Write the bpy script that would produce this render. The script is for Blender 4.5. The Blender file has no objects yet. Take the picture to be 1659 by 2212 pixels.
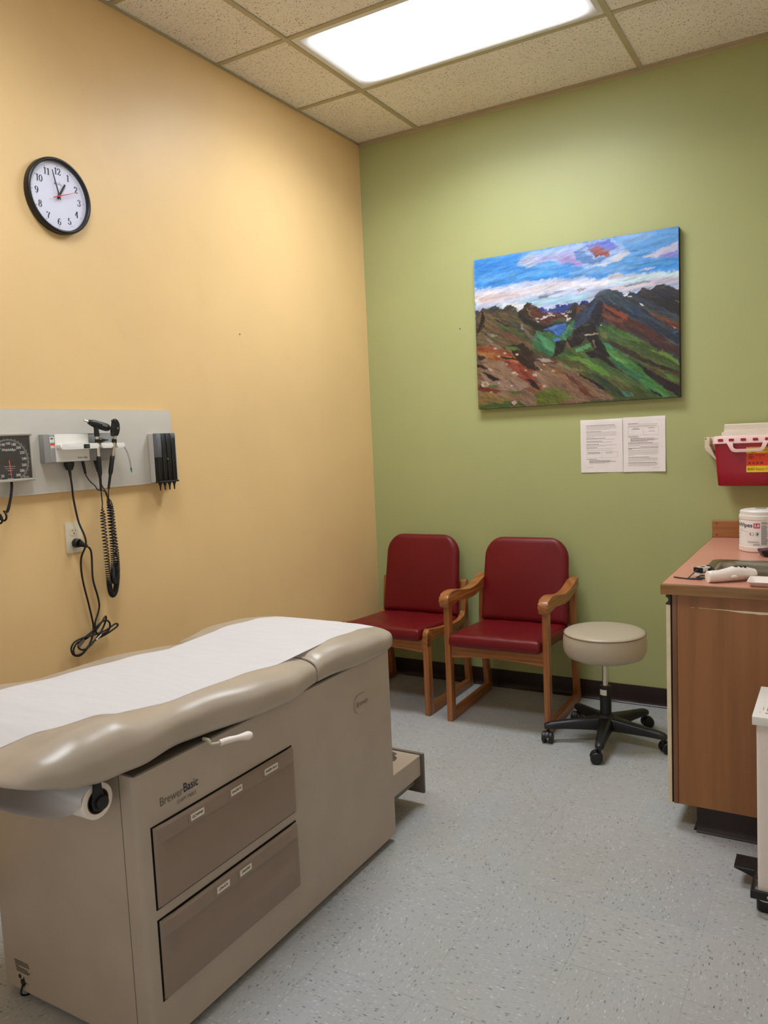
import bpy, bmesh, math, random
import numpy as np
from mathutils import Vector, Matrix, noise as mnoise

random.seed(7)
S = bpy.context.scene
COL = S.collection
PI = math.pi
H = 3.1655            # ceiling height; left wall x=0, back wall y=0, floor z=0

# ------------------------------------------------------------------ materials
def lin(c):
    return tuple(((v/255.0)/12.92 if v/255.0 <= 0.04045 else ((v/255.0+0.055)/1.055)**2.4) for v in c) + (1.0,)

class NT:
    def __init__(s, name):
        s.m = bpy.data.materials.new(name); s.m.use_nodes = True
        s.t = s.m.node_tree; s.b = s.t.nodes['Principled BSDF']
    def n(s, typ, **kw):
        x = s.t.nodes.new(typ)
        for k, v in kw.items(): setattr(x, k, v)
        return x
    def l(s, a, b): s.t.links.new(a, b)
    def math(s, op, a, b=None, c=None):
        x = s.n('ShaderNodeMath', operation=op)
        for i, v in enumerate((a, b, c)):
            if v is None: continue
            if isinstance(v, (int, float)): x.inputs[i].default_value = v
            else: s.l(v, x.inputs[i])
        return x.outputs[0]
    def ramp(s, fac, stops):
        x = s.n('ShaderNodeValToRGB'); e = x.color_ramp.elements
        while len(e) < len(stops): e.new(0.5)
        for i, (p, c) in enumerate(stops):
            e[i].position = p; e[i].color = c if len(c) == 4 else lin(c)
        s.l(fac, x.inputs[0]); return x.outputs[0]
    def mix(s, fac, a, b, typ='MIX'):
        x = s.n('ShaderNodeMix', data_type='RGBA', blend_type=typ)
        for sock, v in ((x.inputs[0], fac), (x.inputs[6], a), (x.inputs[7], b)):
            if isinstance(v, (int, float)): sock.default_value = v
            elif isinstance(v, tuple): sock.default_value = v if len(v) == 4 else lin(v)
            else: s.l(v, sock)
        return x.outputs[2]
    def obj(s, scale=(1, 1, 1), rot=(0, 0, 0), loc=(0, 0, 0)):
        tc = s.n('ShaderNodeTexCoord'); mp = s.n('ShaderNodeMapping')
        mp.inputs['Scale'].default_value = scale; mp.inputs['Rotation'].default_value = rot
        mp.inputs['Location'].default_value = loc
        s.l(tc.outputs['Object'], mp.inputs[0]); return mp.outputs[0]
    def noise(s, vec, scale, detail=3, rough=0.5, dist=0.0):
        x = s.n('ShaderNodeTexNoise'); x.inputs['Scale'].default_value = scale
        x.inputs['Detail'].default_value = detail; x.inputs['Roughness'].default_value = rough
        x.inputs['Distortion'].default_value = dist
        s.l(vec, x.inputs['Vector']); return x.outputs['Fac']
    def bump(s, h, strength=0.1, dist=0.002):
        x = s.n('ShaderNodeBump'); x.inputs['Strength'].default_value = strength
        x.inputs['Distance'].default_value = dist
        s.l(h, x.inputs['Height']); s.l(x.outputs[0], s.b.inputs['Normal'])
    def base(s, v):
        if isinstance(v, tuple): s.b.inputs['Base Color'].default_value = v if len(v) == 4 else lin(v)
        else: s.l(v, s.b.inputs['Base Color'])
    def set(s, **kw):
        for k, v in kw.items(): s.b.inputs[k.replace('_', ' ')].default_value = v

def mat(name, c, rough=0.5, metal=0.0, var=0.04, scale=8.0, bump=0.0, bscale=200.0, coat=0.0, spec=0.5, trans=0.0, alpha=1.0, ior=1.45):
    k = NT(name); v = k.obj()
    c1 = tuple(max(0, x*(1-var)) for x in c); c2 = tuple(min(255, x*(1+var)) for x in c)
    k.base(k.ramp(k.noise(v, scale, 3), [(0.3, c1), (0.7, c2)]))
    k.set(Roughness=rough, Metallic=metal, Coat_Weight=coat, Specular_IOR_Level=spec, Transmission_Weight=trans, Alpha=alpha, IOR=ior)
    if bump: k.bump(k.noise(v, bscale, 3), bump)
    return k.m

def wood(name, c_dark, c_mid, c_light, axis='Z', rough=0.35, scale=1.0, coat=0.15, contrast=1.0):
    k = NT(name)
    sc = {'X': (2.2, 38, 38), 'Y': (38, 2.2, 38), 'Z': (38, 38, 2.2)}[axis]
    v = k.obj(tuple(x*scale for x in sc))
    f1 = k.noise(v, 1.0, 5, 0.6, 0.4)
    sc2 = {'X': (1.0, 9, 9), 'Y': (9, 1.0, 9), 'Z': (9, 9, 1.0)}[axis]
    v2 = k.obj(tuple(x*scale for x in sc2))
    w = k.n('ShaderNodeTexWave', wave_type='RINGS', rings_direction=axis)
    w.inputs['Scale'].default_value = 1.6; w.inputs['Distortion'].default_value = 5.0
    w.inputs['Detail'].default_value = 2.0; w.inputs['Detail Scale'].default_value = 0.8
    k.l(v2, w.inputs['Vector'])
    f = k.math('ADD', k.math('MULTIPLY', f1, 0.80), k.math('MULTIPLY', w.outputs['Fac'], 0.22*contrast))
    k.base(k.ramp(f, [(0.28, c_dark), (0.5, c_mid), (0.75, c_light)]))
    k.set(Roughness=rough, Coat_Weight=coat, Coat_Roughness=0.2)
    k.bump(f1, 0.08, 0.001)
    return k.m

def wall_mat(name, c, stain):
    k = NT(name); v = k.obj()
    big = k.noise(v, 1.6, 3, 0.55)
    col = k.ramp(big, [(0.3, tuple(x*0.965 for x in c)), (0.7, c)])
    blot = k.math('MULTIPLY', k.ramp(k.noise(v, 4.5, 4, 0.6, 0.6), [(0.60, (0, 0, 0, 1)), (0.80, (1, 1, 1, 1))]), 0.25)
    k.base(k.mix(blot, col, stain))
    k.set(Roughness=0.45, Specular_IOR_Level=0.35)
    h = k.math('ADD', k.noise(v, 260, 3, 0.6), k.math('MULTIPLY', k.noise(v, 30, 2), 0.8))
    k.bump(h, 0.10, 0.0015)
    return k.m

M = {}
M['wall_y'] = wall_mat('yellow_wall_paint', (229, 192, 134), (212, 173, 116))
M['wall_g'] = wall_mat('green_wall_paint', (168, 171, 115), (160, 157, 104))
M['wall_w'] = wall_mat('cream_wall_paint', (226, 222, 214), (216, 210, 200))

def floor_mat():
    k = NT('vinyl_composition_tile')
    tc = k.n('ShaderNodeTexCoord'); sp = k.n('ShaderNodeSeparateXYZ'); k.l(tc.outputs['Object'], sp.inputs[0])
    T = 0.3048
    u = k.math('DIVIDE', k.math('SUBTRACT', sp.outputs[0], 1.836), T)
    w = k.math('DIVIDE', k.math('ADD', sp.outputs[1], 2.14), T)
    iu = k.math('FLOOR', u); iw = k.math('FLOOR', w)
    par = k.math('FLOORED_MODULO', k.math('ADD', iu, iw), 2.0)
    def chips(sx, sy, seed):
        cb = k.n('ShaderNodeCombineXYZ')
        k.l(k.math('MULTIPLY', sp.outputs[0], sx), cb.inputs[0]); k.l(k.math('MULTIPLY', sp.outputs[1], sy), cb.inputs[1])
        cb.inputs[2].default_value = seed
        return cb.outputs[0]
    mx = k.n('ShaderNodeMix', data_type='VECTOR')
    k.l(par, mx.inputs[0]); k.l(chips(70, 230, 0.3), mx.inputs[4]); k.l(chips(230, 70, 0.3), mx.inputs[5])
    nz = k.n('ShaderNodeTexNoise'); nz.inputs['Scale'].default_value = 1.3; k.l(mx.outputs[1], nz.inputs['Vector'])
    va = k.n('ShaderNodeVectorMath', operation='MULTIPLY_ADD')
    va.inputs[1].default_value = (1.1, 1.1, 1.1); k.l(nz.outputs['Color'], va.inputs[0]); k.l(mx.outputs[1], va.inputs[2])
    vo = k.n('ShaderNodeTexVoronoi'); vo.inputs['Scale'].default_value = 1.0; k.l(va.outputs[0], vo.inputs['Vector'])
    cs = k.n('ShaderNodeSeparateColor'); k.l(vo.outputs['Color'], cs.inputs[0])
    chip = k.ramp(cs.outputs[0], [(0.0, (84, 86, 87)), (0.06, (114, 115, 116)), (0.12, (150, 152, 152)), (0.45, (164, 165, 166)), (0.78, (170, 171, 171)), (0.92, (184, 185, 186)), (1.0, (200, 201, 202))])
    # only centres of the chips take their own tone; the ground between them is plain grey
    d = k.ramp(vo.outputs['Distance'], [(0.25, (1, 1, 1, 1)), (0.52, (0, 0, 0, 1))])
    rnd = k.n('ShaderNodeTexWhiteNoise', noise_dimensions='2D')
    cb = k.n('ShaderNodeCombineXYZ'); k.l(iu, cb.inputs[0]); k.l(iw, cb.inputs[1]); k.l(cb.outputs[0], rnd.inputs['Vector'])
    ground = k.mix(rnd.outputs['Value'], (160, 163, 165), (169, 169, 168))
    v = k.obj()
    ground = k.mix(k.ramp(k.noise(v, 2.2, 4, 0.6), [(0.35, (0, 0, 0, 1)), (0.7, (1, 1, 1, 1))]), ground, (162, 161, 155))
    col = k.mix(d, ground, chip)
    fu = k.math('FRACT', u); fw = k.math('FRACT', w)
    eu = k.math('MINIMUM', fu, k.math('SUBTRACT', 1.0, fu)); ew = k.math('MINIMUM', fw, k.math('SUBTRACT', 1.0, fw))
    seam = k.math('LESS_THAN', k.math('MINIMUM', eu, ew), 0.0028)
    seamn = k.math('MULTIPLY', seam, k.ramp(k.noise(v, 5, 2), [(0.42, (0.05, 0.05, 0.05, 1)), (0.62, (0.45, 0.45, 0.45, 1))]))
    col = k.mix(seamn, col, (84, 84, 82))
    k.base(col)
    rr = k.ramp(k.noise(v, 3.0, 3), [(0.3, (0.30, 0.30, 0.30, 1)), (0.7, (0.42, 0.42, 0.42, 1))])
    k.l(rr, k.b.inputs['Roughness'])
    k.set(Specular_IOR_Level=0.45)
    k.bump(k.noise(v, 14, 2), 0.03, 0.003)
    return k.m
M['floor'] = floor_mat()

def ceil_mat():
    k = NT('fissured_ceiling_tile'); tc = k.n('ShaderNodeTexCoord')
    base = k.ramp(k.noise(tc.outputs['Object'], 3, 3), [(0.3, (234, 224, 206)), (0.7, (241, 232, 215))])
    def fiss(scale, seed, thr):
        v = k.obj(scale=(scale, scale, scale), loc=(seed, seed*2.3, 0))
        vo = k.n('ShaderNodeTexVoronoi'); vo.inputs['Scale'].default_value = 1.0
        nz = k.n('ShaderNodeTexNoise'); nz.inputs['Scale'].default_value = 0.9; nz.inputs['Detail'].default_value = 2
        k.l(v, nz.inputs['Vector'])
        va = k.n('ShaderNodeVectorMath', operation='MULTIPLY_ADD'); va.inputs[1].default_value = (1.6, 1.6, 1.6)
        k.l(nz.outputs['Color'], va.inputs[0]); k.l(v, va.inputs[2]); k.l(va.outputs[0], vo.inputs['Vector'])
        cs = k.n('ShaderNodeSeparateColor'); k.l(vo.outputs['Color'], cs.inputs[0])
        r = k.math('MULTIPLY', k.math('GREATER_THAN', cs.outputs[0], 0.45), thr)
        return k.math('LESS_THAN', vo.outputs['Distance'], r)
    f = k.math('MAXIMUM', fiss(95, 1.7, 0.27), fiss(150, 5.1, 0.25))
    k.base(k.mix(k.math('MULTIPLY', f, 0.75), base, (112, 96, 70)))
    k.set(Roughness=0.9, Specular_IOR_Level=0.1)
    h = k.math('SUBTRACT', k.math('MULTIPLY', k.noise(tc.outputs['Object'], 180, 2), 0.4), f)
    k.bump(h, 0.5, 0.002)
    return k.m
M['ceil'] = ceil_mat()
M['tee'] = mat('painted_grid_steel', (178, 164, 130), 0.45, var=0.02)
M['base'] = mat('dark_brown_rubber_base', (36, 22, 19), 0.42, var=0.12, coat=0.08, spec=0.35)

def vinyl(name, c, rough=0.31, bscale=420, bump=0.06, spec=0.5):
    k = NT(name); v = k.obj()
    k.base(k.ramp(k.noise(v, 3.5, 4), [(0.3, tuple(x*0.96 for x in c)), (0.7, tuple(min(255, x*1.03) for x in c))]))
    k.set(Roughness=rough, Specular_IOR_Level=spec)
    vo = k.n('ShaderNodeTexVoronoi', feature='DISTANCE_TO_EDGE'); vo.inputs['Scale'].default_value = bscale
    k.l(v, vo.inputs['Vector'])
    k.bump(k.math('ADD', k.math('MULTIPLY', vo.outputs['Distance'], 0.7), k.math('MULTIPLY', k.noise(v, 9, 3), 2.2)), bump, 0.003)
    return k.m
M['vinyl_taupe'] = vinyl('taupe_vinyl', (168, 154, 137))
M['vinyl_stool'] = vinyl('beige_vinyl', (176, 163, 142), 0.36)
M['vinyl_red'] = vinyl('burgundy_vinyl', (100, 7, 15), 0.40, spec=0.34)
M['table_body'] = mat('taupe_powder_coat', (172, 157, 140), 0.42, var=0.02, bump=0.03, bscale=500)
M['drawer'] = mat('dark_taupe_plastic', (138, 119, 103), 0.45, var=0.02, bump=0.04, bscale=600)
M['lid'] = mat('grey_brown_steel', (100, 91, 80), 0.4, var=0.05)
M['black'] = mat('black_plastic', (18, 18, 19), 0.38, var=0.1)
M['black_r'] = mat('black_rubber', (14, 13, 13), 0.5, var=0.1)
M['black_stool'] = mat('black_nylon', (22, 22, 24), 0.42, var=0.1, bump=0.05, bscale=700)
M['gap'] = mat('dark_gap', (6, 5, 5), 0.9)
M['oak_x'] = wood('oak_grain_x', (122, 68, 28), (150, 90, 42), (166, 106, 54), 'X')
M['oak_y'] = wood('oak_grain_y', (122, 68, 28), (150, 90, 42), (166, 106, 54), 'Y')
M['oak_z'] = wood('oak_grain_z', (122, 68, 28), (150, 90, 42), (166, 106, 54), 'Z')
M['cab_z'] = wood('walnut_laminate_z', (136, 87, 45), (150, 97, 53), (159, 105, 59), 'Z', 0.42, 0.7, 0.0, 0.55)
M['trim_x'] = wood('worn_oak_x', (88, 57, 27), (132, 92, 48), (160, 118, 70), 'X', 0.45, 1.0)
M['trim_y'] = wood('worn_oak_y', (88, 57, 27), (132, 92, 48), (160, 118, 70), 'Y', 0.45, 1.0)
M['splash_x'] = wood('stained_oak_x', (100, 56, 20), (142, 86, 36), (166, 106, 50), 'X', 0.4, 1.0)
M['stile_z'] = wood('stained_oak_z', (92, 52, 24), (116, 72, 34), (130, 84, 42), 'Z', 0.4, 1.0)
M['chan'] = mat('dark_stained_wood', (58, 34, 24), 0.4, var=0.1)
M['cream'] = mat('cream_edge_band', (222, 205, 172), 0.5, var=0.03, scale=20)
M['lam'] = mat('salmon_laminate', (196, 134, 112), 0.33, var=0.025, scale=3)
M['steel'] = mat('stainless_steel', (160, 154, 142), 0.28, 1.0, var=0.04, scale=30)
M['chrome'] = mat('chrome', (205, 200, 190), 0.15, 1.0, var=0.02)
M['alu'] = mat('brushed_aluminium', (200, 198, 192), 0.38, 1.0, var=0.02)
M['panel'] = mat('light_grey_panel', (192, 186, 174), 0.45, var=0.01)
M['panel_e'] = mat('pale_panel_edge', (222, 218, 206), 0.4, var=0.01)
M['grey'] = mat('mid_grey_plastic', (150, 149, 146), 0.45, var=0.01)
M['grey_d'] = mat('smoke_grey_plastic', (98, 100, 104), 0.4, var=0.02)
M['white_p'] = mat('white_plastic', (226, 222, 214), 0.35, var=0.01)
M['white_b'] = mat('warm_white_plastic', (232, 220, 210), 0.38, var=0.01)
M['ivory'] = mat('ivory_plastic', (214, 200, 172), 0.4, var=0.01)
M['face'] = mat('clock_face_paper', (214, 214, 232), 0.5, var=0.005)
M['ink'] = mat('black_ink', (16, 15, 16), 0.6, var=0.05)
M['ink_g'] = mat('grey_ink', (112, 106, 104), 0.7, var=0.05)
M['ink_l'] = mat('light_grey_ink', (172, 164, 160), 0.7, var=0.05)
M['ink_t'] = mat('taupe_ink', (98, 88, 76), 0.6, var=0.05)
M['ink_b'] = mat('navy_ink', (30, 32, 52), 0.6, var=0.05)
M['ink_gr'] = mat('green_ink', (50, 110, 60), 0.6, var=0.05)
M['white_i'] = mat('white_ink', (205, 200, 192), 0.6, var=0.02)
M['grey_i'] = mat('grey_scale_ink', (112, 108, 104), 0.6, var=0.03)
M['red_i'] = mat('red_paint', (190, 30, 44), 0.4, var=0.03)
M['orange'] = mat('orange_needle_paint', (240, 84, 50), 0.4, var=0.02)
M['dial'] = mat('black_dial', (26, 22, 20), 0.35, var=0.05)
M['gauge_f'] = mat('silver_grey_frame', (196, 190, 178), 0.3, 0.55, var=0.01)
M['tag_w'] = mat('label_tape', (226, 216, 198), 0.5, var=0.02)
M['sticker'] = mat('white_sticker', (232, 230, 226), 0.5, var=0.01)
M['paper'] = None
M['red_bin'] = mat('red_translucent_plastic', (146, 0, 28), 0.3, var=0.03, scale=4)
M['pink_w'] = mat('frosted_pinkish_plastic', (240, 204, 200), 0.35, var=0.01)
M['frost'] = mat('frosted_white_plastic', (216, 200, 182), 0.4, var=0.01)
M['yellow'] = mat('yellow_label', (236, 196, 20), 0.45, var=0.01)
M['or_red'] = mat('red_orange_label', (222, 62, 28), 0.45, var=0.01)
M['brown_i'] = mat('brown_ink', (72, 30, 14), 0.6, var=0.02)
M['mag'] = mat('crimson_label', (196, 24, 66), 0.45, var=0.01)
M['purple'] = mat('plum_card', (84, 34, 62), 0.4, var=0.02)
M['mat_tread'] = mat('worn_brown_tread', (86, 74, 64), 0.8, var=0.15, scale=40)
M['green_p'] = mat('green_plastic', (20, 128, 84), 0.4, var=0.03)
M['bottom_b'] = mat('dark_base_plastic', (22, 18, 17), 0.4, var=0.05)
M['seam'] = mat('seam_shadow', (92, 80, 66), 0.7)
M['stitch'] = mat('brown_piping', (112, 84, 70), 0.5)

def paper_mat(name, c, crinkle=0.25, sc=(40, 7, 40), thin=0.0):
    k = NT(name); v = k.obj(sc)
    k.base(k.ramp(k.noise(v, 1.0, 4), [(0.3, tuple(x*0.975 for x in c)), (0.7, c)]))
    k.set(Roughness=0.75, Specular_IOR_Level=0.2)
    k.bump(k.noise(v, 1.4, 4, 0.6, 0.5), crinkle, 0.002)
    if thin:
        tl = k.n('ShaderNodeBsdfTranslucent'); tl.inputs[0].default_value = lin(c); mx = k.n('ShaderNodeMixShader'); mx.inputs[0].default_value = thin
        k.l(k.b.outputs[0], mx.inputs[1]); k.l(tl.outputs[0], mx.inputs[2]); k.l(mx.outputs[0], k.t.nodes['Material Output'].inputs[0])
    return k.m
M['paper'] = paper_mat('exam_paper', (226, 223, 223), 0.35, (9, 60, 60), 0.22)
M['sheet'] = paper_mat('printer_paper', (232, 222, 218), 0.15, (12, 12, 12))
M['roll'] = paper_mat('paper_roll', (238, 228, 216), 0.05, (9, 60, 60))

def glass_mat(name, tint=(1, 1, 1, 1), rough=0.02):
    k = NT(name)
    tr = k.n('ShaderNodeBsdfTransparent'); tr.inputs[0].default_value = tint
    gl = k.n('ShaderNodeBsdfGlossy'); gl.inputs['Roughness'].default_value = rough
    fr = k.n('ShaderNodeLayerWeight'); fr.inputs[0].default_value = 0.5
    mx = k.n('ShaderNodeMixShader'); k.l(k.math('MULTIPLY_ADD', k.math('POWER', fr.outputs[1], 5.0), 0.6, 0.035), mx.inputs[0])
    k.l(tr.outputs[0], mx.inputs[1]); k.l(gl.outputs[0], mx.inputs[2])
    k.l(mx.outputs[0], k.t.nodes['Material Output'].inputs[0])
    return k.m
M['glass'] = glass_mat('clear_cover')
M['tube'] = glass_mat('clear_tubing', (0.78, 0.78, 0.76, 1), 0.1)

def diffuser_mat(name, xc, yc, strength):
    # prismatic lens lit by tubes: bright along the middle, dimmer towards its short ends and edges
    k = NT(name); tc = k.n('ShaderNodeTexCoord'); sp = k.n('ShaderNodeSeparateXYZ'); k.l(tc.outputs['Object'], sp.inputs[0])
    ax = k.math('ABSOLUTE', k.math('SUBTRACT', sp.outputs[0], xc)); ay = k.math('ABSOLUTE', k.math('SUBTRACT', sp.outputs[1], yc))
    fx = k.n('ShaderNodeMapRange', interpolation_type='SMOOTHSTEP'); k.l(ax, fx.inputs[0])
    fx.inputs[1].default_value = 0.43; fx.inputs[2].default_value = 0.57; fx.inputs[3].default_value = 1.0; fx.inputs[4].default_value = 0.040
    fy = k.n('ShaderNodeMapRange', interpolation_type='SMOOTHSTEP'); k.l(ay, fy.inputs[0])
    fy.inputs[1].default_value = 0.19; fy.inputs[2].default_value = 0.272; fy.inputs[3].default_value = 1.0; fy.inputs[4].default_value = 0.065
    st = k.math('MULTIPLY', k.math('MULTIPLY', fx.outputs[0], fy.outputs[0]), strength)
    k.base((230, 228, 226)); k.set(Roughness=0.4)
    k.b.inputs['Emission Color'].default_value = lin((240, 246, 255))
    k.l(st, k.b.inputs['Emission Strength'])
    w = k.n('ShaderNodeTexWave'); w.inputs['Scale'].default_value = 90; k.l(tc.outputs['Object'], w.inputs['Vector'])
    k.bump(w.outputs['Fac'], 0.2, 0.002)
    return k.m

# ------------------------------------------------------------------ object helpers
ORG = {}
def origin(o): return ORG.get(o.name, Vector((0, 0, 0)))

def tag(o, label=None, cat=None, group=None, kind=None):
    if label: o['label'] = label
    if cat: o['category'] = cat
    if group: o['group'] = group
    if kind: o['kind'] = kind
    return o

def thing(name, label, cat, loc, group=None):
    o = bpy.data.objects.new(name, None); COL.objects.link(o); o.location = loc
    o.empty_display_size = 0.05
    ORG[o.name] = Vector(loc)
    return tag(o, label, cat, group)

def link(name, me, m, parent=None, smooth=35, label=None, loc=None):
    """mesh given in world coordinates -> one object, its origin at its parent's origin (or loc)"""
    org = origin(parent) if parent else Vector(loc or (0, 0, 0))
    if org.length > 0: me.transform(Matrix.Translation(-org))
    if m is not None and not me.materials: me.materials.append(m)
    if smooth:
        me.polygons.foreach_set('use_smooth', [True]*len(me.polygons))
        me.set_sharp_from_angle(angle=math.radians(smooth))
    o = bpy.data.objects.new(name, me); COL.objects.link(o)
    if parent: o.parent = parent
    else: o.location = org
    ORG[o.name] = org
    if label: o['label'] = label
    return o

def obj(name, bm, m, parent=None, smooth=35, label=None, loc=None):
    me = bpy.data.meshes.new(name)
    bmesh.ops.recalc_face_normals(bm, faces=bm.faces[:])
    bm.to_mesh(me); bm.free()
    return link(name, me, m, parent, smooth, label, loc)

def struct(name, bm, m, parent=None, smooth=35):
    o = obj(name, bm, m, parent, smooth); o['kind'] = 'structure'
    return o

def B(): return bmesh.new()

def box(bm, lo, hi, r=0.0, seg=2):
    lo = Vector(lo); hi = Vector(hi); c = (lo+hi)/2; d = hi-lo
    t = bmesh.new()
    bmesh.ops.create_cube(t, size=1.0)
    bmesh.ops.transform(t, matrix=Matrix.Translation(c) @ Matrix.Diagonal((d.x, d.y, d.z, 1)), verts=t.verts[:])
    if r > 0: bmesh.ops.bevel(t, geom=t.edges[:], offset=min(r, 0.49*min(d)), segments=seg, profile=0.5, affect='EDGES')
    merge(bm, t); return bm

def merge(bm, t, mtx=None):
    me = bpy.data.meshes.new('tmp'); t.to_mesh(me); t.free()
    if mtx is not None: me.transform(mtx)
    bm.from_mesh(me); bpy.data.meshes.remove(me)

def frames(pts):
    pts = [Vector(p) for p in pts]; n = len(pts); T = []
    for i in range(n):
        a = pts[max(0, i-1)]; b = pts[min(n-1, i+1)]
        T.append((b-a).normalized())
    up = Vector((0, 0, 1)) if abs(T[0].z) < 0.9 else Vector((1, 0, 0))
    N = [(up - T[0]*up.dot(T[0])).normalized()]
    for i in range(1, n):
        v = N[-1] - T[i]*N[-1].dot(T[i])
        N.append(v.normalized() if v.length > 1e-6 else N[-1])
    return pts, T, N

def tube(bm, pts, r, seg=8, caps=True):
    pts, T, N = frames(pts); rs = r if isinstance(r, (list, tuple)) else [r]*len(pts)
    rings = []
    for p, t, n, q in zip(pts, T, N, rs):
        b = t.cross(n)
        rings.append([bm.verts.new(p + (n*math.cos(2*PI*k/seg) + b*math.sin(2*PI*k/seg))*q) for k in range(seg)])
    for a, b in zip(rings, rings[1:]):
        for k in range(seg): bm.faces.new((a[k], a[(k+1) % seg], b[(k+1) % seg], b[k]))
    if caps:
        bm.faces.new(rings[0][::-1]); bm.faces.new(rings[-1])
    return bm

def spl(pts, n=8):
    """Catmull-Rom through points"""
    P = [Vector(p) for p in pts]; P = [P[0]*2-P[1]] + P + [P[-1]*2-P[-2]]; out = []
    for i in range(1, len(P)-2):
        a, b, c, d = P[i-1:i+3]
        for k in range(n):
            t = k/n
            out.append(0.5*((2*b) + (c-a)*t + (2*a-5*b+4*c-d)*t*t + (3*b-a-3*c+d)*t**3))
    out.append(P[-2]); return out

AX = {'X': Matrix(((0, 0, 1, 0), (1, 0, 0, 0), (0, 1, 0, 0), (0, 0, 0, 1))),   # local (u,v,w)->(w,u,v)
      'Y': Matrix(((1, 0, 0, 0), (0, 0, 1, 0), (0, 1, 0, 0), (0, 0, 0, 1))),
      'Z': Matrix.Identity(4)}

def lathe(bm, prof, c=(0, 0, 0), axis=(0, 0, 1), seg=32, caps=True):
    """prof = [(radius, height)...] turned about axis through c"""
    q = Vector((0, 0, 1)).rotation_difference(Vector(axis).normalized()).to_matrix().to_4x4()
    mt = Matrix.Translation(Vector(c)) @ q; rings = []
    for r, h in prof:
        if r < 1e-6: rings.append([bm.verts.new(mt @ Vector((0, 0, h)))])
        else: rings.append([bm.verts.new(mt @ Vector((r*math.cos(2*PI*k/seg), r*math.sin(2*PI*k/seg), h))) for k in range(seg)])
    for a, b in zip(rings, rings[1:]):
        for k in range(seg):
            k2 = (k+1) % seg
            if len(a) == 1 and len(b) == 1: continue
            if len(a) == 1: bm.faces.new((a[0], b[k], b[k2]))
            elif len(b) == 1: bm.faces.new((a[k], a[k2], b[0]))
            else: bm.faces.new((a[k], a[k2], b[k2], b[k]))
    if caps:
        if len(rings[0]) > 1: bm.faces.new(rings[0][::-1])
        if len(rings[-1]) > 1: bm.faces.new(rings[-1])
    return bm

def cyl(bm, a, b, r, seg=20, r2=None, bev=0.0):
    a = Vector(a); b = Vector(b); L = (b-a).length; r2 = r if r2 is None else r2
    pr = [(r, 0), (r2, L)] if not bev else [(r-bev, 0), (r, bev), (r2, L-bev), (r2-bev, L)]
    return lathe(bm, pr, a, b-a, seg)

def prism(bm, poly, axis, a, b, bev=0.0, seg=2):
    """2-D outline extruded along an axis. axis X: (y,z); Y: (x,z); Z: (x,y)"""
    t = bmesh.new()
    def P(u, v, w): return {'X': (w, u, v), 'Y': (u, w, v), 'Z': (u, v, w)}[axis]
    lo = [t.verts.new(P(u, v, a)) for u, v in poly]; hi = [t.verts.new(P(u, v, b)) for u, v in poly]
    n = len(poly)
    f1 = t.faces.new(lo[::-1]); f2 = t.faces.new(hi)
    for i in range(n): t.faces.new((lo[i], lo[(i+1) % n], hi[(i+1) % n], hi[i]))
    if bev:
        es = list(f1.edges) + list(f2.edges)
        bmesh.ops.bevel(t, geom=es, offset=bev, segments=seg, profile=0.5, affect='EDGES')
    merge(bm, t); return bm

def ribbon(pts, w):
    """outline of a 2-D stroke with width(s) w"""
    n = len(pts); ws = w if isinstance(w, (list, tuple)) else [w]*n; L = []; R = []
    for i in range(n):
        a = pts[max(0, i-1)]; b = pts[min(n-1, i+1)]
        dx, dy = b[0]-a[0], b[1]-a[1]; d = math.hypot(dx, dy) or 1
        nx, ny = -dy/d*ws[i]/2, dx/d*ws[i]/2
        L.append((pts[i][0]+nx, pts[i][1]+ny)); R.append((pts[i][0]-nx, pts[i][1]-ny))
    return L + R[::-1]

def rrect(u0, v0, u1, v1, r, n=5):
    out = []
    for cx, cy, a0 in ((u1-r, v1-r, 0), (u0+r, v1-r, 90), (u0+r, v0+r, 180), (u1-r, v0+r, 270)):
        for k in range(n+1):
            a = math.radians(a0 + 90*k/n); out.append((cx+r*math.cos(a), cy+r*math.sin(a)))
    return out

def plane_map(o, ux, uy):
    o = Vector(o); ux = Vector(ux).normalized(); uy = Vector(uy).normalized(); nz = ux.cross(uy)
    m = Matrix.Identity(4)
    for i in range(3): m[i][0] = ux[i]; m[i][1] = uy[i]; m[i][2] = nz[i]; m[i][3] = o[i]
    return m

def flat(bm, polys, mtx, d=0.0):
    """flat polygons [(u,v)...] put on a plane"""
    for p in polys:
        vs = [bm.verts.new(mtx @ Vector((u, v, d))) for u, v in p]
        bm.faces.new(vs)
    return bm

def rect(u0, v0, u1, v1): return [(u0, v0), (u1, v0), (u1, v1), (u0, v1)]

def text_bm(bm, s, size, mtx, align='CENTER', sx=1.0, shear=0.0, bold=0.0, wrap=None, d=0.0):
    c = bpy.data.curves.new('t', 'FONT'); c.body = s; c.size = size; c.align_x = align; c.align_y = 'CENTER'
    c.shear = shear; c.offset = bold; c.resolution_u = 3
    o = bpy.data.objects.new('t', c); COL.objects.link(o)
    me = bpy.data.meshes.new_from_object(o.evaluated_get(bpy.context.evaluated_depsgraph_get()))
    bpy.data.objects.remove(o); bpy.data.curves.remove(c)
    for v in me.vertices:
        v.co.x *= sx; v.co.z = d
        if wrap: v.co = wrap(v.co)
    if mtx is not None: me.transform(mtx)
    bm.from_mesh(me); bpy.data.meshes.remove(me); return bm

def grid_mesh(name, fn, nu, nv, closed_u=False):
    vs = [fn(i/(nu if closed_u else nu-1), j/(nv-1)) for j in range(nv) for i in range(nu)]
    fs = []
    for j in range(nv-1):
        for i in range(nu if closed_u else nu-1):
            a = j*nu+i; b = j*nu+(i+1) % nu; fs.append((a, b, b+nu, a+nu))
    me = bpy.data.meshes.new(name); me.from_pydata([tuple(v) for v in vs], [], fs); return me

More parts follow.
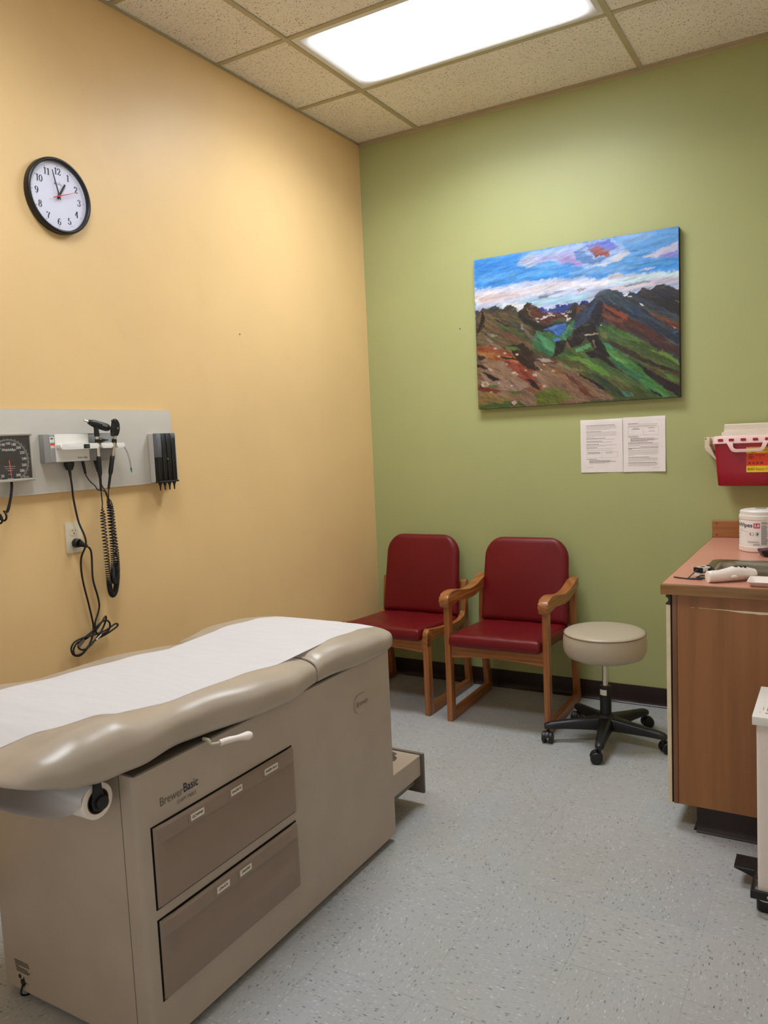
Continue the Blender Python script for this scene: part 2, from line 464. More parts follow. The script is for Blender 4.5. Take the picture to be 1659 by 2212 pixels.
def sstep(a, b, x):
    t = min(1, max(0, (x-a)/(b-a))) if a != b else float(x > a)
    return t*t*(3-2*t)

def interp(x, tab):
    if x <= tab[0][0]: return tab[0][1]
    for (a, va), (b, vb) in zip(tab, tab[1:]):
        if x <= b:
            t = (x-a)/(b-a); t = t*t*(3-2*t); return va + (vb-va)*t
    return tab[-1][1]
# ------------------------------------------------------------------ the room
RX, RY = 2.58, -4.60      # right wall, wall behind the camera
bm = B(); box(bm, (-0.1, RY-0.1, -0.08), (RX+0.1, 0.1, 0.0)); struct('floor', bm, M['floor'], smooth=0)
bm = B(); box(bm, (-0.10, RY, 0), (0, 0.1, H+0.12)); struct('wall_left', bm, M['wall_y'], smooth=0)
bm = B(); box(bm, (0, 0, 0), (RX, 0.10, H+0.12)); struct('wall_back', bm, M['wall_g'], smooth=0)
bm = B(); box(bm, (RX, RY, 0), (RX+0.10, 0.1, H+0.12)); struct('wall_right', bm, M['wall_w'], smooth=0)
bm = B(); box(bm, (-0.1, RY-0.10, 0), (RX+0.1, RY, H+0.12)); struct('wall_front', bm, M['wall_w'], smooth=0)

# ceiling: lay-in tiles between tees; tee lines measured from the corner
X1, Y1, G = 0.3924, 0.6015, 0.61
xl = [0.0, X1, X1+2*G, RX]
yl = [0.0, -Y1]
while yl[-1] > RY: yl.append(yl[-1]-G)
yl[-1] = RY
FIX = [(1, 1), (1, 4)]      # (column, row) cells that hold a light instead of a tile
bm = B(); T0 = H+0.004
for i in range(len(xl)-1):
    for j in range(len(yl)-1):
        if (i, j) in FIX: continue
        box(bm, (xl[i]+0.002, yl[j+1]+0.002, T0), (xl[i+1]-0.002, yl[j]-0.002, T0+0.016))
struct('ceiling', bm, M['ceil'], smooth=0)
bm = B(); box(bm, (0, RY, H+0.09), (RX, 0, H+0.11)); struct('ceiling.001', bm, M['tee'], smooth=0)
bm = B(); hw = 0.012
for x in xl[1:-1]: box(bm, (x-hw, RY, H-0.002), (x+hw, 0, H+0.0035), 0.0008, 1); box(bm, (x-0.001, RY, H+0.0035), (x+0.001, 0, H+0.03))
for j, y in enumerate(yl[1:-1], 1):
    for i in range(len(xl)-1): box(bm, (xl[i], y-hw, H-0.0015), (xl[i+1], y+hw, H+0.003), 0.0008, 1)
struct('trim_1', bm, M['tee'], smooth=0)
bm = B()
box(bm, (0, -0.020, H-0.001), (RX, 0, H+0.002)); box(bm, (0, -0.0025, H-0.018), (RX, 0, H))
struct('trim_2', bm, M['tee'], smooth=0)
bm = B(); box(bm, (0, RY, H-0.001), (0.008, 0, H+0.002)); box(bm, (0, RY, H-0.006), (0.0015, 0, H))
box(bm, (RX-0.02, RY, H-0.001), (RX, 0, H+0.002)); struct('trim_3', bm, M['tee'], smooth=0)

# cove base: flat face with a rounded toe
cove = [(0, 0), (0.020, 0), (0.0195, 0.003), (0.013, 0.008), (0.0075, 0.017), (0.006, 0.03), (0.006, 0.094), (0.0045, 0.0985), (0, 0.0995)]
bm = B(); prism(bm, [(-a, z) for a, z in cove], 'X', 0.0, 1.945); struct('baseboard_back', bm, M['base'])
bm = B(); prism(bm, [(a, z) for a, z in cove], 'Y', RY, -0.021); struct('baseboard_left', bm, M['base'])
bm = B(); prism(bm, [(RX-a, z) for a, z in cove], 'Y', RY, -1.27); struct('baseboard_right', bm, M['base'])

# ceiling lights
def ceiling_light(j, label, strength, watts):
    x0, x1, y0, y1 = xl[1]+hw, xl[2]-hw, yl[j+1]+hw, yl[j]-hw
    t = thing('ceiling_light', label, 'ceiling light', ((x0+x1)/2, (y0+y1)/2, H), 'fluorescent ceiling lights')
    fr = 0.026; bm = B(); z0, z1 = H-0.001, H+0.012
    for lo, hi in (((x0, y0, z0), (x1, y0+fr, z1)), ((x0, y1-fr, z0), (x1, y1, z1)), ((x0, y0+fr, z0), (x0+fr, y1-fr, z1)), ((x1-fr, y0+fr, z0), (x1, y1-fr, z1))):
        box(bm, lo, hi, 0.004, 2)
    obj('frame', bm, M['panel_e'], t)
    bm = B(); box(bm, (x0+fr-0.002, y0+fr-0.002, H+0.004), (x1-fr+0.002, y1-fr+0.002, H+0.009))
    d = obj('diffuser', bm, None, t, smooth=0)
    d.data.materials.append(diffuser_mat('lit_prismatic_lens', 0.0, 0.0, strength))
    bm = B(); box(bm, (x0, y0, H+0.013), (x1, y1, H+0.085)); obj('housing', bm, M['tee'], t, smooth=0)
    la = bpy.data.lights.new('lens_lamp', 'AREA'); la.shape = 'RECTANGLE'; la.size = x1-x0-0.34; la.size_y = y1-y0-0.14; la.energy = watts; la.spread = math.radians(150); la.color = (0.90, 0.95, 1.0)
    lo = bpy.data.objects.new('lens_lamp', la); COL.objects.link(lo); lo.location = ((x0+x1)/2, (y0+y1)/2, H-0.004)
ceiling_light(1, 'lit fluorescent ceiling panel between the tiles, above the chairs', 10.5, 21)
ceiling_light(4, 'lit fluorescent ceiling panel above the exam table', 7.0, 15.5)
# ------------------------------------------------------------------ exam table
tb = thing('exam_table', 'taupe cabinet exam table with padded top, covered with white paper, along the yellow wall', 'exam table', (0.807, -2.34, 0))
foot = [(0.52, -1.765), (1.093, -1.765), (1.093, -2.905), (1.088, -2.915), (1.078, -2.920), (0.535, -2.920), (0.525, -2.915), (0.52, -2.905)]
bm = B(); prism(bm, foot, 'Z', 0.022, 0.703, 0.002, 1); obj('cabinet_body', bm, M['table_body'], tb, 40)
bm = B(); prism(bm, [(0.517, -1.763), (1.0945, -1.763), (1.0945, -2.9215), (0.517, -2.9215)], 'Z', 0.703, 0.7075, 0.001, 1)
obj('top_plate', bm, M['lid'], tb, label='dark grey steel plate under the cushion')
bm = B(); prism(bm, rect(1.0435, -2.9208, 1.0447, -2.918), 'Z', 0.03, 0.70); obj('panel_seam', bm, M['seam'], tb, 0)
for x, y in ((1.055, -1.81), (0.56, -1.81), (1.05, -2.87), (0.56, -2.87)):
    bm = B(); lathe(bm, [(0.017, 0.0), (0.019, 0.004), (0.017, 0.012), (0.006, 0.014), (0.006, 0.024)], (x, y, 0)); obj('foot', bm, M['black_r'], tb)
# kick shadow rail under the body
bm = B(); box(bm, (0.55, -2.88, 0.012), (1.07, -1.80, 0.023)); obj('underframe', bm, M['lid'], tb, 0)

def drawer(z0, z1, tags, lab):
    y0, y1 = -2.882, -2.341; xf = 1.0935; fb = 0.0115
    bm = B(); box(bm, (xf-0.002, y0, z0), (xf+0.0004, y1, z1)); g = obj('drawer_gap', bm, M['gap'], tb, 0)
    lip = z1-0.043
    def fn(u, v):
        y = y0+0.0028 + (y1-y0-0.0048)*u; z = z0+0.005 + (z1-z0-0.0075)*v
        e = sstep(0.0, 0.035, y-y0-0.016)*sstep(0.0, 0.02, y1-0.012-y)
        x = xf + fb
        if z < lip: x -= 0.0100*e*(1-sstep(0.0, 0.10, lip-z))*sstep(0.0, 0.0022, lip-z)
        else: x += 0.0022*e
        b = min(u*(y1-y0), (1-u)*(y1-y0), v*(z1-z0), (1-v)*(z1-z0))
        x -= 0.008*(1-sstep(0, 0.006, b))
        return (x, y, z)
    zs = sorted(set([i/40 for i in range(41)] + [(lip-z0-0.005+d)/(z1-z0-0.0075) for d in (-0.003, -0.0015, -0.0003, 0.0003, 0.0015)] + [0.005, 0.012, 0.03, 0.97, 0.988, 0.995]))
    us = sorted(set([i/60 for i in range(61)] + [0.003, 0.006, 0.01, 0.99, 0.994, 0.997]))
    vs = [fn(u, v) for v in zs for u in us]; nu = len(us)
    fs = [(j*nu+i, j*nu+i+1, (j+1)*nu+i+1, (j+1)*nu+i) for j in range(len(zs)-1) for i in range(nu-1)]
    me = bpy.data.meshes.new('drawer'); me.from_pydata(vs, [], fs)
    d = link('drawer', me, M['drawer'], tb, 50, label=lab)
    for s, yc, w in tags:
        zc = z1-0.024; m = plane_map((xf+fb+0.0042, yc, zc), (0, 1, 0), (0, 0, 1))
        bm = B(); box(bm, (xf+fb-0.001, yc-w/2-0.007, zc-0.012), (xf+fb+0.0037, yc+w/2+0.006, zc+0.013), 0.0005, 1)
        obj('label_holder', bm, M['drawer'], d, 0)
        bm = B(); flat(bm, [rect(-w/2, -0.0085, w/2, 0.0085)], m); tg = obj('label_strip', bm, M['tag_w'], d, 0, label='white label strip reading ' + s)
        bm = B(); text_bm(bm, s, 0.0098, m, bold=0.0003, d=0.0003)
        # lettering lies on its strip as one piece of print
        o = obj('label_print', bm, M['ink'], d, 0)
drawer(0.362, 0.566, [('GOWNS', -2.745, 0.046), ('SHORTS', -2.600, 0.044), ('SHEER BAG', -2.455, 0.058)], 'upper drawer front with three label strips')
drawer(0.134, 0.338, [('CHUCK', -2.672, 0.047), ('DRAPES', -2.584, 0.047)], 'lower drawer front with two label strips')

# lettering on the side
mp = plane_map((1.0936, 0, 0), (0, 1, 0), (0, 0, 1))
bm = B(); text_bm(bm, 'Brewer', 0.030, mp @ Matrix.Translation((-2.8115, 0.6120, 0)), sx=0.84, d=0.0003); obj('lettering', bm, M['ink_t'], tb, 0)
bm = B(); text_bm(bm, 'Basic', 0.031, mp @ Matrix.Translation((-2.7465, 0.615, 0)), sx=0.82, bold=0.0004, d=0.0003); obj('lettering', bm, M['ink_b'], tb, 0)
bm = B(); text_bm(bm, 'EXAM TABLE', 0.013, mp @ Matrix.Translation((-2.762, 0.590, 0)), sx=0.86, d=0.0003); obj('lettering', bm, M['ink_t'], tb, 0)
# oval badge
bm = B(); prism(bm, rrect(-2.0, 0.5405, -1.912, 0.6015, 0.0295, 10), 'X', 1.0925, 1.0975, 0.002, 2); bd = obj('badge', bm, M['table_body'], tb)
bm = B(); text_bm(bm, 'Brewer', 0.026, mp @ Matrix.Translation((-1.955, 0.5715, 0)), sx=0.92, d=0.0045); obj('badge_lettering', bm, M['ink_t'], bd, 0)

# small print and cord hole on the near face
mn = plane_map((0, -2.9203, 0), (1, 0, 0), (0, 0, 1)); bm = B(); rr = random.Random(3)
for i, (a, b) in enumerate(((0.0, 0.058), (0.002, 0.060), (0.002, 0.062), (0.004, 0.018), (0.004, 0.052), (0.006, 0.064), (0.006, 0.058))):
    x = a
    while x < b:
        w = rr.uniform(0.003, 0.009); flat(bm, [rect(0.577+x, 0.1035-0.0048*i, 0.577+min(b, x+w), 0.1062-0.0048*i)], mn); x += w+0.0012
flat(bm, [[(0.588, 0.061), (0.592, 0.066), (0.596, 0.069), (0.600, 0.066), (0.601, 0.060), (0.598, 0.055), (0.590, 0.056)], [(0.607, 0.056), (0.611, 0.066), (0.615, 0.056)], rect(0.612, 0.0475, 0.627, 0.0495)], mn)
obj('rating_print', bm, M['ink'], tb, 0)
bm = B(); lathe(bm, [(0.010, 0), (0.010, 0.002), (0.008, 0.003)], (0.607, -2.9195, 0.047), (0, -1, 0), 20); g = obj('cord_hole', bm, M['black'], tb)
bm = B(); tube(bm, spl([(0.607, -2.921, 0.044), (0.607, -2.926, 0.034), (0.6075, -2.928, 0.018), (0.608, -2.90, 0.006), (0.608, -2.80, 0.006)], 6), 0.0026, 8); obj('cord', bm, M['black_r'], tb)

# release lever
bm = B(); tube(bm, spl([(1.098, -2.697, 0.7150), (1.106, -2.697, 0.7148), (1.115, -2.696, 0.712), (1.119, -2.695, 0.704), (1.124, -2.684, 0.701), (1.130, -2.668, 0.700)], 6), 0.0045, 10)
lv = obj('lever', bm, M['vinyl_stool'], tb)
bm = B(); gp = spl([(1.1285, -2.672, 0.700), (1.136, -2.652, 0.7005), (1.145, -2.628, 0.699), (1.155, -2.600, 0.6965), (1.161, -2.584, 0.6955)], 6)
n = len(gp); tube(bm, gp, [interp(i/(n-1), [(0, 0.0080), (0.3, 0.0082), (0.5, 0.0075), (0.8, 0.0115), (0.94, 0.0085), (1, 0.002)]) for i in range(n)], 14)
obj('grip', bm, M['white_b'], lv)

# pull-out step at the far end
bm = B()
prism(bm, [(-1.764, 0.119), (-1.485, 0.119), (-1.485, 0.201), (-1.764, 0.206)], 'X', 0.575, 1.052, 0.002, 1); st = obj('step', bm, M['table_body'], tb)
pts = [(0.60, -1.763), (0.60, -1.505), (0.80, -1.498), (0.94, -1.500), (0.965, -1.512), (0.962, -1.53), (0.985, -1.548), (0.990, -1.575), (0.978, -1.60), (0.996, -1.625), (1.004, -1.66), (1.022, -1.69), (1.026, -1.763)]
def stepz(y): return 0.201+(0.206-0.201)*(-1.485-y)/0.279+0.0012
bm = B(); vs = [bm.verts.new((x, y, stepz(y))) for x, y in pts]; bm.faces.new(vs); obj('tread_mat', bm, M['mat_tread'], st, 0)
bm = B(); box(bm, (0.562, -1.484, 0.046), (1.064, -1.470, 0.207), 0.003, 2); obj('step_front', bm, M['lid'], st)
bm = B(); box(bm, (0.60, -1.764, 0.085), (1.03, -1.50, 0.118)); obj('step_slide', bm, M['lid'], st, 0)

# cushions: stations along y with half width, top and underside
XC = 0.807
TOP = [(-3.22, 0.806), (-3.15, 0.829), (-3.06, 0.847), (-2.98, 0.850), (-2.90, 0.839), (-2.72, 0.829), (-2.50, 0.814), (-2.30, 0.797), (-2.205, 0.786), (-2.17, 0.799), (-2.06, 0.808), (-1.90, 0.799), (-1.76, 0.783)]
BOT = [(-3.22, 0.790), (-3.16, 0.770), (-3.10, 0.749), (-3.02, 0.733), (-2.9, 0.727), (-2.6, 0.708), (-2.35, 0.7015), (-1.7, 0.7030)]
WID = [(-3.22, 0.318), (-3.05, 0.336), (-2.93, 0.336), (-2.76, 0.303), (-2.68, 0.303), (-2.50, 0.332), (-2.38, 0.332), (-2.20, 0.297), (-2.14, 0.300), (-1.98, 0.327), (-1.85, 0.325), (-1.74, 0.308)]
def ztop(x, y):
    w = interp(y, WID); s = min(1.0, abs(x-XC)/w)
    crown = 0.004*(1-s*s)
    head = 0.017*sstep(-2.84, -2.98, y)*sstep(0.55, 0.84, s)*(1-sstep(0.97, 1.0, s)) - 0.006*sstep(0.5, 0.9, s)*math.exp(-((y+2.73)/0.10)**2)
    return interp(y, TOP) + crown + head
def cushion(name, ya, yb, ra, rb, lab):
    """ya near end (more negative), yb far end; ra/rb end rounding lengths"""
    st = []
    L = yb-ya
    for k in range(9): st.append((ya + ra*(1-math.cos(PI/2*k/8)), math.sin(PI/2*k/8)))
    st[0] = (ya, 0.0)
    n = max(8, int((L-ra-rb)/0.022))
    for k in range(1, n): st.append((ya+ra+(L-ra-rb)*k/n, 1.0))
    for k in range(8, -1, -1): st.append((yb - rb*(1-math.cos(PI/2*k/8)), math.sin(PI/2*k/8)))
    seg = 128; rings = []; bm = B()
    for y, e in st:
        zt0, zb = interp(y, TOP), interp(y, BOT); th = zt0-zb; zc = zb+th*0.48
        R = ra if y < (ya+yb)/2 else rb
        w = interp(y, WID) - 0.75*R*(1-e)**1.0
        hh = 0.30+0.70*e if R > 0.03 else 0.62+0.38*e
        ring = []
        # wide flat top with full rounded sides, squarer underneath
        for k in range(seg):
            half = seg//2; q = -math.cos(PI*(k % half)/half); up_ = k < half
            px = -q if up_ else q
            px = math.copysign(abs(px)**0.8, px); s_ = abs(px); x = XC + (w+(0.016 if px < 0 else 0))*px
            if up_: z = zc + ((zt0-zc) + (ztop(x, y)-zt0))*max(0, 1-s_**7)**(1/2.6)*hh
            else: z = zc - (zc-zb)*max(0, 1-s_**9)**(1/4.5)*hh
            ring.append(bm.verts.new((x, y, z)))
        rings.append(ring)
    for a, b in zip(rings, rings[1:]):
        for k in range(seg): bm.faces.new((a[k], a[(k+1) % seg], b[(k+1) % seg], b[k]))
    bm.faces.new(rings[0][::-1]); bm.faces.new(rings[-1])
    return obj(name, bm, M['vinyl_taupe'], tb, 60, label=lab)
def surf(x, y):
    w = interp(y, WID); s = min(0.98, abs(x-XC)/w); pz = (1-s**7)**(1/2.6)
    zt0, zb = interp(y, TOP), interp(y, BOT); zc = zb+(zt0-zb)*0.48
    return zc + ((zt0-zc)+(ztop(x, y)-zt0))*pz
cushion('cushion', -3.212, -2.2035, 0.105, 0.012, 'long taupe vinyl back and seat cushion')
cushion('cushion', -2.2025, -1.728, 0.012, 0.060, 'short taupe vinyl foot cushion')
# welt at the seam
bm = B(); pts = []
for k in range(41):
    a = math.radians(-40 + 260*k/40); ca, sa = math.cos(a), math.sin(a)
    w = 0.296; zt, zb = 0.787, 0.708; zc = zb+(zt-zb)*0.48
    px = abs(ca)**(2/7.0)*(1 if ca >= 0 else -1); pz = abs(sa)**(2/2.6)*(1 if sa >= 0 else -1)
    pts.append((XC+w*px, -2.203, zc+(zt-zc+0.001)*pz if pz > 0 else zc+(zc-zb)*pz))
tube(bm, pts, 0.0045, 8); obj('welt', bm, M['vinyl_taupe'], tb)
# tilt bracket between cabinet and back cushion
bm = B(); box(bm, (0.62, -2.88, 0.7075), (0.99, -2.40, 0.722)); obj('back_frame', bm, M['black'], tb, 0)
bm = B(); box(bm, (0.66, -3.02, 0.722), (0.95, -2.55, 0.742)); obj('back_frame', bm, M['black'], tb, 0)

# roll bracket and paper
RC = (-2.985, 0.668)
for sx, x in ((1, 1.058), (-1, 0.562)):
    bm = B(); prism(bm, [(-2.998, 0.747), (-2.984, 0.747), (-2.982, 0.700), (-2.975, 0.672), (-2.977, 0.655), (-2.990, 0.650), (-3.004, 0.655), (-3.008, 0.672), (-2.999, 0.700)], 'X', x-0.004, x+0.004, 0.001, 1)
    br = obj('roll_bracket', bm, M['black'], tb)
    bm = B(); cyl(bm, (x-0.03*sx, RC[0], RC[1]), (x+0.012*sx, RC[0], RC[1]), 0.016, 20, None, 0.003); obj('spindle', bm, M['black'], br)
pr = thing('exam_paper', 'white exam paper drawn over the taupe table from a roll under its near end', 'table paper', (0.82, -2.985, 0.668))
bm = B(); x0, x1 = 0.602, 1.050; ro, ri = 0.0405, 0.0285
lathe(bm, [(ri, 0), (ro-0.001, 0), (ro, 0.001), (ro, x1-x0-0.001), (ro-0.001, x1-x0), (ri, x1-x0), (ri, 0)], (x0, RC[0], RC[1]), (1, 0, 0), 40, False)
rl = obj('roll', bm, M['roll'], pr)
bm = B(); lathe(bm, [(0.0285, 0), (0.0285, x1-x0+0.001), (0.0265, x1-x0+0.001), (0.0265, 0), (0.0285, 0)], (x0, RC[0], RC[1]), (1, 0, 0), 32, False); obj('core', bm, mat('brown_card_core', (92, 62, 46), 0.8), rl)
# sheet: profile over far end, along the top, round the head end, slack loop, back to the roll
def sheet(u, v):
    s = v; rnd = mnoise.noise(Vector((u*3.0, v*14.0, 1.3)))*0.0012 + mnoise.noise(Vector((u*9.0, v*4.0, 4.1)))*0.0008
    yy = -1.722 + (-3.188+1.722)*min(s, 0.62)/0.62
    xr = x1 - 0.10*sstep(-2.95, -3.17, yy)*(1-sstep(0.70, 0.93, s))
    x = x0+0.002 + (xr-x0-0.004)*u
    if s < 0.62:
        t = s/0.62; y = -1.722 + (-3.188+1.722)*t
        z = surf(x, y)
        if -2.34 < y < -2.06: z = max(z, surf(x, -2.34)+(surf(x, -2.06)-surf(x, -2.34))*(y+2.34)/0.28 - 0.002)
        z += 0.0006 + abs(rnd)*sstep(0, 0.12, min(u, 1-u))
        ye = -1.728-y
        if ye < 0.055:                      # roll off the far edge
            q = 1-max(0, ye)/0.055; z -= 0.030*(q**2.2)
        yn = y+3.212
        if yn < 0.09:
            q = 1-yn/0.09; z -= 0.016*q**2.2
        return (x, y, z)
    t = (s-0.62)/0.38
    slack = 0.016*(1-sstep(0.30, 0.92, u)) + 0.004
    P = [(-3.188, surf(x, -3.188)-0.0080), (-3.213, 0.800), (-3.217, 0.785), (-3.205, 0.757), (-3.170, 0.716), (-3.125, 0.687-slack*0.5), (-3.085, 0.670-slack), (-3.050, 0.664-slack*0.5), (-3.029, 0.676), (-3.024, 0.692), (-2.997, 0.7095)]
    f = t*(len(P)-1); i = min(int(f), len(P)-2); q = f-i
    p0 = P[max(0, i-1)]; p1 = P[i]; p2 = P[i+1]; p3 = P[min(len(P)-1, i+2)]
    c = [0.5*((2*p1[k]) + (p2[k]-p0[k])*q + (2*p0[k]-5*p1[k]+4*p2[k]-p3[k])*q*q + (3*p1[k]-p0[k]-3*p2[k]+p3[k])*q**3) for k in (0, 1)]
    return (x, c[0], c[1]+rnd)
me = grid_mesh('sheet', sheet, 48, 320); sh = link('sheet', me, M['paper'], pr, 70)
# ------------------------------------------------------------------ chairs (built facing -y about their own front centre, then turned and placed)
def pad(bm, w0, w1, h, th, r_top, r_bot, bulge=0.010, nu=36, nv=30, dish=0.0, wr=0.0, p=2.0):
    """upholstered pad in local (x, z) with thickness along -y; w0 bottom width, w1 top width"""
    def halfw(v):
        w = w0+(w1-w0)*v
        dt = (1-v)*h
        if dt < r_top: w -= 2*(r_top - math.sqrt(max(0, r_top**2-(r_top-dt)**2)))
        db = v*h
        if db < r_bot: w -= 2*(r_bot - math.sqrt(max(0, r_bot**2-(r_bot-db)**2)))
        return w/2
    vsamp = [0, 0.004, 0.012, 0.025, 0.045, 0.07] + [0.07+0.86*k/(nv-12) for k in range(1, nv-12)] + [0.93, 0.955, 0.975, 0.988, 0.996, 1.0]
    usamp = [-1, -0.985, -0.95, -0.9, -0.82] + [-0.82+1.64*k/(nu-10) for k in range(1, nu-10)] + [0.82, 0.9, 0.95, 0.985, 1]
    F = []; K = []
    for v in vsamp:
        hw_ = halfw(v); rf = []; rk = []
        for u in usamp:
            e = min((1-abs(u))*hw_, v*h+0.0, (1-v)*h)
            rnd = max(0.0, 1-(1-min(1, e/(th*0.5)))**p)**(1/p)
            bl = bulge*(1-u*u)*(1-(2*v-1)**2)
            d = dish*math.exp(-((u/0.45)**2 + ((v-0.45)/0.28)**2))
            wk = wr*mnoise.noise(Vector((u*3, v*5, 2.0)))*sstep(0.10, 0.9, (1-abs(u))*3)
            rf.append(bm.verts.new((u*hw_, -(th*0.5*rnd) - bl*rnd + d + wk, v*h)))
            rk.append(bm.verts.new((u*hw_, th*0.5*rnd*0.7, v*h)))
        F.append(rf); K.append(rk)
    n = len(usamp)
    for j in range(len(vsamp)-1):
        for i in range(n-1):
            bm.faces.new((F[j][i], F[j][i+1], F[j+1][i+1], F[j+1][i])); bm.faces.new((K[j][i], K[j+1][i], K[j+1][i+1], K[j][i+1]))
    bmesh.ops.remove_doubles(bm, verts=bm.verts[:], dist=0.0004)
    return bm

def chair(label, loc, rot, arms):
    t = thing('side_chair' if not arms else 'armchair', label, 'chair', loc, 'burgundy chairs along the green wall')
    MT = Matrix.Translation(loc) @ Matrix.Rotation(rot, 4, 'Z')
    def part(name, bm, m, par=t, smooth=40, lab=None):
        bmesh.ops.transform(bm, matrix=MT, verts=bm.verts[:]); return obj(name, bm, m, par, smooth, lab)
    W = 0.268; tk = 0.029      # outer half width, frame thickness
    wi = W-tk-0.003
    # seat: a pad laid flat, tipped slightly back, with a rolled front edge
    bm = B(); pad(bm, 2*wi-0.004, 2*wi, 0.505, 0.076, 0.014, 0.010, 0.010, dish=0.012 if arms else 0.0, wr=0.0035, p=3.6)
    # pad local: z along depth, -y = top after the turn
    R = Matrix.Translation((0, -0.032, 0.4235)) @ Matrix.Rotation(math.radians(-3.2), 4, 'X') @ Matrix(((1, 0, 0, 0), (0, 0, 1, 0), (0, -1, 0, 0), (0, 0, 0, 1)))
    bmesh.ops.transform(bm, matrix=R, verts=bm.verts[:]); part('seat', bm, M['vinyl_red'], smooth=60)
    # back
    bm = B(); pad(bm, 2*wi+0.014, 2*wi-0.014, 0.455, 0.054, 0.105, 0.012, 0.012)
    R = Matrix.Translation((0, 0.445, 0.432)) @ Matrix.Rotation(math.radians(-10), 4, 'X')
    bmesh.ops.transform(bm, matrix=R, verts=bm.verts[:]); part('backrest', bm, M['vinyl_red'], smooth=60)
    # rails between the side frames
    bm = B(); prism(bm, [(-wi-0.003, 0.330), (-0.5*wi, 0.342), (0, 0.346), (0.5*wi, 0.342), (wi+0.003, 0.330), (wi+0.003, 0.402), (-wi-0.003, 0.402)], 'Y', 0.012, 0.034, 0.002, 1); part('front_rail', bm, M['oak_x'])
    bm = B(); box(bm, (-wi-0.003, 0.455, 0.345), (wi+0.003, 0.477, 0.395), 0.002, 1); part('rear_rail', bm, M['oak_x'])
    bm = B(); box(bm, (-wi-0.003, 0.500, 0.565), (wi+0.003, 0.518, 0.625), 0.002, 1); part('back_rail', bm, M['oak_x'])
    for sgn in (-1, 1):
        a, b = (sgn*W, sgn*(W-tk)) if sgn < 0 else (sgn*(W-tk), sgn*W)
        z_top = 0.605 if arms else 0.425
        # front leg, slightly waisted
        fl = ribbon([(0.026, 0.0), (0.025, 0.05), (0.023, 0.25), (0.022, 0.45 if arms else 0.40), (0.022, z_top)], [0.050, 0.047, 0.042, 0.042, 0.044])
        bm = B(); prism(bm, fl, 'X', a, b, 0.004, 2); part('leg', bm, M['oak_z'])
        # rear leg leaning back above and below the seat
        if arms: rp = [(0.540, 0.0), (0.520, 0.12), (0.492, 0.36), (0.486, 0.45), (0.494, 0.55), (0.505, 0.655)]
        else: rp = [(0.540, 0.0), (0.522, 0.12), (0.500, 0.36), (0.500, 0.45), (0.508, 0.55), (0.516, 0.612), (0.518, 0.628)]
        ww = [0.046, 0.040, 0.038, 0.038, 0.036, 0.034] if arms else [0.046, 0.040, 0.038, 0.038, 0.036, 0.033, 0.020]
        rr_ = ribbon([(p.x, p.y) for p in [Vector(q) for q in spl([(y, z, 0) for y, z in rp], 5)]], [interp(i/((len(rp)-1)*5), [(k/(len(rp)-1), w) for k, w in enumerate(ww)]) for i in range((len(rp)-1)*5+1)])
        bm = B(); prism(bm, rr_, 'X', a, b, 0.004, 2); part('leg', bm, M['oak_z'])
        # runner on the floor
        ru = [(0.004, 0.0), (0.558, 0.0), (0.555, 0.03), (0.540, 0.042), (0.51, 0.046), (0.06, 0.046), (0.045, 0.05), (0.004, 0.05)]
        bm = B(); prism(bm, ru, 'X', a+0.0005, b-0.0005, 0.003, 2); part('runner', bm, M['oak_y'])
        if arms:
            # armrest: blunt drooping nose, dip, then rising to the rear post
            top = [(-0.030, 0.622), (-0.026, 0.640), (-0.008, 0.655), (0.04, 0.664), (0.10, 0.662), (0.18, 0.648), (0.26, 0.637), (0.34, 0.640), (0.42, 0.655), (0.48, 0.672), (0.518, 0.678)]
            bot = [(0.523, 0.668), (0.520, 0.625), (0.47, 0.622), (0.42, 0.606), (0.34, 0.590), (0.26, 0.588), (0.18, 0.596), (0.10, 0.606), (0.05, 0.606), (0.03, 0.598), (0.0, 0.590), (-0.022, 0.594), (-0.030, 0.606)]
            bm = B(); prism(bm, [tuple(p[:2]) for p in spl([(y, z, 0) for y, z in top], 4)] + bot, 'X', a-0.010, b+0.010, 0.007, 3); part('armrest', bm, M['oak_y'])
        else:
            top = [(0.000, 0.395), (0.002, 0.425), (0.012, 0.446), (0.034, 0.453), (0.07, 0.446), (0.20, 0.428), (0.36, 0.418), (0.44, 0.426), (0.482, 0.455), (0.492, 0.50)]
            bot = [(0.525, 0.50), (0.520, 0.40), (0.36, 0.376), (0.20, 0.384), (0.09, 0.400), (0.062, 0.396), (0.046, 0.380), (0.044, 0.36)]
            bm = B(); prism(bm, [tuple(p[:2]) for p in spl([(y, z, 0) for y, z in top], 4)] + bot + [(0.0, 0.36)], 'X', a, b, 0.004, 2); part('side_rail', bm, M['oak_y'])
    return t
chair('armless burgundy vinyl chair with oak sled frame in the corner, behind the exam table', (0.372, -0.602, 0), math.radians(0.3), False)
chair('burgundy vinyl chair with curved oak arms, beside the round stool', (1.018, -0.618, 0), math.radians(1.6), True)

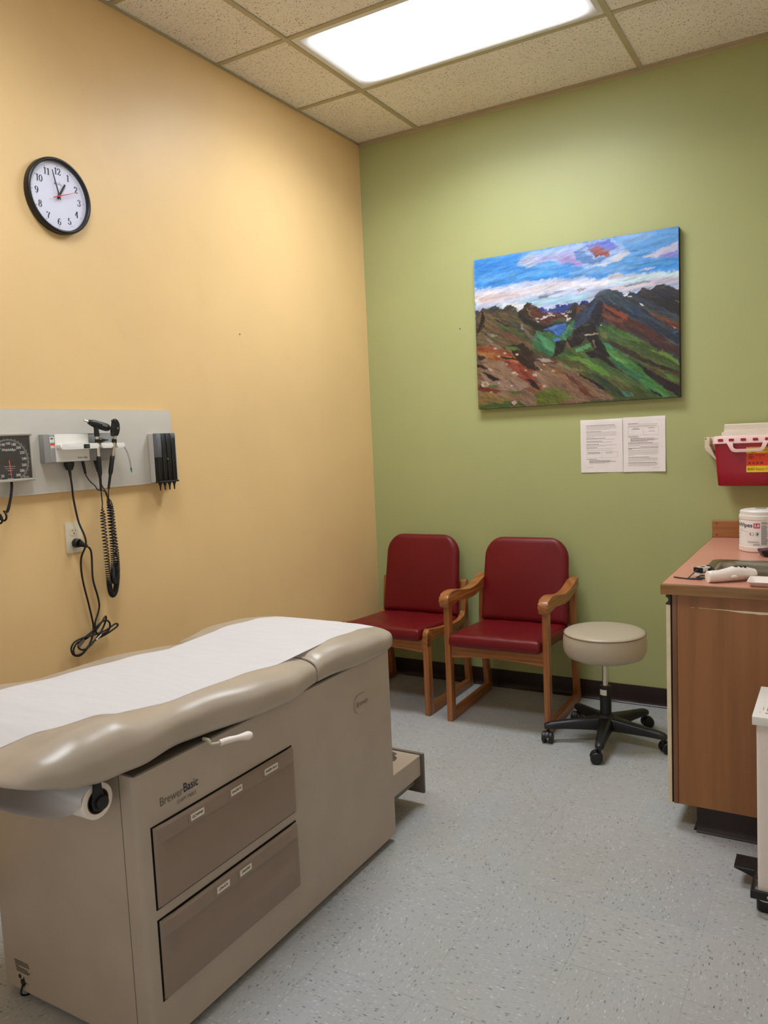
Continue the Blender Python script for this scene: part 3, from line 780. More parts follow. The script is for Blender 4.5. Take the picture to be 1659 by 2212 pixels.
# ------------------------------------------------------------------ stool
SC = Vector((1.534, -0.553, 0))
sl = thing('rolling_stool', 'round beige vinyl stool on a black five-star base with casters', 'stool', SC)
bm = B(); R = 0.182
lathe(bm, [(0.0, 0.398), (0.120, 0.396), (0.150, 0.398), (0.172, 0.408), (0.183, 0.428), (0.187, 0.455), (0.186, 0.485), (0.183, 0.505), (0.1815, 0.511)], SC, (0, 0, 1), 72, False)
s1 = obj('seat', bm, M['vinyl_stool'], sl, 60)
bm = B(); lathe(bm, [(0.1815, 0.511), (0.180, 0.517), (0.172, 0.522), (0.14, 0.526), (0.08, 0.528), (0.0, 0.5285)], SC, (0, 0, 1), 72, False); obj('seat_top', bm, M['vinyl_stool'], sl, 60)
bm = B(); tube(bm, [(SC.x+0.1822*math.cos(a*PI/48), SC.y+0.1822*math.sin(a*PI/48), 0.5125) for a in range(97)], 0.0022, 6, False); obj('piping', bm, M['stitch'], s1)
bm = B(); lathe(bm, [(0.09, 0.388), (0.09, 0.397), (0.0, 0.397)], SC, (0, 0, 1), 32); obj('seat_plate', bm, M['black'], sl)
bm = B(); cyl(bm, SC+Vector((0, 0, 0.255)), SC+Vector((0, 0, 0.392)), 0.0135, 24); obj('column', bm, M['chrome'], sl, label='steel column')
bm = B(); lathe(bm, [(0.026, 0.10), (0.0255, 0.255), (0.0245, 0.262), (0.014, 0.263)], SC, (0, 0, 1), 32); gc = obj('gas_cylinder', bm, M['black'], sl)
bm = B()
def wrapc(c, r, a0): return lambda v: Vector((c.x+r*math.cos(a0+v.x/r), c.y+r*math.sin(a0+v.x/r), c.z+v.y))
fn = wrapc(SC+Vector((0, 0, 0.235)), 0.0260, math.radians(-104))
cols = [(-0.018+0.036*k/10) for k in range(11)]
vv = [[bm.verts.new(fn(Vector((u, h_, 0)))) for u in cols] for h_ in (-0.013, 0.013)]
for k in range(10): bm.faces.new((vv[0][k], vv[0][k+1], vv[1][k+1], vv[1][k]))
stk = obj('sticker', bm, M['sticker'], gc, 60)
bm = B(); lathe(bm, [(0.020, 0.050), (0.045, 0.056), (0.050, 0.080), (0.046, 0.115), (0.034, 0.128), (0.028, 0.131), (0.024, 0.131)], SC, (0, 0, 1), 32); obj('hub', bm, M['black_stool'], sl)
for k in range(5):
    a = math.radians(-9.5+72*k); d = Vector((math.cos(a), math.sin(a), 0)); n = Vector((-d.y, d.x, 0))
    bm = B(); rings = []
    for s, w, zt, zb in ((0.02, 0.034, 0.122, 0.062), (0.06, 0.030, 0.118, 0.062), (0.12, 0.025, 0.110, 0.064), (0.19, 0.021, 0.102, 0.066), (0.25, 0.019, 0.095, 0.066), (0.272, 0.018, 0.090, 0.066), (0.284, 0.012, 0.083, 0.067)):
        c = SC + d*s; ring = []
        for u, z in ((-1, zb), (-1, zt-0.012), (-0.8, zt-0.004), (-0.45, zt), (0.45, zt), (0.8, zt-0.004), (1, zt-0.012), (1, zb)): ring.append(bm.verts.new(c + n*(w*u) + Vector((0, 0, z))))
        rings.append(ring)
    for p, q in zip(rings, rings[1:]):
        for i in range(8): bm.faces.new((p[i], p[(i+1) % 8], q[(i+1) % 8], q[i]))
    bm.faces.new(rings[0][::-1]); bm.faces.new(rings[-1])
    lg = obj('leg', bm, M['black_stool'], sl, 40)
    # caster: two wheels, hood and stem
    b_ = a + (0.9, -0.5, 2.2, 1.2, -1.4)[k]; e = Vector((math.cos(b_), math.sin(b_), 0)); f = Vector((-e.y, e.x, 0))
    cp = SC + d*0.266 + e*0.014
    bm = B(); cyl(bm, SC+d*0.266+Vector((0, 0, 0.040)), SC+d*0.266+Vector((0, 0, 0.068)), 0.008, 14)
    hood = B()
    seg = 14; r0 = 0.0285
    prof = [(r0*math.cos(math.radians(10+160*i/seg)), r0*math.sin(math.radians(10+160*i/seg))) for i in range(seg+1)] + [(0.017*math.cos(math.radians(170-160*i/seg)), 0.017*math.sin(math.radians(170-160*i/seg))) for i in range(seg+1)]
    prism(hood, prof, 'Y', -0.0075, 0.0075, 0.001, 1)
    hm = Matrix.Translation(cp+Vector((0, 0, 0.0262))) @ Matrix(((e.x, f.x, 0, 0), (e.y, f.y, 0, 0), (0, 0, 1, 0), (0, 0, 0, 1)))
    merge(bm, hood, hm)
    ca = obj('caster', bm, M['black_stool'], sl)
    for side in (-1, 1):
        bm = B(); lathe(bm, [(0.006, 0.0085), (0.0255, 0.0085), (0.0262, 0.011), (0.0262, 0.021), (0.0235, 0.0245), (0.012, 0.026), (0.0, 0.0262)], cp+Vector((0, 0, 0.0262)), f*side, 28); obj('wheel', bm, M['black_stool'], ca)
# ------------------------------------------------------------------ left wall: text reads along +y, faces +x
def LW(x, y, z): return plane_map((x, y, z), (0, 1, 0), (0, 0, 1))

# clock ------------------------------------------------------------
CY, CZ, CR = -2.1365, 2.3685, 0.1335
ck = thing('wall_clock', 'round black-rimmed wall clock with white dial and red second hand', 'clock', (0.001, CY, CZ))
bm = B(); lathe(bm, [(CR-0.008, 0.0005), (CR, 0.003), (CR, 0.018), (CR-0.002, 0.025), (CR-0.006, 0.028), (CR-0.0105, 0.0275), (CR-0.0130, 0.024), (CR-0.0135, 0.0112)], (0, CY, CZ), (1, 0, 0), 96, False); obj('rim', bm, M['black'], ck, 50)
bm = B(); lathe(bm, [(CR-0.008, 0.0005), (CR-0.008, 0.0115), (0.0, 0.0115)], (0, CY, CZ), (1, 0, 0), 72); fc = obj('dial', bm, M['face'], ck, 20)
bm = B(); lathe(bm, [(CR-0.0133, 0.0235), (0.06, 0.0236), (0.0, 0.0237)], (0, CY, CZ), (1, 0, 0), 72, False); obj('glass_cover', bm, M['glass'], ck, 60)
tilt = Matrix.Rotation(math.radians(-2.5), 4, 'Z'); cm = LW(0.0118, CY, CZ) @ tilt
# heavy-stem numerals: strokes whose width follows their direction
def arc(cx, cy, rx, ry, a0, a1, n=14): return [(cx+rx*math.cos(math.radians(a0+(a1-a0)*k/n)), cy+ry*math.sin(math.radians(a0+(a1-a0)*k/n))) for k in range(n+1)]
DIG = {
 '0': [arc(0.3, 0.5, 0.22, 0.46, 90, 450, 28)],
 '1': [[(0.30, 0.95), (0.30, 0.04)], [(0.10, 0.80), (0.29, 0.95)], [(0.10, 0.03), (0.50, 0.03)]],
 '2': [arc(0.29, 0.72, 0.20, 0.25, 190, -20, 16) + [(0.36, 0.42), (0.12, 0.10)], [(0.08, 0.07), (0.50, 0.07)], [(0.50, 0.05), (0.53, 0.22)], [(0.10, 0.69), (0.14, 0.72)]],
 '3': [arc(0.28, 0.74, 0.19, 0.22, 170, -85, 16), arc(0.28, 0.27, 0.22, 0.25, 88, -170, 16), [(0.09, 0.74), (0.14, 0.76)], [(0.06, 0.24), (0.12, 0.22)]],
 '4': [[(0.38, 0.95), (0.38, 0.04)], [(0.36, 0.95), (0.04, 0.33)], [(0.04, 0.31), (0.56, 0.31)], [(0.22, 0.03), (0.54, 0.03)]],
 '5': [[(0.12, 0.94), (0.48, 0.94)], [(0.12, 0.94), (0.11, 0.53)], arc(0.27, 0.30, 0.23, 0.28, 130, -165, 18), [(0.05, 0.24), (0.11, 0.22)]],
 '6': [arc(0.30, 0.28, 0.21, 0.26, 0, 360, 24), arc(0.42, 0.40, 0.33, 0.56, 185, 95, 14), [(0.42, 0.88), (0.46, 0.80)]],
 '7': [[(0.07, 0.92), (0.52, 0.92)], [(0.07, 0.95), (0.06, 0.76)], [(0.51, 0.92), (0.34, 0.58), (0.26, 0.30), (0.25, 0.04)]],
 '8': [arc(0.30, 0.74, 0.18, 0.21, 0, 360, 24), arc(0.30, 0.27, 0.22, 0.25, 0, 360, 24)],
 '9': [arc(0.30, 0.70, 0.21, 0.26, 0, 360, 24), arc(0.18, 0.58, 0.33, 0.56, 5, -85, 14), [(0.12, 0.14), (0.16, 0.20)]]}
def digit(bm, ch, mtx, h):
    for st in DIG[ch]:
        ws = []
        for i in range(len(st)):
            a = st[max(0, i-1)]; b = st[min(len(st)-1, i+1)]; dx, dy = b[0]-a[0], b[1]-a[1]; L = math.hypot(dx, dy) or 1
            ws.append(0.048 + 0.130*(abs(dy)/L)**1.5)
        if ch == '0': ws = [w*0.95 for w in ws]
        for i in range(len(st)-1):
            seg2 = ribbon([st[i], st[i+1]], [ws[i], ws[i+1]])
            flat(bm, [[((u-0.3)*h*1.0, (v-0.5)*h) for u, v in seg2]], mtx, 0.0002)
hN = 0.0245; rN = 0.0890
for n in range(1, 13):
    a = math.radians(90-30*n); m = cm @ Matrix.Translation((rN*math.cos(a), rN*math.sin(a), 0)) ; s = str(n)
    bm = B()
    for i, ch in enumerate(s):
        off = 0 if len(s) == 1 else (-0.27 + 0.54*i)*hN
        digit(bm, ch, m @ Matrix.Translation((off, 0, 0)), hN)
    obj('numeral', bm, M['ink'], fc, 0)
bm = B()
for k in range(60):
    a = math.radians(6*k); r = 0.0017 if k % 5 == 0 else 0.0007
    flat(bm, [[(0.1075*math.cos(a)+r*math.cos(q*PI/4), 0.1075*math.sin(a)+r*math.sin(q*PI/4)) for q in range(8)]], cm, 0.0002)
obj('minute_dots', bm, M['ink'], fc, 0)
# small maker's scrawl under the twelve
bm = B()
for q in ([(-0.016, 0.040), (-0.014, 0.047), (-0.012, 0.040), (-0.009, 0.046), (-0.006, 0.041), (-0.002, 0.046), (0.001, 0.041), (0.004, 0.046), (0.007, 0.042), (0.010, 0.047), (0.012, 0.041), (0.016, 0.046)], [(0.003, 0.049), (0.007, 0.052), (0.010, 0.049)]):
    for a, b in zip(q, q[1:]): flat(bm, [ribbon([a, b], 0.0011)], cm, 0.0002)
obj('maker_mark', bm, M['ink'], fc, 0)
def hand(nm, dy, dz, back, w0, w1, x, m, par=ck):
    L = math.hypot(dy, dz); u = Vector((0, dy/L, dz/L)); n = Vector((0, -u.z, u.y)); c = Vector((x, CY, CZ)); bm = B()
    for lo, hi in ((0, 0.0012),):
        a = [bm.verts.new(c+u*s+n*w+Vector((lo, 0, 0))) for s, w in ((-back, -w0), (-back, w0), (L, w1), (L, -w1))]
        b = [bm.verts.new(c+u*s+n*w+Vector((hi, 0, 0))) for s, w in ((-back, -w0), (-back, w0), (L, w1), (L, -w1))]
        bm.faces.new(a); bm.faces.new(b)
        for i in range(4): bm.faces.new((a[i], a[(i+1) % 4], b[(i+1) % 4], b[i]))
    return obj(nm, bm, m, par, 0)
hand('hour_hand', 0.0295, 0.047, 0.012, 0.0038, 0.0033, 0.0155, M['ink'])
hand('minute_hand', -0.0225, 0.088, 0.012, 0.0025, 0.0014, 0.018, M['ink'])
sh_ = hand('second_hand', 0.078, 0.0305, 0.030, 0.0020, 0.0005, 0.0205, M['red_i'])
bm = B(); cyl(bm, (0.0118, CY, CZ), (0.0222, CY, CZ), 0.0042, 16); obj('hand_hub', bm, M['red_i'], sh_)

# wall board -------------------------------------------------------
bm = B(); prism(bm, rrect(-2.74, 1.302, -1.668, 1.601, 0.010), 'X', 0.0005, 0.0215, 0.005, 3)
bd = obj('wall_board', bm, M['panel'], None, 50, loc=(0, -2.2, 1.45)); tag(bd, 'long light grey wall board carrying the diagnostic instruments', 'wall board')

# blood pressure gauge --------------------------------------------
gy, gz = -2.4490, 1.4245
bp = thing('blood_pressure_gauge', 'square black-dial blood pressure gauge on the grey wall board', 'gauge', (0.022, gy, gz))
y0, y1, z0, z1 = -2.536, -2.3605, 1.3535, 1.5175
bm = B(); prism(bm, rrect(y0, z0, y1, z1, 0.004), 'X', 0.0206, 0.050, 0.003, 2); ga = obj('case', bm, M['gauge_f'], bp)
bm = B(); w = 0.0095
for a, b in (((y0, z0), (y1, z0+w)), ((y0, z1-w), (y1, z1)), ((y0, z0+w), (y0+w, z1-w)), ((y1-w, z0+w), (y1, z1-w))): box(bm, (0.049, a[0], a[1]), (0.0585, b[0], b[1]), 0.003, 2)
obj('bezel', bm, M['gauge_f'], bp)
bm = B(); box(bm, (0.0495, y0+w-0.001, z0+w-0.001), (0.0505, y1-w+0.001, z1-w+0.001)); dl = obj('dial', bm, M['dial'], bp, 0)
gm = LW(0.0506, gy, gz); bm = B()
ang = lambda v: math.radians(90 - (v-160)*1.0625)
A = [ang(2+298*k/90) for k in range(91)]
outer = [(0.0735*math.cos(a), 0.0735*math.sin(a)) for a in A]; inner = [(0.0680*math.cos(a), 0.0680*math.sin(a)) for a in A]
for i in range(90): flat(bm, [[outer[i], outer[i+1], inner[i+1], inner[i]]], gm, 0.0002)
obj('scale_band', bm, M['grey_i'], dl, 0)
bm = B()
for v in range(0, 301, 10):
    a = ang(v); flat(bm, [ribbon([(0.0730*math.cos(a), 0.0730*math.sin(a)), (0.0785*math.cos(a), 0.0785*math.sin(a))], 0.0007)], gm, 0.0003)
for v in range(20, 301, 20):
    a = ang(v); text_bm(bm, str(v), 0.0125, gm @ Matrix.Translation((0.0565*math.cos(a), 0.0585*math.sin(a), 0)), bold=0.0002, d=0.0003)
text_bm(bm, 'WelchAllyn', 0.0115, gm @ Matrix.Translation((0.0015, 0.037, 0)), bold=0.00025, d=0.0003, sx=0.95)
text_bm(bm, 'Tycos', 0.0085, gm @ Matrix.Translation((0.058, -0.0565, 0)), d=0.0003, shear=0.25)
flat(bm, [rect(-0.021, -0.0195, 0.021, -0.0185), rect(-0.018, -0.0265, 0.018, -0.0257), rect(-0.009, -0.0335, 0.009, -0.0322), rect(-0.008, -0.0455, 0.006, -0.0447), rect(-0.012, -0.0600, 0.010, -0.0588), rect(-0.012, -0.0650, 0.010, -0.0636)], gm, 0.0003)
obj('dial_print', bm, M['white_i'], dl, 0)
bm = B(); flat(bm, [ribbon([(-0.002, 0.002), (0.0005, -0.030), (0.0025, -0.0600)], [0.0032, 0.0028, 0.0012])], gm, 0.0022); obj('needle', bm, M['orange'], bp, 0)
bm = B(); box(bm, (0.0535, y0+w-0.0005, z0+w-0.0005), (0.0543, y1-w+0.0005, z1-w+0.0005)); obj('glass_cover', bm, M['glass'], bp, 0)
bm = B(); cyl(bm, (0.036, y1-0.001, 1.494), (0.036, y1+0.006, 1.494), 0.0055, 14, None, 0.001); obj('knob', bm, M['gauge_f'], bp)
hose = [(0.036, -2.438, 1.3545), (0.040, -2.441, 1.338), (0.045, -2.449, 1.312), (0.048, -2.458, 1.288), (0.050, -2.467, 1.266), (0.050, -2.474, 1.253)]
bm = B(); tube(bm, spl(hose, 5), [0.0046]*18 + [0.0050]*8, 10)
hz = []
for k in range(160):
    t = k/159; a = t*2*PI*8
    hz.append((0.050+0.013*math.sin(a), -2.482-0.125*t-0.003*math.cos(a), 1.244-0.085*t+0.10*t*t+0.013*math.cos(a)))
tube(bm, [hose[-1]] + hz, 0.0035, 8); obj('hose', bm, M['black_r'], bp)

# transformer cradle -----------------------------------------------
tr = thing('instrument_cradle', 'white and grey powered cradle on the wall board, holding the two black scopes', 'instrument cradle', (0.022, -2.15, 1.46))
bm = B(); prism(bm, [(0.0214, -2.310), (0.052, -2.312), (0.066, -2.300), (0.068, -2.281), (0.068, -2.137), (0.048, -2.132), (0.044, -1.996), (0.0214, -1.994)], 'Z', 1.4095, 1.5115, 0.003, 2); obj('housing', bm, M['grey'], tr)
bm = B(); prism(bm, rect(-2.2805, 1.412, -2.1375, 1.5095), 'X', 0.0675, 0.0712, 0.0012, 2); obj('front_cover', bm, M['white_p'], tr)
bm = B(); prism(bm, rrect(-2.2785, 1.4545, -2.112, 1.4745, 0.006), 'X', 0.0695, 0.098, 0.005, 3)
prism(bm, rrect(-2.100, 1.4545, -2.047, 1.4740, 0.005), 'X', 0.046, 0.098, 0.005, 3)
prism(bm, rrect(-2.030, 1.4545, -1.992, 1.4730, 0.005), 'X', 0.040, 0.098, 0.005, 3)
prism(bm, rect(-2.115, 1.457, -2.000, 1.472), 'X', 0.044, 0.074, 0.002, 1)
obj('holder_bar', bm, M['white_p'], tr)
bm = B(); box(bm, (0.0975, -2.1815, 1.4565), (0.0995, -2.1555, 1.4715), 0.0006, 1); ds = obj('display', bm, M['ink'], tr, 0)
bm = B(); flat(bm, [rect(-0.001, -0.003, 0.001, 0.003), rect(0.005, -0.004, 0.0075, 0.004)], LW(0.0997, -2.169, 1.464)); obj('indicator', bm, M['ink_gr'], ds, 0)
# stickers on the sloping grey end
sm = plane_map((0.0674, -2.2905, 1.46), (-0.002, 0.019, 0), (0, 0, 1)); 
sm = LW(0.0688, -2.2905, 1.46)
bm = B(); box(bm, (0.060, -2.3005, 1.4120), (0.0685, -2.2805, 1.5095), 0.0015, 1); obj('end_cover', bm, M['grey'], tr)
bm = B(); flat(bm, [rect(-0.0095, 0.021, 0.0085, 0.041)], sm); s1_ = obj('sticker', bm, M['sticker'], tr, 0)
bm = B(); r3 = random.Random(5); u = -0.0072
while u < 0.006:
    w = r3.choice((0.0004, 0.0007, 0.0010)); flat(bm, [rect(u, 0.0315, u+w, 0.0385)], sm, 0.0002); u += w+0.0004
flat(bm, [rect(-0.001, 0.0275, 0.002, 0.0290), rect(-0.0075, 0.0235, 0.0065, 0.0242)], sm, 0.0002); obj('barcode', bm, M['ink_b'], s1_, 0)
bm = B(); flat(bm, [rect(-0.0075, 0.002, 0.0085, 0.018)], sm); s2_ = obj('sticker', bm, M['sticker'], tr, 0)
bm = B(); flat(bm, [rect(-0.0075, 0.010, 0.0085, 0.018), rect(-0.006, 0.0045, -0.003, 0.0075), rect(-0.001, 0.004, 0.002, 0.0065), rect(0.004, 0.005, 0.007, 0.008)], sm, 0.0002); obj('red_print', bm, M['or_red'], s2_, 0)
bm = B(); text_bm(bm, 'Welch', 0.0105, LW(0.0714, -2.1795, 1.4235), sx=0.85, bold=0.0002); obj('logo', bm, M['ink_gr'], tr, 0)
bm = B(); text_bm(bm, 'Allyn', 0.0105, LW(0.0714, -2.1555, 1.4235), sx=0.85, bold=0.0002); obj('logo', bm, M['ink_b'], tr, 0)

# coiled cords ------------------------------------------------------
def coil(path, r, turns_fn, tr_, n):
    """helix about a path; turns_fn(t) gives the running phase 0..1"""
    pts, T, N = frames(path); out = []
    L = len(pts)-1
    for k in range(n+1):
        t = k/n; f = t*L; i = min(int(f), L-1); q = f-i
        p = pts[i].lerp(pts[i+1], q); tt = T[i].lerp(T[i+1], q).normalized(); nn = N[i].lerp(N[i+1], q); nn = (nn-tt*nn.dot(tt)).normalized(); b = tt.cross(nn)
        a = 2*PI*turns_fn(t); e = min(1, t*25, (1-t)*25)
        out.append(p + (nn*math.cos(a)+b*math.sin(a))*r*e)
    return out
def phase(total, tight):
    # tighter turns in the middle of the hanging loop
    N_ = 400; w = [1 + tight*math.exp(-((k/N_-0.5)/0.20)**2) for k in range(N_+1)]; s = [0]
    for k in range(N_): s.append(s[-1]+(w[k]+w[k+1])/2)
    def f(t):
        x = t*N_; i = min(int(x), N_-1); return total*(s[i]+(s[i+1]-s[i])*(x-i))/s[-1]
    return f

def scope_handle(t, top, bot, tail):
    """steel neck, ribbed black grip and strain relief along a slanted line"""
    top = Vector(top); bot = Vector(bot); d = (bot-top)
    P = lambda s: top + d*s
    bm = B(); cyl(bm, P(0.0), P(0.30), 0.0068, 20); obj('neck', bm, M['chrome'], t, label='steel neck')
    bm = B(); lathe(bm, [(0.0062, 0), (0.0078, 0.002), (0.0084, 0.01), (0.0086, 0.055), (0.0080, 0.066), (0.0060, 0.072), (0.0052, 0.076), (0.0046, 0.11), (0.0040, 0.128)], P(0.28), d, 24); obj('grip', bm, M['black_r'], t)
ot = thing('otoscope', 'black otoscope with horizontal head and silver tip, left one in the cradle', 'otoscope', (0.091, -2.114, 1.46))
scope_handle(ot, (0.091, -2.1135, 1.4745), (0.091, -2.1145, 1.300), None)
bm = B(); cyl(bm, (0.091, -2.1135, 1.4745), (0.091, -2.1135, 1.488), 0.0100, 24, 0.0092); obj('collar', bm, M['black'], ot)
bm = B(); cyl(bm, (0.091, -2.1137, 1.486), (0.091, -2.1140, 1.500), 0.0074, 24); obj('ring', bm, M['chrome'], ot)
bm = B(); lathe(bm, [(0.0092, 0), (0.0096, 0.004), (0.0096, 0.018), (0.0086, 0.022), (0.0088, 0.034), (0.0085, 0.048)], (0.091, -2.1140, 1.498), (0, -0.05, 1), 24); obj('head_neck', bm, M['black'], ot)
hd = Vector((0, 0.965, -0.26)).normalized(); h0 = Vector((0.091, -2.150, 1.5530))
bm = B(); lathe(bm, [(0.0055, 0), (0.0085, 0.004), (0.0120, 0.018), (0.0135, 0.026), (0.0135, 0.050), (0.0145, 0.054), (0.0150, 0.080), (0.0135, 0.090), (0.0100, 0.096), (0.0, 0.097)], h0, hd, 28); hdo = obj('head', bm, M['black'], ot)
bm = B(); lathe(bm, [(0.0030, 0), (0.0034, 0.001), (0.0050, 0.022)], h0 - hd*0.017, hd, 20); obj('tip', bm, M['chrome'], ot)
sidev = Vector((1, 0, 0)); lensm = plane_map(h0 + hd*0.066 + sidev*0.0149 + Vector((0, 0, 0.003)), hd, Vector((0, 0.26, 0.965)))
bm = B(); prism(bm, rrect(-0.012, -0.0045, 0.012, 0.0045, 0.003), 'Z', -0.002, 0.0006, 0.0004, 1); bmesh.ops.transform(bm, matrix=lensm, verts=bm.verts[:]); obj('window', bm, M['grey_d'], hdo)
bm = B(); flat(bm, [rect(-0.006, 0.0005, 0.007, 0.0028)], lensm, 0.0008); obj('window_mark', bm, M['ink_gr'], hdo, 0)
bm = B(); lathe(bm, [(0.0086, 0), (0.0100, 0.010), (0.0080, 0.018), (0.0042, 0.030), (0.0030, 0.036), (0.0022, 0.046), (0.0, 0.047)], (0.086, -2.106, 1.483), (0.0, 1, 0.03), 20); obj('spare_tip', bm, M['black'], ot)
op = thing('ophthalmoscope', 'black ophthalmoscope with upright oval head, right one in the cradle', 'ophthalmoscope', (0.091, -2.037, 1.465))
scope_handle(op, (0.091, -2.0375, 1.4735), (0.091, -2.0800, 1.300), None)
bm = B(); cyl(bm, (0.091, -2.0372, 1.4735), (0.091, -2.0350, 1.486), 0.0098, 24, 0.0092); obj('collar', bm, M['black'], op)
bm = B(); cyl(bm, (0.091, -2.0350, 1.485), (0.091, -2.0325, 1.500), 0.0075, 24); obj('ring', bm, M['chrome'], op)
bm = B(); prism(bm, [(-2.0435, 1.498), (-2.0245, 1.498), (-2.0170, 1.507), (-2.0110, 1.525), (-2.0115, 1.545), (-2.0180, 1.558), (-2.0270, 1.5635), (-2.0340, 1.5600), (-2.0365, 1.550), (-2.0375, 1.520), (-2.0420, 1.507)], 'X', 0.080, 0.102, 0.0045, 3); hd2 = obj('head', bm, M['black'], op)
bm = B(); cyl(bm, (0.091, -2.041, 1.555), (0.091, -2.030, 1.556), 0.0035, 12); obj('eyepiece', bm, M['black'], hd2)
bm = B(); cyl(bm, (0.1015, -2.024, 1.527), (0.1035, -2.024, 1.527), 0.0042, 16); obj('dial_wheel', bm, M['grey_d'], hd2)

# cord A: otoscope, cord B: ophthalmoscope
def cord(par, port, plug_to, thin, path, turns, tight, r, n, endp):
    bm = B(); cyl(bm, port, plug_to, 0.0062, 14, 0.0045); obj('plug', bm, M['black_r'], par)
    cp = coil(path, r, phase(turns, tight), 0.0016, n)
    pts = [Vector(plug_to)] + [Vector(p) for p in spl(thin, 5)] + cp + [Vector(p) for p in spl(endp, 5)]
    bm = B(); tube(bm, pts, 0.0021, 6); obj('coiled_cord', bm, M['black_r'], par)
XA = 0.052
pathA = spl([(XA, -2.083, 1.236), (XA, -2.0835, 1.16), (XA, -2.081, 1.07), (XA-0.004, -2.076, 0.98), (XA-0.008, -2.070, 0.915), (XA-0.010, -2.058, 0.888), (XA-0.008, -2.044, 0.905), (XA-0.004, -2.034, 0.96), (XA, -2.033, 1.04), (XA, -2.038, 1.14), (XA, -2.042, 1.22), (XA, -2.057, 1.27)], 10)
cord(ot, (0.040, -2.146, 1.4095), (0.044, -2.140, 1.362), [(0.044, -2.140, 1.358), (0.048, -2.128, 1.335), (0.056, -2.112, 1.315), (0.060, -2.105, 1.300), (0.058, -2.085, 1.296), (0.054, -2.066, 1.290), (0.052, -2.060, 1.276)], pathA[::-1], 118, 1.6, 0.0088, 1500, [(XA, -2.083, 1.236), (0.066, -2.093, 1.243), (0.084, -2.108, 1.262), (0.090, -2.114, 1.290), (0.091, -2.1143, 1.304)])
XB = 0.066
pathB = spl([(XB, -2.064, 1.262), (XB, -2.064, 1.19), (XB, -2.062, 1.10), (XB-0.004, -2.061, 1.02), (XB-0.008, -2.062, 0.965), (XB-0.010, -2.056, 0.938), (XB-0.008, -2.047, 0.950), (XB-0.004, -2.045, 1.0), (XB, -2.051, 1.10), (XB, -2.057, 1.19), (XB+0.004, -2.064, 1.258)], 10)
cord(op, (0.036, -2.086, 1.4095), (0.040, -2.080, 1.366), [(0.040, -2.080, 1.362), (0.046, -2.078, 1.330), (0.054, -2.073, 1.305), (0.062, -2.066, 1.285)], pathB, 104, 1.4, 0.0070, 1300, [(XB+0.004, -2.064, 1.258), (0.078, -2.072, 1.268), (0.088, -2.079, 1.285), (0.091, -2.0800, 1.302)])

# clear tube with green tip
ct = thing('clear_tube', 'thin clear tube with a green tip curving down from the cradle end', 'tube', (0.07, -1.99, 1.47))
tp = spl([(0.070, -2.004, 1.464), (0.070, -1.993, 1.464), (0.071, -1.984, 1.463), (0.070, -1.970, 1.452), (0.064, -1.953, 1.432), (0.058, -1.940, 1.405), (0.055, -1.933, 1.380), (0.054, -1.932, 1.372)], 8)
bm = B(); tube(bm, tp, 0.0030, 10); obj('tubing', bm, M['tube'], ct)
bm = B(); lathe(bm, [(0.0024, 0), (0.0036, 0.002), (0.0038, 0.010), (0.0022, 0.013), (0.0018, 0.019), (0.0, 0.020)], (0.054, -1.932, 1.374), (0.0, 0.12, -1), 14); obj('tip', bm, M['green_p'], ct)

# speculum dispenser
sp_ = thing('specula_dispenser', 'dispenser of stacked black ear tips at the right end of the wall board', 'dispenser', (0.022, -1.76, 1.40))
bm = B(); prism(bm, rrect(-1.802, 1.306, -1.700, 1.507, 0.003), 'X', 0.0214, 0.040, 0.002, 1); obj('back_plate', bm, M['panel'], sp_)
bm = B(); box(bm, (0.024, -1.7025, 1.303), (0.072, -1.697, 1.505), 0.0015, 1); box(bm, (0.024, -1.8060, 1.306), (0.050, -1.8020, 1.505), 0.001, 1); obj('side_plate', bm, M['panel'], sp_)
ys = [-1.7905, -1.7645, -1.7385, -1.7125]
for i, y in enumerate(ys):
    bm = B(); prism(bm, [(0.040, y-0.0126), (0.0665, y-0.0122), (0.0725, y-0.0078), (0.074, y), (0.0725, y+0.0078), (0.0665, y+0.0122), (0.040, y+0.0126)], 'Z', 1.307, 1.505, 0.0008, 1); tb_ = obj('tube', bm, M['black'], sp_, 50)
    if i in (0, 3):
        bm = B(); zz = (1.408, 1.5045) if i == 0 else (1.483, 1.5045)
        prism(bm, [(0.040, y-0.0131), (0.0675, y-0.0127), (0.0733, y-0.0078), (0.0748, y), (0.0733, y+0.0078), (0.0675, y+0.0127), (0.040, y+0.0131)], 'Z', zz[0], zz[1], 0.0005, 1); obj('sleeve', bm, M['grey_d'], tb_, 50, label='smoke grey sleeve')
    bm = B(); lathe(bm, [(0.0090, 0), (0.0085, 0.006), (0.0050, 0.014), (0.0034, 0.022), (0.0026, 0.036), (0.0, 0.0365)], (0.060, y, 1.308), (0, 0, -1), 18); obj('ear_tip', bm, M['black'], sp_, 60)
bm = B(); box(bm, (0.038, -1.805, 1.304), (0.077, -1.698, 1.311), 0.002, 1); obj('base_rail', bm, M['black'], sp_)
bm = B(); cyl(bm, (0.062, -1.7515, 1.400), (0.0735, -1.7515, 1.400), 0.0035, 12); obj('screw', bm, M['chrome'], sp_)

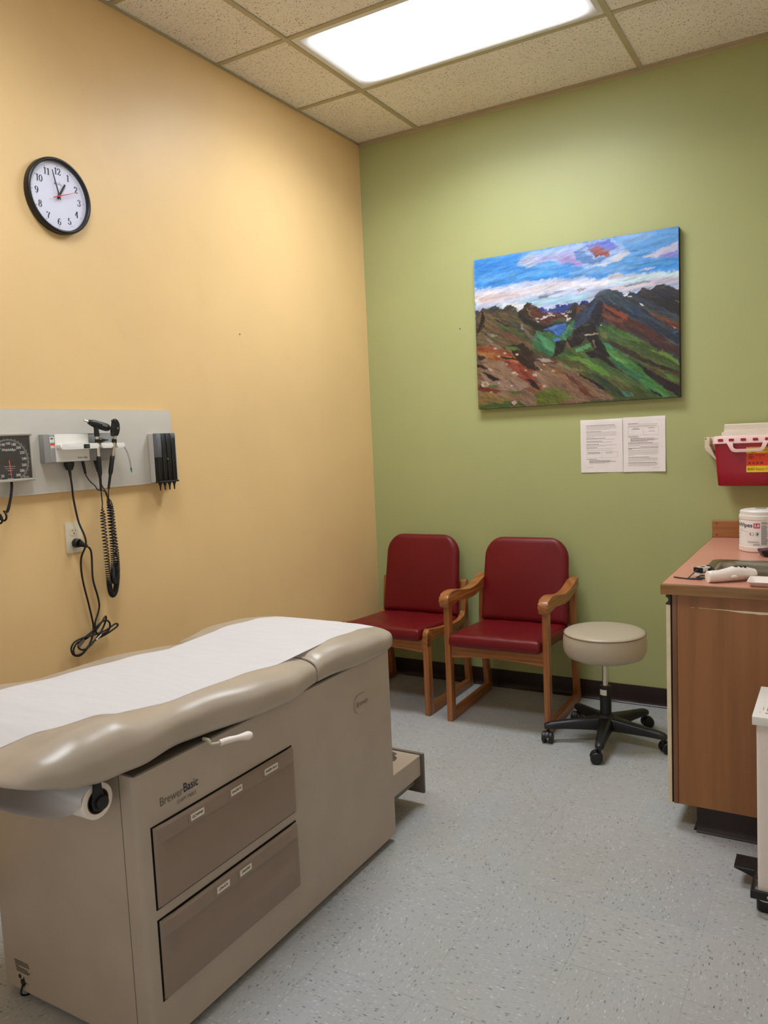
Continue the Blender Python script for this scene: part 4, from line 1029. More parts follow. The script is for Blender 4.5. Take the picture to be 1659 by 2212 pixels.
# outlet and power cord --------------------------------------------
oc = Vector((0, -2.183, 1.129))
ol = thing('wall_outlet', 'ivory duplex outlet on the yellow wall below the wall board', 'outlet', oc)
bm = B(); prism(bm, rrect(-2.2180, 1.072, -2.1485, 1.186, 0.003), 'X', 0.0003, 0.0058, 0.002, 2); obj('cover_plate', bm, M['ivory'], ol)
for z in (1.1500, 1.1075):
    bm = B(); prism(bm, [(-2.183+0.0165*math.cos(a)*min(1, 0.0135/abs(0.0165*math.sin(a))) if False else -2.183+max(-0.0172, min(0.0172, 0.0195*math.cos(a))), z+max(-0.0135, min(0.0135, 0.0195*math.sin(a)))) for a in [2*PI*k/40 for k in range(40)]], 'X', 0.0056, 0.0072, 0.0004, 1); rc = obj('receptacle', bm, M['ivory'], ol)
    if z > 1.12:
        bm = B(); m_ = LW(0.0074, -2.183, z); flat(bm, [rect(-0.0075, 0.000, -0.0055, 0.0085), rect(0.0055, 0.001, 0.0075, 0.0075), [(0.0026*math.cos(q*PI/5), -0.0065+0.0026*math.sin(q*PI/5)) for q in range(10)]], m_); obj('slot', bm, M['gap'], rc, 0)
bm = B(); cyl(bm, (0.0055, -2.183, 1.129), (0.0066, -2.183, 1.129), 0.003, 12); obj('screw', bm, M['ivory'], ol)

pc = thing('power_cord', 'black power cord from cradle to outlet, its slack bundled in a knot', 'power cord', (0.045, -2.21, 1.40))
bm = B(); prism(bm, [(-2.2275, 1.4095), (-2.1935, 1.4095), (-2.1945, 1.396), (-2.2020, 1.380), (-2.2190, 1.380), (-2.2265, 1.396)], 'X', 0.036, 0.056, 0.003, 2); obj('plug', bm, M['black'], pc)
bm = B(); cyl(bm, (0.046, -2.2105, 1.382), (0.046, -2.2085, 1.355), 0.0062, 14, 0.0042); obj('strain_relief', bm, M['black_r'], pc)
z_ = lambda L: [(0.034+0.004*math.sin(i*1.7), y, z) for i, (y, z) in enumerate(L)]
down = [(0.046, -2.209, 1.365), (0.044, -2.204, 1.32), (0.040, -2.1985, 1.27), (0.050, -2.193, 1.19), (0.070, -2.187, 1.135), (0.070, -2.186, 1.10), (0.045, -2.191, 1.05), (0.032, -2.182, 0.975), (0.030, -2.161, 0.868), (0.030, -2.151, 0.808)]
knot = [(0.032, -2.151, 0.780), (0.038, -2.168, 0.740), (0.040, -2.194, 0.710), (0.036, -2.222, 0.692), (0.030, -2.246, 0.700), (0.028, -2.252, 0.724), (0.030, -2.238, 0.745), (0.034, -2.205, 0.753), (0.040, -2.165, 0.755), (0.044, -2.120, 0.758), (0.040, -2.085, 0.764), (0.034, -2.050, 0.772), (0.030, -2.034, 0.765), (0.028, -2.044, 0.755), (0.030, -2.090, 0.742), (0.036, -2.140, 0.735), (0.040, -2.180, 0.722), (0.040, -2.215, 0.700), (0.034, -2.240, 0.697), (0.028, -2.243, 0.716), (0.028, -2.226, 0.738), (0.030, -2.190, 0.745), (0.036, -2.150, 0.765), (0.042, -2.120, 0.795), (0.040, -2.100, 0.812), (0.034, -2.090, 0.806), (0.030, -2.094, 0.786), (0.032, -2.115, 0.760), (0.038, -2.150, 0.735), (0.042, -2.185, 0.716), (0.040, -2.215, 0.712), (0.034, -2.226, 0.728), (0.030, -2.200, 0.748), (0.034, -2.160, 0.768), (0.040, -2.125, 0.792), (0.042, -2.098, 0.798), (0.040, -2.080, 0.780), (0.038, -2.088, 0.755), (0.040, -2.130, 0.748), (0.044, -2.150, 0.765)]
up = [(0.042, -2.149, 0.800), (0.038, -2.128, 0.835), (0.036, -2.119, 0.862), (0.036, -2.124, 0.900), (0.038, -2.140, 0.965), (0.042, -2.141, 1.045), (0.046, -2.146, 1.075), (0.048, -2.156, 1.0895)]
bm = B(); tube(bm, spl(down+knot+up, 7), 0.0036, 8); obj('cord', bm, M['black_r'], pc)
bm = B(); cyl(bm, (0.0075, -2.183, 1.1075), (0.030, -2.181, 1.1075), 0.0172, 24, 0.0165, 0.003)
lathe(bm, [(0.0165, 0), (0.0140, 0.006), (0.0105, 0.012), (0.0085, 0.018), (0.0070, 0.026), (0.0052, 0.034)], (0.027, -2.181, 1.1065), (0.60, 0.75, -0.45), 20); obj('plug', bm, M['black'], pc)
bm = B(); prism(bm, [(-2.232, 0.733), (-2.205, 0.752), (-2.199, 0.742), (-2.226, 0.722)], 'X', 0.040, 0.0415); obj('paper_tag', bm, M['lid'], pc, 0)
bm = B(); prism(bm, [(-2.155, 0.738), (-2.128, 0.752), (-2.126, 0.749), (-2.150, 0.733)], 'X', 0.0445, 0.0455); obj('paper_tag', bm, M['tag_w'], pc, 0)

# two small nails left in the walls
for nm_lab, p, ax_ in (('tiny dark nail left in the green wall, between the corner and the painting', (0.6107, -0.0001, 2.038), (0, -1, 0)), ('tiny dark nail left in the bare yellow wall, right of the clock', (0.0001, -1.1695, 1.9654), (1, 0, 0))):
    bm = B(); lathe(bm, [(0.0016, -0.001), (0.0016, 0.003), (0.0028, 0.0035), (0.0026, 0.0048), (0.0, 0.0052)], p, ax_, 12); o = obj('nail', bm, M['brown_i'], None, 40, loc=p); tag(o, nm_lab, 'nail')
PAINT = [
((98,168,238),10,0.02,8,0.03,[(-0.001,0.102),(0.278,0.089),(0.638,0.097),(1.0,0.103),(1.001,0.304),(0.002,0.257)]),
((58,140,226),12,0.012,8,0.012,[(-0.0,-0.0),(0.263,0.003),(0.224,0.069),(0.382,0.127),(0.469,0.126),(0.679,0.184),(0.813,0.166),(1.0,0.186),(1.0,0.253),(0.72,0.209),(0.679,0.228),(0.476,0.199),(0.292,0.184),(0.002,0.189)]),
((80,160,236),10,0.012,8,0.01,[(0.003,0.113),(0.216,0.105),(0.469,0.139),(0.569,0.163),(0.484,0.178),(0.262,0.169),(0.043,0.158)]),
((112,170,232),10,0.01,8,0.01,[(0.498,0.149),(0.679,0.175),(0.839,0.171),(0.839,0.197),(0.679,0.215),(0.498,0.19)]),
((74,152,214),10,0.01,5,0.005,[(0.826,0.177),(0.998,0.19),(0.998,0.211),(0.903,0.214),(0.773,0.184)]),
((128,176,232),8,0.01,5,0.01,[(0.726,-0.016),(0.89,0.003),(0.903,0.023),(0.812,0.055),(0.726,0.036)]),
((92,158,226),8,0.01,12,0.01,[(0.773,0.098),(0.934,0.03),(0.999,0.027),(0.999,0.069),(0.839,0.111)]),
((196,208,240),14,0.014,10,0.006,[(0.002,0.191),(0.122,0.201),(0.2,0.191),(0.292,0.189),(0.389,0.191),(0.476,0.204),(0.569,0.209),(0.638,0.231),(0.676,0.245),(0.689,0.221),(0.726,0.215),(0.753,0.237),(0.839,0.244),(0.903,0.244),(1.001,0.254),(1.002,0.473),(0.0,0.411)]),
((232,228,240),14,0.016,10,0.01,[(0.002,0.213),(0.146,0.224),(0.254,0.214),(0.382,0.219),(0.498,0.226),(0.624,0.244),(0.706,0.255),(0.773,0.258),(0.773,0.28),(0.624,0.28),(0.469,0.27),(0.322,0.282),(0.145,0.299),(0.001,0.295)]),
((205,232,240),8,0.012,10,0.006,[(0.693,0.257),(0.806,0.251),(0.903,0.252),(1.0,0.262),(1.0,0.291),(0.891,0.28),(0.773,0.288),(0.679,0.28)]),
((222,206,214),10,0.012,10,0.012,[(0.002,0.237),(0.122,0.238),(0.216,0.236),(0.254,0.261),(0.161,0.292),(0.042,0.292)]),
((176,216,238),12,0.012,8,0.01,[(0.121,0.314),(0.322,0.309),(0.469,0.311),(0.589,0.318),(0.589,0.363),(0.469,0.352),(0.336,0.353),(0.199,0.364)]),
((236,236,244),8,0.012,8,0.008,[(0.145,0.309),(0.246,0.316),(0.291,0.332),(0.245,0.372),(0.153,0.357)]),
((196,192,214),10,0.01,10,0.006,[(0.753,0.294),(0.903,0.278),(1.0,0.3),(1.0,0.329),(0.904,0.316),(0.773,0.332)]),
((226,214,226),8,0.01,10,0.006,[(0.672,0.306),(0.806,0.299),(0.891,0.301),(0.891,0.327),(0.74,0.326)]),
((140,138,152),8,0.008,10,0.002,[(0.329,0.3),(0.381,0.287),(0.397,0.299),(0.381,0.312),(0.344,0.309)]),
((150,150,166),8,0.008,10,0.002,[(0.418,0.28),(0.469,0.277),(0.462,0.285),(0.425,0.288)]),
((160,140,150),6,0.008,10,0.002,[(0.519,0.293),(0.561,0.28),(0.582,0.286),(0.547,0.299)]),
((128,150,164),8,0.008,10,0.002,[(0.75,0.302),(0.8,0.295),(0.832,0.29),(0.881,0.291),(0.871,0.297),(0.819,0.301),(0.767,0.309)]),
((206,196,204),6,0.006,20,0.003,[(0.683,0.25),(0.696,0.224),(0.73,0.216),(0.757,0.24),(0.74,0.243),(0.699,0.249)]),
((160,190,238),12,0.014,15,0.008,[(0.228,0.075),(0.27,0.025),(0.301,0.011),(0.426,-0.0),(0.569,-0.001),(0.699,0.003),(0.76,0.069),(0.793,0.106),(0.74,0.148),(0.672,0.165),(0.569,0.156),(0.469,0.11),(0.39,0.074),(0.308,0.104)]),
((186,196,226),10,0.01,20,0.006,[(0.24,0.068),(0.286,0.028),(0.353,0.035),(0.338,0.073),(0.308,0.095)]),
((168,160,222),8,0.01,20,0.004,[(0.312,0.068),(0.368,0.047),(0.419,0.048),(0.397,0.066),(0.345,0.074)]),
((176,176,228),8,0.01,10,0.006,[(0.382,0.054),(0.441,0.044),(0.52,0.033),(0.548,0.079),(0.498,0.104),(0.441,0.084)]),
((172,146,214),10,0.01,20,0.004,[(0.441,0.08),(0.512,0.08),(0.569,0.136),(0.537,0.145),(0.469,0.11)]),
((92,142,206),8,0.01,10,0.003,[(0.459,0.11),(0.498,0.104),(0.534,0.128),(0.498,0.131)]),
((98,140,204),10,0.01,8,0.003,[(0.52,0.051),(0.555,0.046),(0.611,0.1),(0.572,0.13),(0.53,0.102)]),
((110,122,222),12,0.01,8,0.004,[(0.562,0.024),(0.638,0.013),(0.693,0.012),(0.735,0.06),(0.693,0.075),(0.624,0.054)]),
((126,112,170),12,0.01,10,0.004,[(0.586,0.033),(0.638,0.018),(0.679,0.066),(0.666,0.102),(0.604,0.081)]),
((160,92,92),14,0.012,10,0.002,[(0.597,0.051),(0.642,0.04),(0.696,0.08),(0.693,0.099),(0.68,0.112),(0.621,0.095)]),
((104,140,198),8,0.01,8,0.004,[(0.583,0.108),(0.679,0.114),(0.645,0.138),(0.583,0.137)]),
((204,208,224),8,0.01,15,0.004,[(0.569,0.154),(0.638,0.145),(0.693,0.143),(0.713,0.107),(0.753,0.098),(0.79,0.097),(0.746,0.14),(0.672,0.163)]),
((196,194,224),8,0.012,22,0.004,[(0.832,0.149),(0.903,0.118),(0.966,0.094),(1.0,0.079),(1.001,0.153),(0.922,0.161)]),
((138,138,220),8,0.01,10,0.004,[(0.903,0.154),(0.999,0.132),(1.0,0.176),(0.948,0.169)]),
((188,192,232),5,0.006,5,0.001,[(0.814,0.218),(0.852,0.208),(0.896,0.215),(0.871,0.227)]),
((52,66,142),16,0.006,30,0.0,[(0.321,0.365),(0.351,0.362),(0.373,0.384),(0.392,0.381),(0.425,0.365),(0.469,0.366),(0.497,0.364),(0.533,0.361),(0.589,0.364),(0.589,0.443),(0.425,0.422),(0.351,0.402)]),
((214,222,240),6,0.004,30,0.0,[(0.335,0.36),(0.351,0.36),(0.344,0.374)]),
((214,222,240),6,0.004,30,0.0,[(0.381,0.376),(0.39,0.374),(0.388,0.394),(0.381,0.393)]),
((206,216,240),6,0.004,20,0.0,[(0.399,0.375),(0.418,0.365),(0.429,0.375),(0.418,0.384),(0.399,0.386)]),
((206,216,240),6,0.004,20,0.0,[(0.44,0.369),(0.458,0.366),(0.45,0.376)]),
((220,226,240),6,0.004,20,0.0,[(0.529,0.364),(0.551,0.365),(0.54,0.38)]),
((206,216,240),6,0.003,20,0.0,[(0.469,0.368),(0.49,0.364),(0.483,0.374)]),
((74,66,54),14,0.006,-35,0.0,[(-0.001,0.333),(0.025,0.337),(0.045,0.322),(0.073,0.331),(0.113,0.313),(0.149,0.348),(0.175,0.323),(0.201,0.329),(0.242,0.373),(0.282,0.322),(0.321,0.352),(0.367,0.405),(0.468,0.42),(0.497,0.379),(0.52,0.363),(0.549,0.388),(0.593,0.377),(0.593,0.569),(0.424,0.638),(-0.002,0.585)]),
((70,70,70),8,0.006,20,0.0,[(-0.001,0.333),(0.025,0.337),(0.041,0.34),(0.021,0.385),(0.0,0.391)]),
((116,92,64),14,0.006,60,0.0,[(0.002,0.382),(0.029,0.357),(0.045,0.34),(0.024,0.433),(0.006,0.479)]),
((28,25,23),6,0.006,60,0.0,[(0.038,0.344),(0.048,0.341),(0.049,0.399),(0.04,0.431),(0.011,0.49),(0.003,0.479),(0.026,0.414)]),
((60,58,56),10,0.006,-20,0.0,[(0.073,0.333),(0.113,0.315),(0.149,0.349),(0.145,0.365),(0.081,0.356)]),
((54,56,58),8,0.006,-20,0.0,[(0.153,0.346),(0.175,0.324),(0.201,0.33),(0.219,0.351),(0.199,0.355)]),
((118,98,70),14,0.01,-35,0.0,[(0.049,0.341),(0.081,0.37),(0.128,0.41),(0.199,0.463),(0.275,0.563),(0.32,0.63),(0.182,0.603),(-0.001,0.561),(0.007,0.499),(0.05,0.432)]),
((84,76,56),12,0.01,-35,0.0,[(0.081,0.356),(0.153,0.357),(0.222,0.368),(0.276,0.432),(0.321,0.513),(0.275,0.498),(0.214,0.456),(0.121,0.4)]),
((58,42,36),8,0.008,-35,0.0,[(0.097,0.396),(0.144,0.432),(0.222,0.481),(0.229,0.491),(0.144,0.446),(0.105,0.412)]),
((86,104,62),14,0.01,-30,0.0,[(0.112,0.437),(0.198,0.473),(0.252,0.522),(0.305,0.595),(0.252,0.569),(0.183,0.513),(0.128,0.472)]),
((124,88,72),10,0.01,-30,0.0,[(0.096,0.449),(0.144,0.479),(0.221,0.528),(0.275,0.591),(0.213,0.564),(0.143,0.517)]),
((150,158,136),8,0.006,-25,0.0,[(0.058,0.491),(0.088,0.5),(0.12,0.522),(0.096,0.522),(0.064,0.504)]),
((150,146,130),6,0.005,-40,0.0,[(0.052,0.519),(0.072,0.536),(0.099,0.561),(0.076,0.556)]),
((110,100,80),10,0.008,-50,0.0,[(0.237,0.455),(0.275,0.498),(0.32,0.578),(0.343,0.609),(0.305,0.586),(0.267,0.525)]),
((150,146,136),8,0.006,-60,0.0,[(0.241,0.451),(0.256,0.462),(0.258,0.5),(0.246,0.489)]),
((98,52,46),12,0.008,-20,0.0,[(0.276,0.376),(0.321,0.356),(0.366,0.4),(0.468,0.42),(0.501,0.457),(0.483,0.478),(0.366,0.47),(0.31,0.439)]),
((58,46,34),8,0.006,50,0.0,[(0.242,0.376),(0.282,0.323),(0.299,0.352),(0.287,0.387),(0.31,0.437),(0.26,0.421)]),
((74,46,34),8,0.006,-20,0.0,[(0.282,0.323),(0.321,0.353),(0.362,0.399),(0.321,0.383),(0.291,0.351)]),
((126,108,76),6,0.005,-60,0.0,[(0.275,0.35),(0.291,0.379),(0.295,0.405),(0.321,0.43),(0.291,0.408),(0.28,0.377)]),
((38,35,33),8,0.008,-25,0.0,[(0.23,0.369),(0.253,0.382),(0.276,0.423),(0.321,0.459),(0.38,0.486),(0.45,0.478),(0.417,0.497),(0.365,0.518),(0.321,0.506),(0.26,0.451),(0.237,0.417)]),
((82,88,60),8,0.006,-10,0.0,[(0.388,0.454),(0.447,0.449),(0.49,0.464),(0.49,0.484),(0.417,0.473)]),
((124,62,44),10,0.006,50,0.0,[(0.516,0.414),(0.554,0.395),(0.572,0.391),(0.546,0.444),(0.52,0.45)]),
((44,42,42),8,0.006,50,0.0,[(0.49,0.41),(0.52,0.364),(0.533,0.389),(0.523,0.46),(0.497,0.465)]),
((232,232,232),5,0.006,-10,0.0,[(0.318,0.439),(0.332,0.43),(0.345,0.433),(0.336,0.441)]),
((232,232,232),5,0.006,-10,0.0,[(0.343,0.437),(0.381,0.418),(0.425,0.425),(0.417,0.431),(0.381,0.429),(0.354,0.446)]),
((232,232,232),5,0.006,-10,0.0,[(0.318,0.444),(0.343,0.453),(0.332,0.457)]),
((232,232,232),5,0.006,-10,0.0,[(0.445,0.414),(0.477,0.422),(0.468,0.432)]),
((232,232,232),5,0.006,-10,0.0,[(0.463,0.435),(0.486,0.438),(0.48,0.453)]),
((232,232,232),5,0.006,-10,0.0,[(0.476,0.453),(0.497,0.456),(0.517,0.459),(0.509,0.47),(0.49,0.464),(0.48,0.477)]),
((232,232,232),5,0.006,-10,0.0,[(0.219,0.353),(0.244,0.374),(0.23,0.373)]),
((232,232,232),5,0.006,-10,0.0,[(0.381,0.406),(0.417,0.412),(0.395,0.415)]),
((214,218,224),4,0.002,50,0.0,[(0.47,0.416),(0.49,0.401),(0.474,0.418)]),
((214,218,224),4,0.002,50,0.0,[(0.481,0.422),(0.497,0.404),(0.487,0.426)]),
((214,218,224),4,0.002,50,0.0,[(0.493,0.421),(0.506,0.405),(0.497,0.425)]),
((54,62,74),12,0.006,-35,0.0,[(0.459,0.589),(0.497,0.47),(0.568,0.397),(0.61,0.357),(0.645,0.308),(0.689,0.306),(0.72,0.321),(0.755,0.351),(0.781,0.337),(0.814,0.353),(0.839,0.326),(0.877,0.346),(0.904,0.325),(0.934,0.321),(1.002,0.368),(1.004,0.795),(0.638,0.575),(0.61,0.518),(0.547,0.501),(0.497,0.556)]),
((46,46,52),10,0.006,-25,0.0,[(0.814,0.353),(0.839,0.327),(0.878,0.348),(0.904,0.325),(0.935,0.322),(1.002,0.368),(1.002,0.523),(0.904,0.44),(0.839,0.382)]),
((62,54,56),8,0.006,-20,0.0,[(0.814,0.355),(0.839,0.328),(0.877,0.348),(0.846,0.379),(0.82,0.366)]),
((66,82,92),10,0.008,-40,0.0,[(0.665,0.322),(0.696,0.319),(0.76,0.395),(0.826,0.471),(0.859,0.519),(0.793,0.474),(0.706,0.399)]),
((58,78,110),10,0.008,-40,0.0,[(0.76,0.417),(0.813,0.46),(0.859,0.519),(0.8,0.493)]),
((60,72,100),12,0.008,55,0.0,[(0.464,0.59),(0.518,0.5),(0.568,0.422),(0.61,0.384),(0.638,0.375),(0.596,0.471),(0.561,0.506),(0.518,0.523)]),
((34,32,42),7,0.006,60,0.0,[(0.603,0.436),(0.638,0.369),(0.66,0.396),(0.654,0.435),(0.667,0.481),(0.631,0.531),(0.61,0.519),(0.586,0.505)]),
((92,52,42),10,0.008,-30,0.0,[(0.653,0.4),(0.665,0.393),(0.713,0.431),(0.773,0.489),(0.872,0.577),(0.997,0.709),(0.998,0.75),(0.905,0.698),(0.807,0.607),(0.74,0.558),(0.672,0.511),(0.65,0.47)]),
((148,74,50),12,0.008,-35,0.0,[(0.659,0.399),(0.713,0.437),(0.767,0.483),(0.772,0.506),(0.74,0.501),(0.679,0.439)]),
((120,66,50),10,0.008,-30,0.0,[(0.654,0.426),(0.693,0.45),(0.76,0.522),(0.706,0.514),(0.659,0.48)]),
((40,34,36),5,0.006,-35,0.0,[(0.659,0.418),(0.679,0.432),(0.727,0.482),(0.753,0.503),(0.72,0.485),(0.679,0.448)]),
((76,50,48),10,0.008,-32,0.0,[(0.74,0.536),(0.813,0.564),(0.905,0.646),(0.998,0.718),(0.998,0.748),(0.892,0.687),(0.794,0.596)]),
((120,72,48),10,0.006,-32,0.0,[(0.859,0.45),(0.904,0.483),(0.997,0.563),(0.997,0.59),(0.923,0.537),(0.878,0.496)]),
((108,50,36),8,0.006,-32,0.0,[(0.917,0.519),(0.997,0.578),(0.997,0.599),(0.955,0.576)]),
((72,80,72),8,0.006,-32,0.0,[(0.806,0.424),(0.859,0.45),(0.93,0.504),(0.997,0.548),(0.997,0.561),(0.891,0.489)]),
((46,60,82),10,0.008,-32,0.0,[(0.773,0.467),(0.872,0.521),(0.936,0.582),(0.997,0.616),(0.997,0.684),(0.904,0.603),(0.833,0.532)]),
((70,120,150),8,0.005,-20,0.0,[(0.962,0.607),(0.993,0.607),(0.981,0.618)]),
((238,238,238),3,0.003,-20,0.0,[(0.751,0.356),(0.767,0.346),(0.781,0.34),(0.771,0.359),(0.76,0.364)]),
((238,238,238),3,0.003,-20,0.0,[(0.771,0.365),(0.788,0.364),(0.789,0.376),(0.777,0.373)]),
((238,238,238),3,0.003,-20,0.0,[(0.822,0.413),(0.838,0.422),(0.847,0.436),(0.831,0.43)]),
((238,238,238),3,0.003,-20,0.0,[(0.968,0.576),(0.984,0.585),(0.977,0.589)]),
((238,238,238),3,0.003,-20,0.0,[(0.993,0.433),(0.998,0.431),(0.997,0.44)]),
((70,124,84),14,0.01,-50,0.0,[(0.321,0.515),(0.365,0.512),(0.417,0.545),(0.446,0.56),(0.475,0.507),(0.52,0.469),(0.497,0.574),(0.468,0.598),(0.428,0.638),(0.418,0.683),(0.387,0.691),(0.35,0.652),(0.297,0.615)]),
((88,160,110),10,0.01,-50,0.0,[(0.328,0.533),(0.38,0.568),(0.417,0.619),(0.409,0.673),(0.365,0.63)]),
((88,150,130),8,0.008,60,0.0,[(0.453,0.55),(0.49,0.5),(0.497,0.483),(0.475,0.553),(0.457,0.578)]),
((66,118,206),12,0.005,20,0.0,[(0.356,0.509),(0.41,0.487),(0.477,0.487),(0.47,0.523),(0.443,0.556),(0.424,0.551),(0.404,0.523)]),
((84,140,226),6,0.004,10,0.0,[(0.408,0.579),(0.424,0.57),(0.45,0.573),(0.442,0.591),(0.418,0.593)]),
((110,160,226),6,0.004,15,0.0,[(0.38,0.503),(0.425,0.493),(0.439,0.498),(0.41,0.512)]),
((36,52,40),8,0.006,-20,0.0,[(0.343,0.512),(0.38,0.518),(0.388,0.527),(0.35,0.527)]),
((76,102,52),16,0.012,-38,0.0,[(0.645,0.512),(0.706,0.536),(0.774,0.589),(0.859,0.662),(0.998,0.773),(0.999,1.002),(0.637,0.984),(0.539,0.803),(0.416,0.697),(0.453,0.671),(0.522,0.641),(0.61,0.6)]),
((88,124,62),12,0.01,-38,0.0,[(0.645,0.523),(0.7,0.548),(0.774,0.594),(0.84,0.655),(0.774,0.637),(0.693,0.574)]),
((120,120,80),8,0.008,-60,0.0,[(0.631,0.565),(0.665,0.57),(0.676,0.607),(0.645,0.603)]),
((78,142,76),14,0.012,-42,0.0,[(0.638,0.615),(0.679,0.652),(0.747,0.731),(0.82,0.792),(0.905,0.897),(0.958,0.998),(0.906,0.996),(0.807,0.865),(0.72,0.772),(0.665,0.704)]),
((62,120,88),12,0.01,-42,0.0,[(0.679,0.723),(0.76,0.794),(0.84,0.873),(0.814,0.879),(0.74,0.81)]),
((126,178,92),8,0.008,-38,0.0,[(0.665,0.686),(0.713,0.727),(0.774,0.778),(0.72,0.754)]),
((82,150,110),8,0.008,-35,0.0,[(0.652,0.63),(0.7,0.654),(0.706,0.673),(0.679,0.67)]),
((118,148,62),10,0.008,-32,0.0,[(0.859,0.696),(0.937,0.727),(0.998,0.782),(0.998,0.807),(0.924,0.743)]),
((62,88,60),10,0.01,-35,0.0,[(0.693,0.636),(0.774,0.699),(0.86,0.779),(0.827,0.767),(0.74,0.704)]),
((56,46,36),8,0.008,-30,0.0,[(0.655,0.615),(0.7,0.632),(0.754,0.674),(0.84,0.746),(0.924,0.803),(0.998,0.846),(0.998,0.861),(0.905,0.819),(0.82,0.761),(0.74,0.695)]),
((86,98,50),12,0.01,-32,0.0,[(0.74,0.651),(0.84,0.716),(0.937,0.788),(0.998,0.829),(0.937,0.805),(0.84,0.751)]),
((98,86,44),12,0.01,-36,0.0,[(0.837,0.787),(0.905,0.81),(0.998,0.871),(0.999,0.948),(0.95,0.918),(0.899,0.861)]),
((86,140,60),8,0.008,-40,0.0,[(0.905,0.819),(0.95,0.858),(0.998,0.897),(0.998,0.914),(0.957,0.893)]),
((40,30,32),6,0.008,-36,0.0,[(0.807,0.773),(0.847,0.808),(0.905,0.858),(0.957,0.906),(1.0,0.931),(1.0,1.002),(0.973,0.979),(0.905,0.914),(0.853,0.848)]),
((36,30,28),5,0.004,-25,0.0,[(0.863,0.805),(0.892,0.826),(0.894,0.836)]),
((90,98,52),14,0.012,-38,0.0,[(0.416,0.706),(0.532,0.728),(0.638,0.781),(0.74,0.872),(0.847,0.983),(0.74,0.992),(0.638,0.925),(0.532,0.81)]),
((104,150,60),10,0.012,-36,0.0,[(0.453,0.687),(0.539,0.707),(0.624,0.77),(0.706,0.851),(0.638,0.826),(0.539,0.752)]),
((100,84,56),10,0.01,-30,0.0,[(0.467,0.721),(0.532,0.733),(0.582,0.77),(0.511,0.753)]),
((54,74,56),8,0.01,-36,0.0,[(0.568,0.8),(0.645,0.844),(0.74,0.943),(0.767,0.989),(0.706,0.967),(0.624,0.878)]),
((82,130,110),8,0.01,-36,0.0,[(0.734,0.924),(0.781,0.955),(0.801,0.983),(0.754,0.979)]),
((38,32,30),5,0.006,-36,0.0,[(0.86,0.936),(0.906,0.97),(0.925,0.994),(0.893,0.978)]),
((40,30,30),5,0.008,-34,0.0,[(0.485,0.803),(0.546,0.818),(0.596,0.858),(0.638,0.898),(0.66,0.934),(0.61,0.906),(0.567,0.873),(0.532,0.833)]),
((100,140,80),10,0.01,-34,0.0,[(0.46,0.817),(0.518,0.836),(0.567,0.891),(0.637,0.943),(0.567,0.918),(0.503,0.867)]),
((34,31,32),7,0.006,-60,0.0,[(0.505,0.575),(0.526,0.525),(0.548,0.504),(0.589,0.503),(0.614,0.52),(0.624,0.564),(0.61,0.579),(0.571,0.577),(0.568,0.602),(0.532,0.635),(0.497,0.64),(0.479,0.615),(0.497,0.601)]),
((58,50,50),6,0.006,-60,0.0,[(0.533,0.561),(0.568,0.548),(0.568,0.593),(0.54,0.607)]),
((96,88,80),5,0.004,0,0.0,[(0.547,0.509),(0.586,0.505),(0.596,0.514),(0.568,0.516)]),
((30,27,27),6,0.006,-80,0.0,[(0.424,0.592),(0.468,0.594),(0.471,0.634),(0.449,0.673),(0.424,0.684),(0.396,0.695),(0.417,0.66)]),
((34,30,30),6,0.006,-40,0.0,[(0.461,0.592),(0.518,0.595),(0.511,0.63),(0.489,0.639)]),
((130,96,74),6,0.005,-60,0.0,[(0.472,0.598),(0.489,0.619),(0.497,0.647),(0.476,0.635)]),
((36,29,29),6,0.006,-55,0.0,[(0.571,0.58),(0.627,0.574),(0.641,0.62),(0.665,0.668),(0.687,0.726),(0.665,0.72),(0.713,0.789),(0.764,0.849),(0.72,0.808),(0.679,0.776),(0.665,0.757),(0.631,0.722),(0.592,0.722),(0.559,0.682),(0.61,0.672),(0.592,0.623)]),
((140,128,112),5,0.004,-60,0.0,[(0.603,0.597),(0.613,0.617),(0.618,0.653),(0.611,0.661)]),
((196,180,160),4,0.002,0,0.0,[(0.563,0.57),(0.589,0.568),(0.628,0.567),(0.629,0.576),(0.571,0.58)]),
((198,200,190),4,0.003,40,0.0,[(0.641,0.527),(0.652,0.515),(0.649,0.528)]),
((96,150,98),10,0.01,20,0.0,[(0.518,0.65),(0.589,0.624),(0.599,0.651),(0.554,0.668),(0.518,0.672)]),
((140,108,84),16,0.01,-35,0.0,[(-0.002,0.575),(0.079,0.564),(0.143,0.593),(0.236,0.588),(0.32,0.672),(0.424,0.719),(0.532,0.815),(0.706,0.986),(-0.0,1.003)]),
((150,78,46),14,0.012,-30,0.0,[(-0.002,0.58),(0.063,0.574),(0.143,0.608),(0.22,0.674),(0.289,0.734),(0.327,0.775),(0.258,0.768),(0.197,0.714),(0.142,0.684),(-0.002,0.638)]),
((168,104,50),12,0.01,-15,0.0,[(-0.002,0.609),(0.087,0.625),(0.134,0.659),(-0.002,0.651)]),
((160,128,108),10,0.01,-30,0.0,[(0.03,0.695),(0.142,0.698),(0.235,0.775),(0.326,0.85),(0.219,0.897),(0.077,0.86),(0.021,0.782)]),
((146,62,44),12,0.012,-40,0.0,[(0.142,0.684),(0.236,0.718),(0.304,0.791),(0.341,0.898),(0.288,0.865),(0.227,0.803),(0.181,0.741)]),
((210,120,64),10,0.006,-30,0.0,[(0.15,0.656),(0.205,0.667),(0.236,0.695),(0.22,0.716),(0.181,0.688)]),
((58,40,32),8,0.01,-40,0.0,[(0.19,0.609),(0.236,0.586),(0.282,0.62),(0.32,0.672),(0.35,0.694),(0.304,0.716),(0.334,0.767),(0.289,0.76),(0.236,0.709),(0.197,0.648)]),
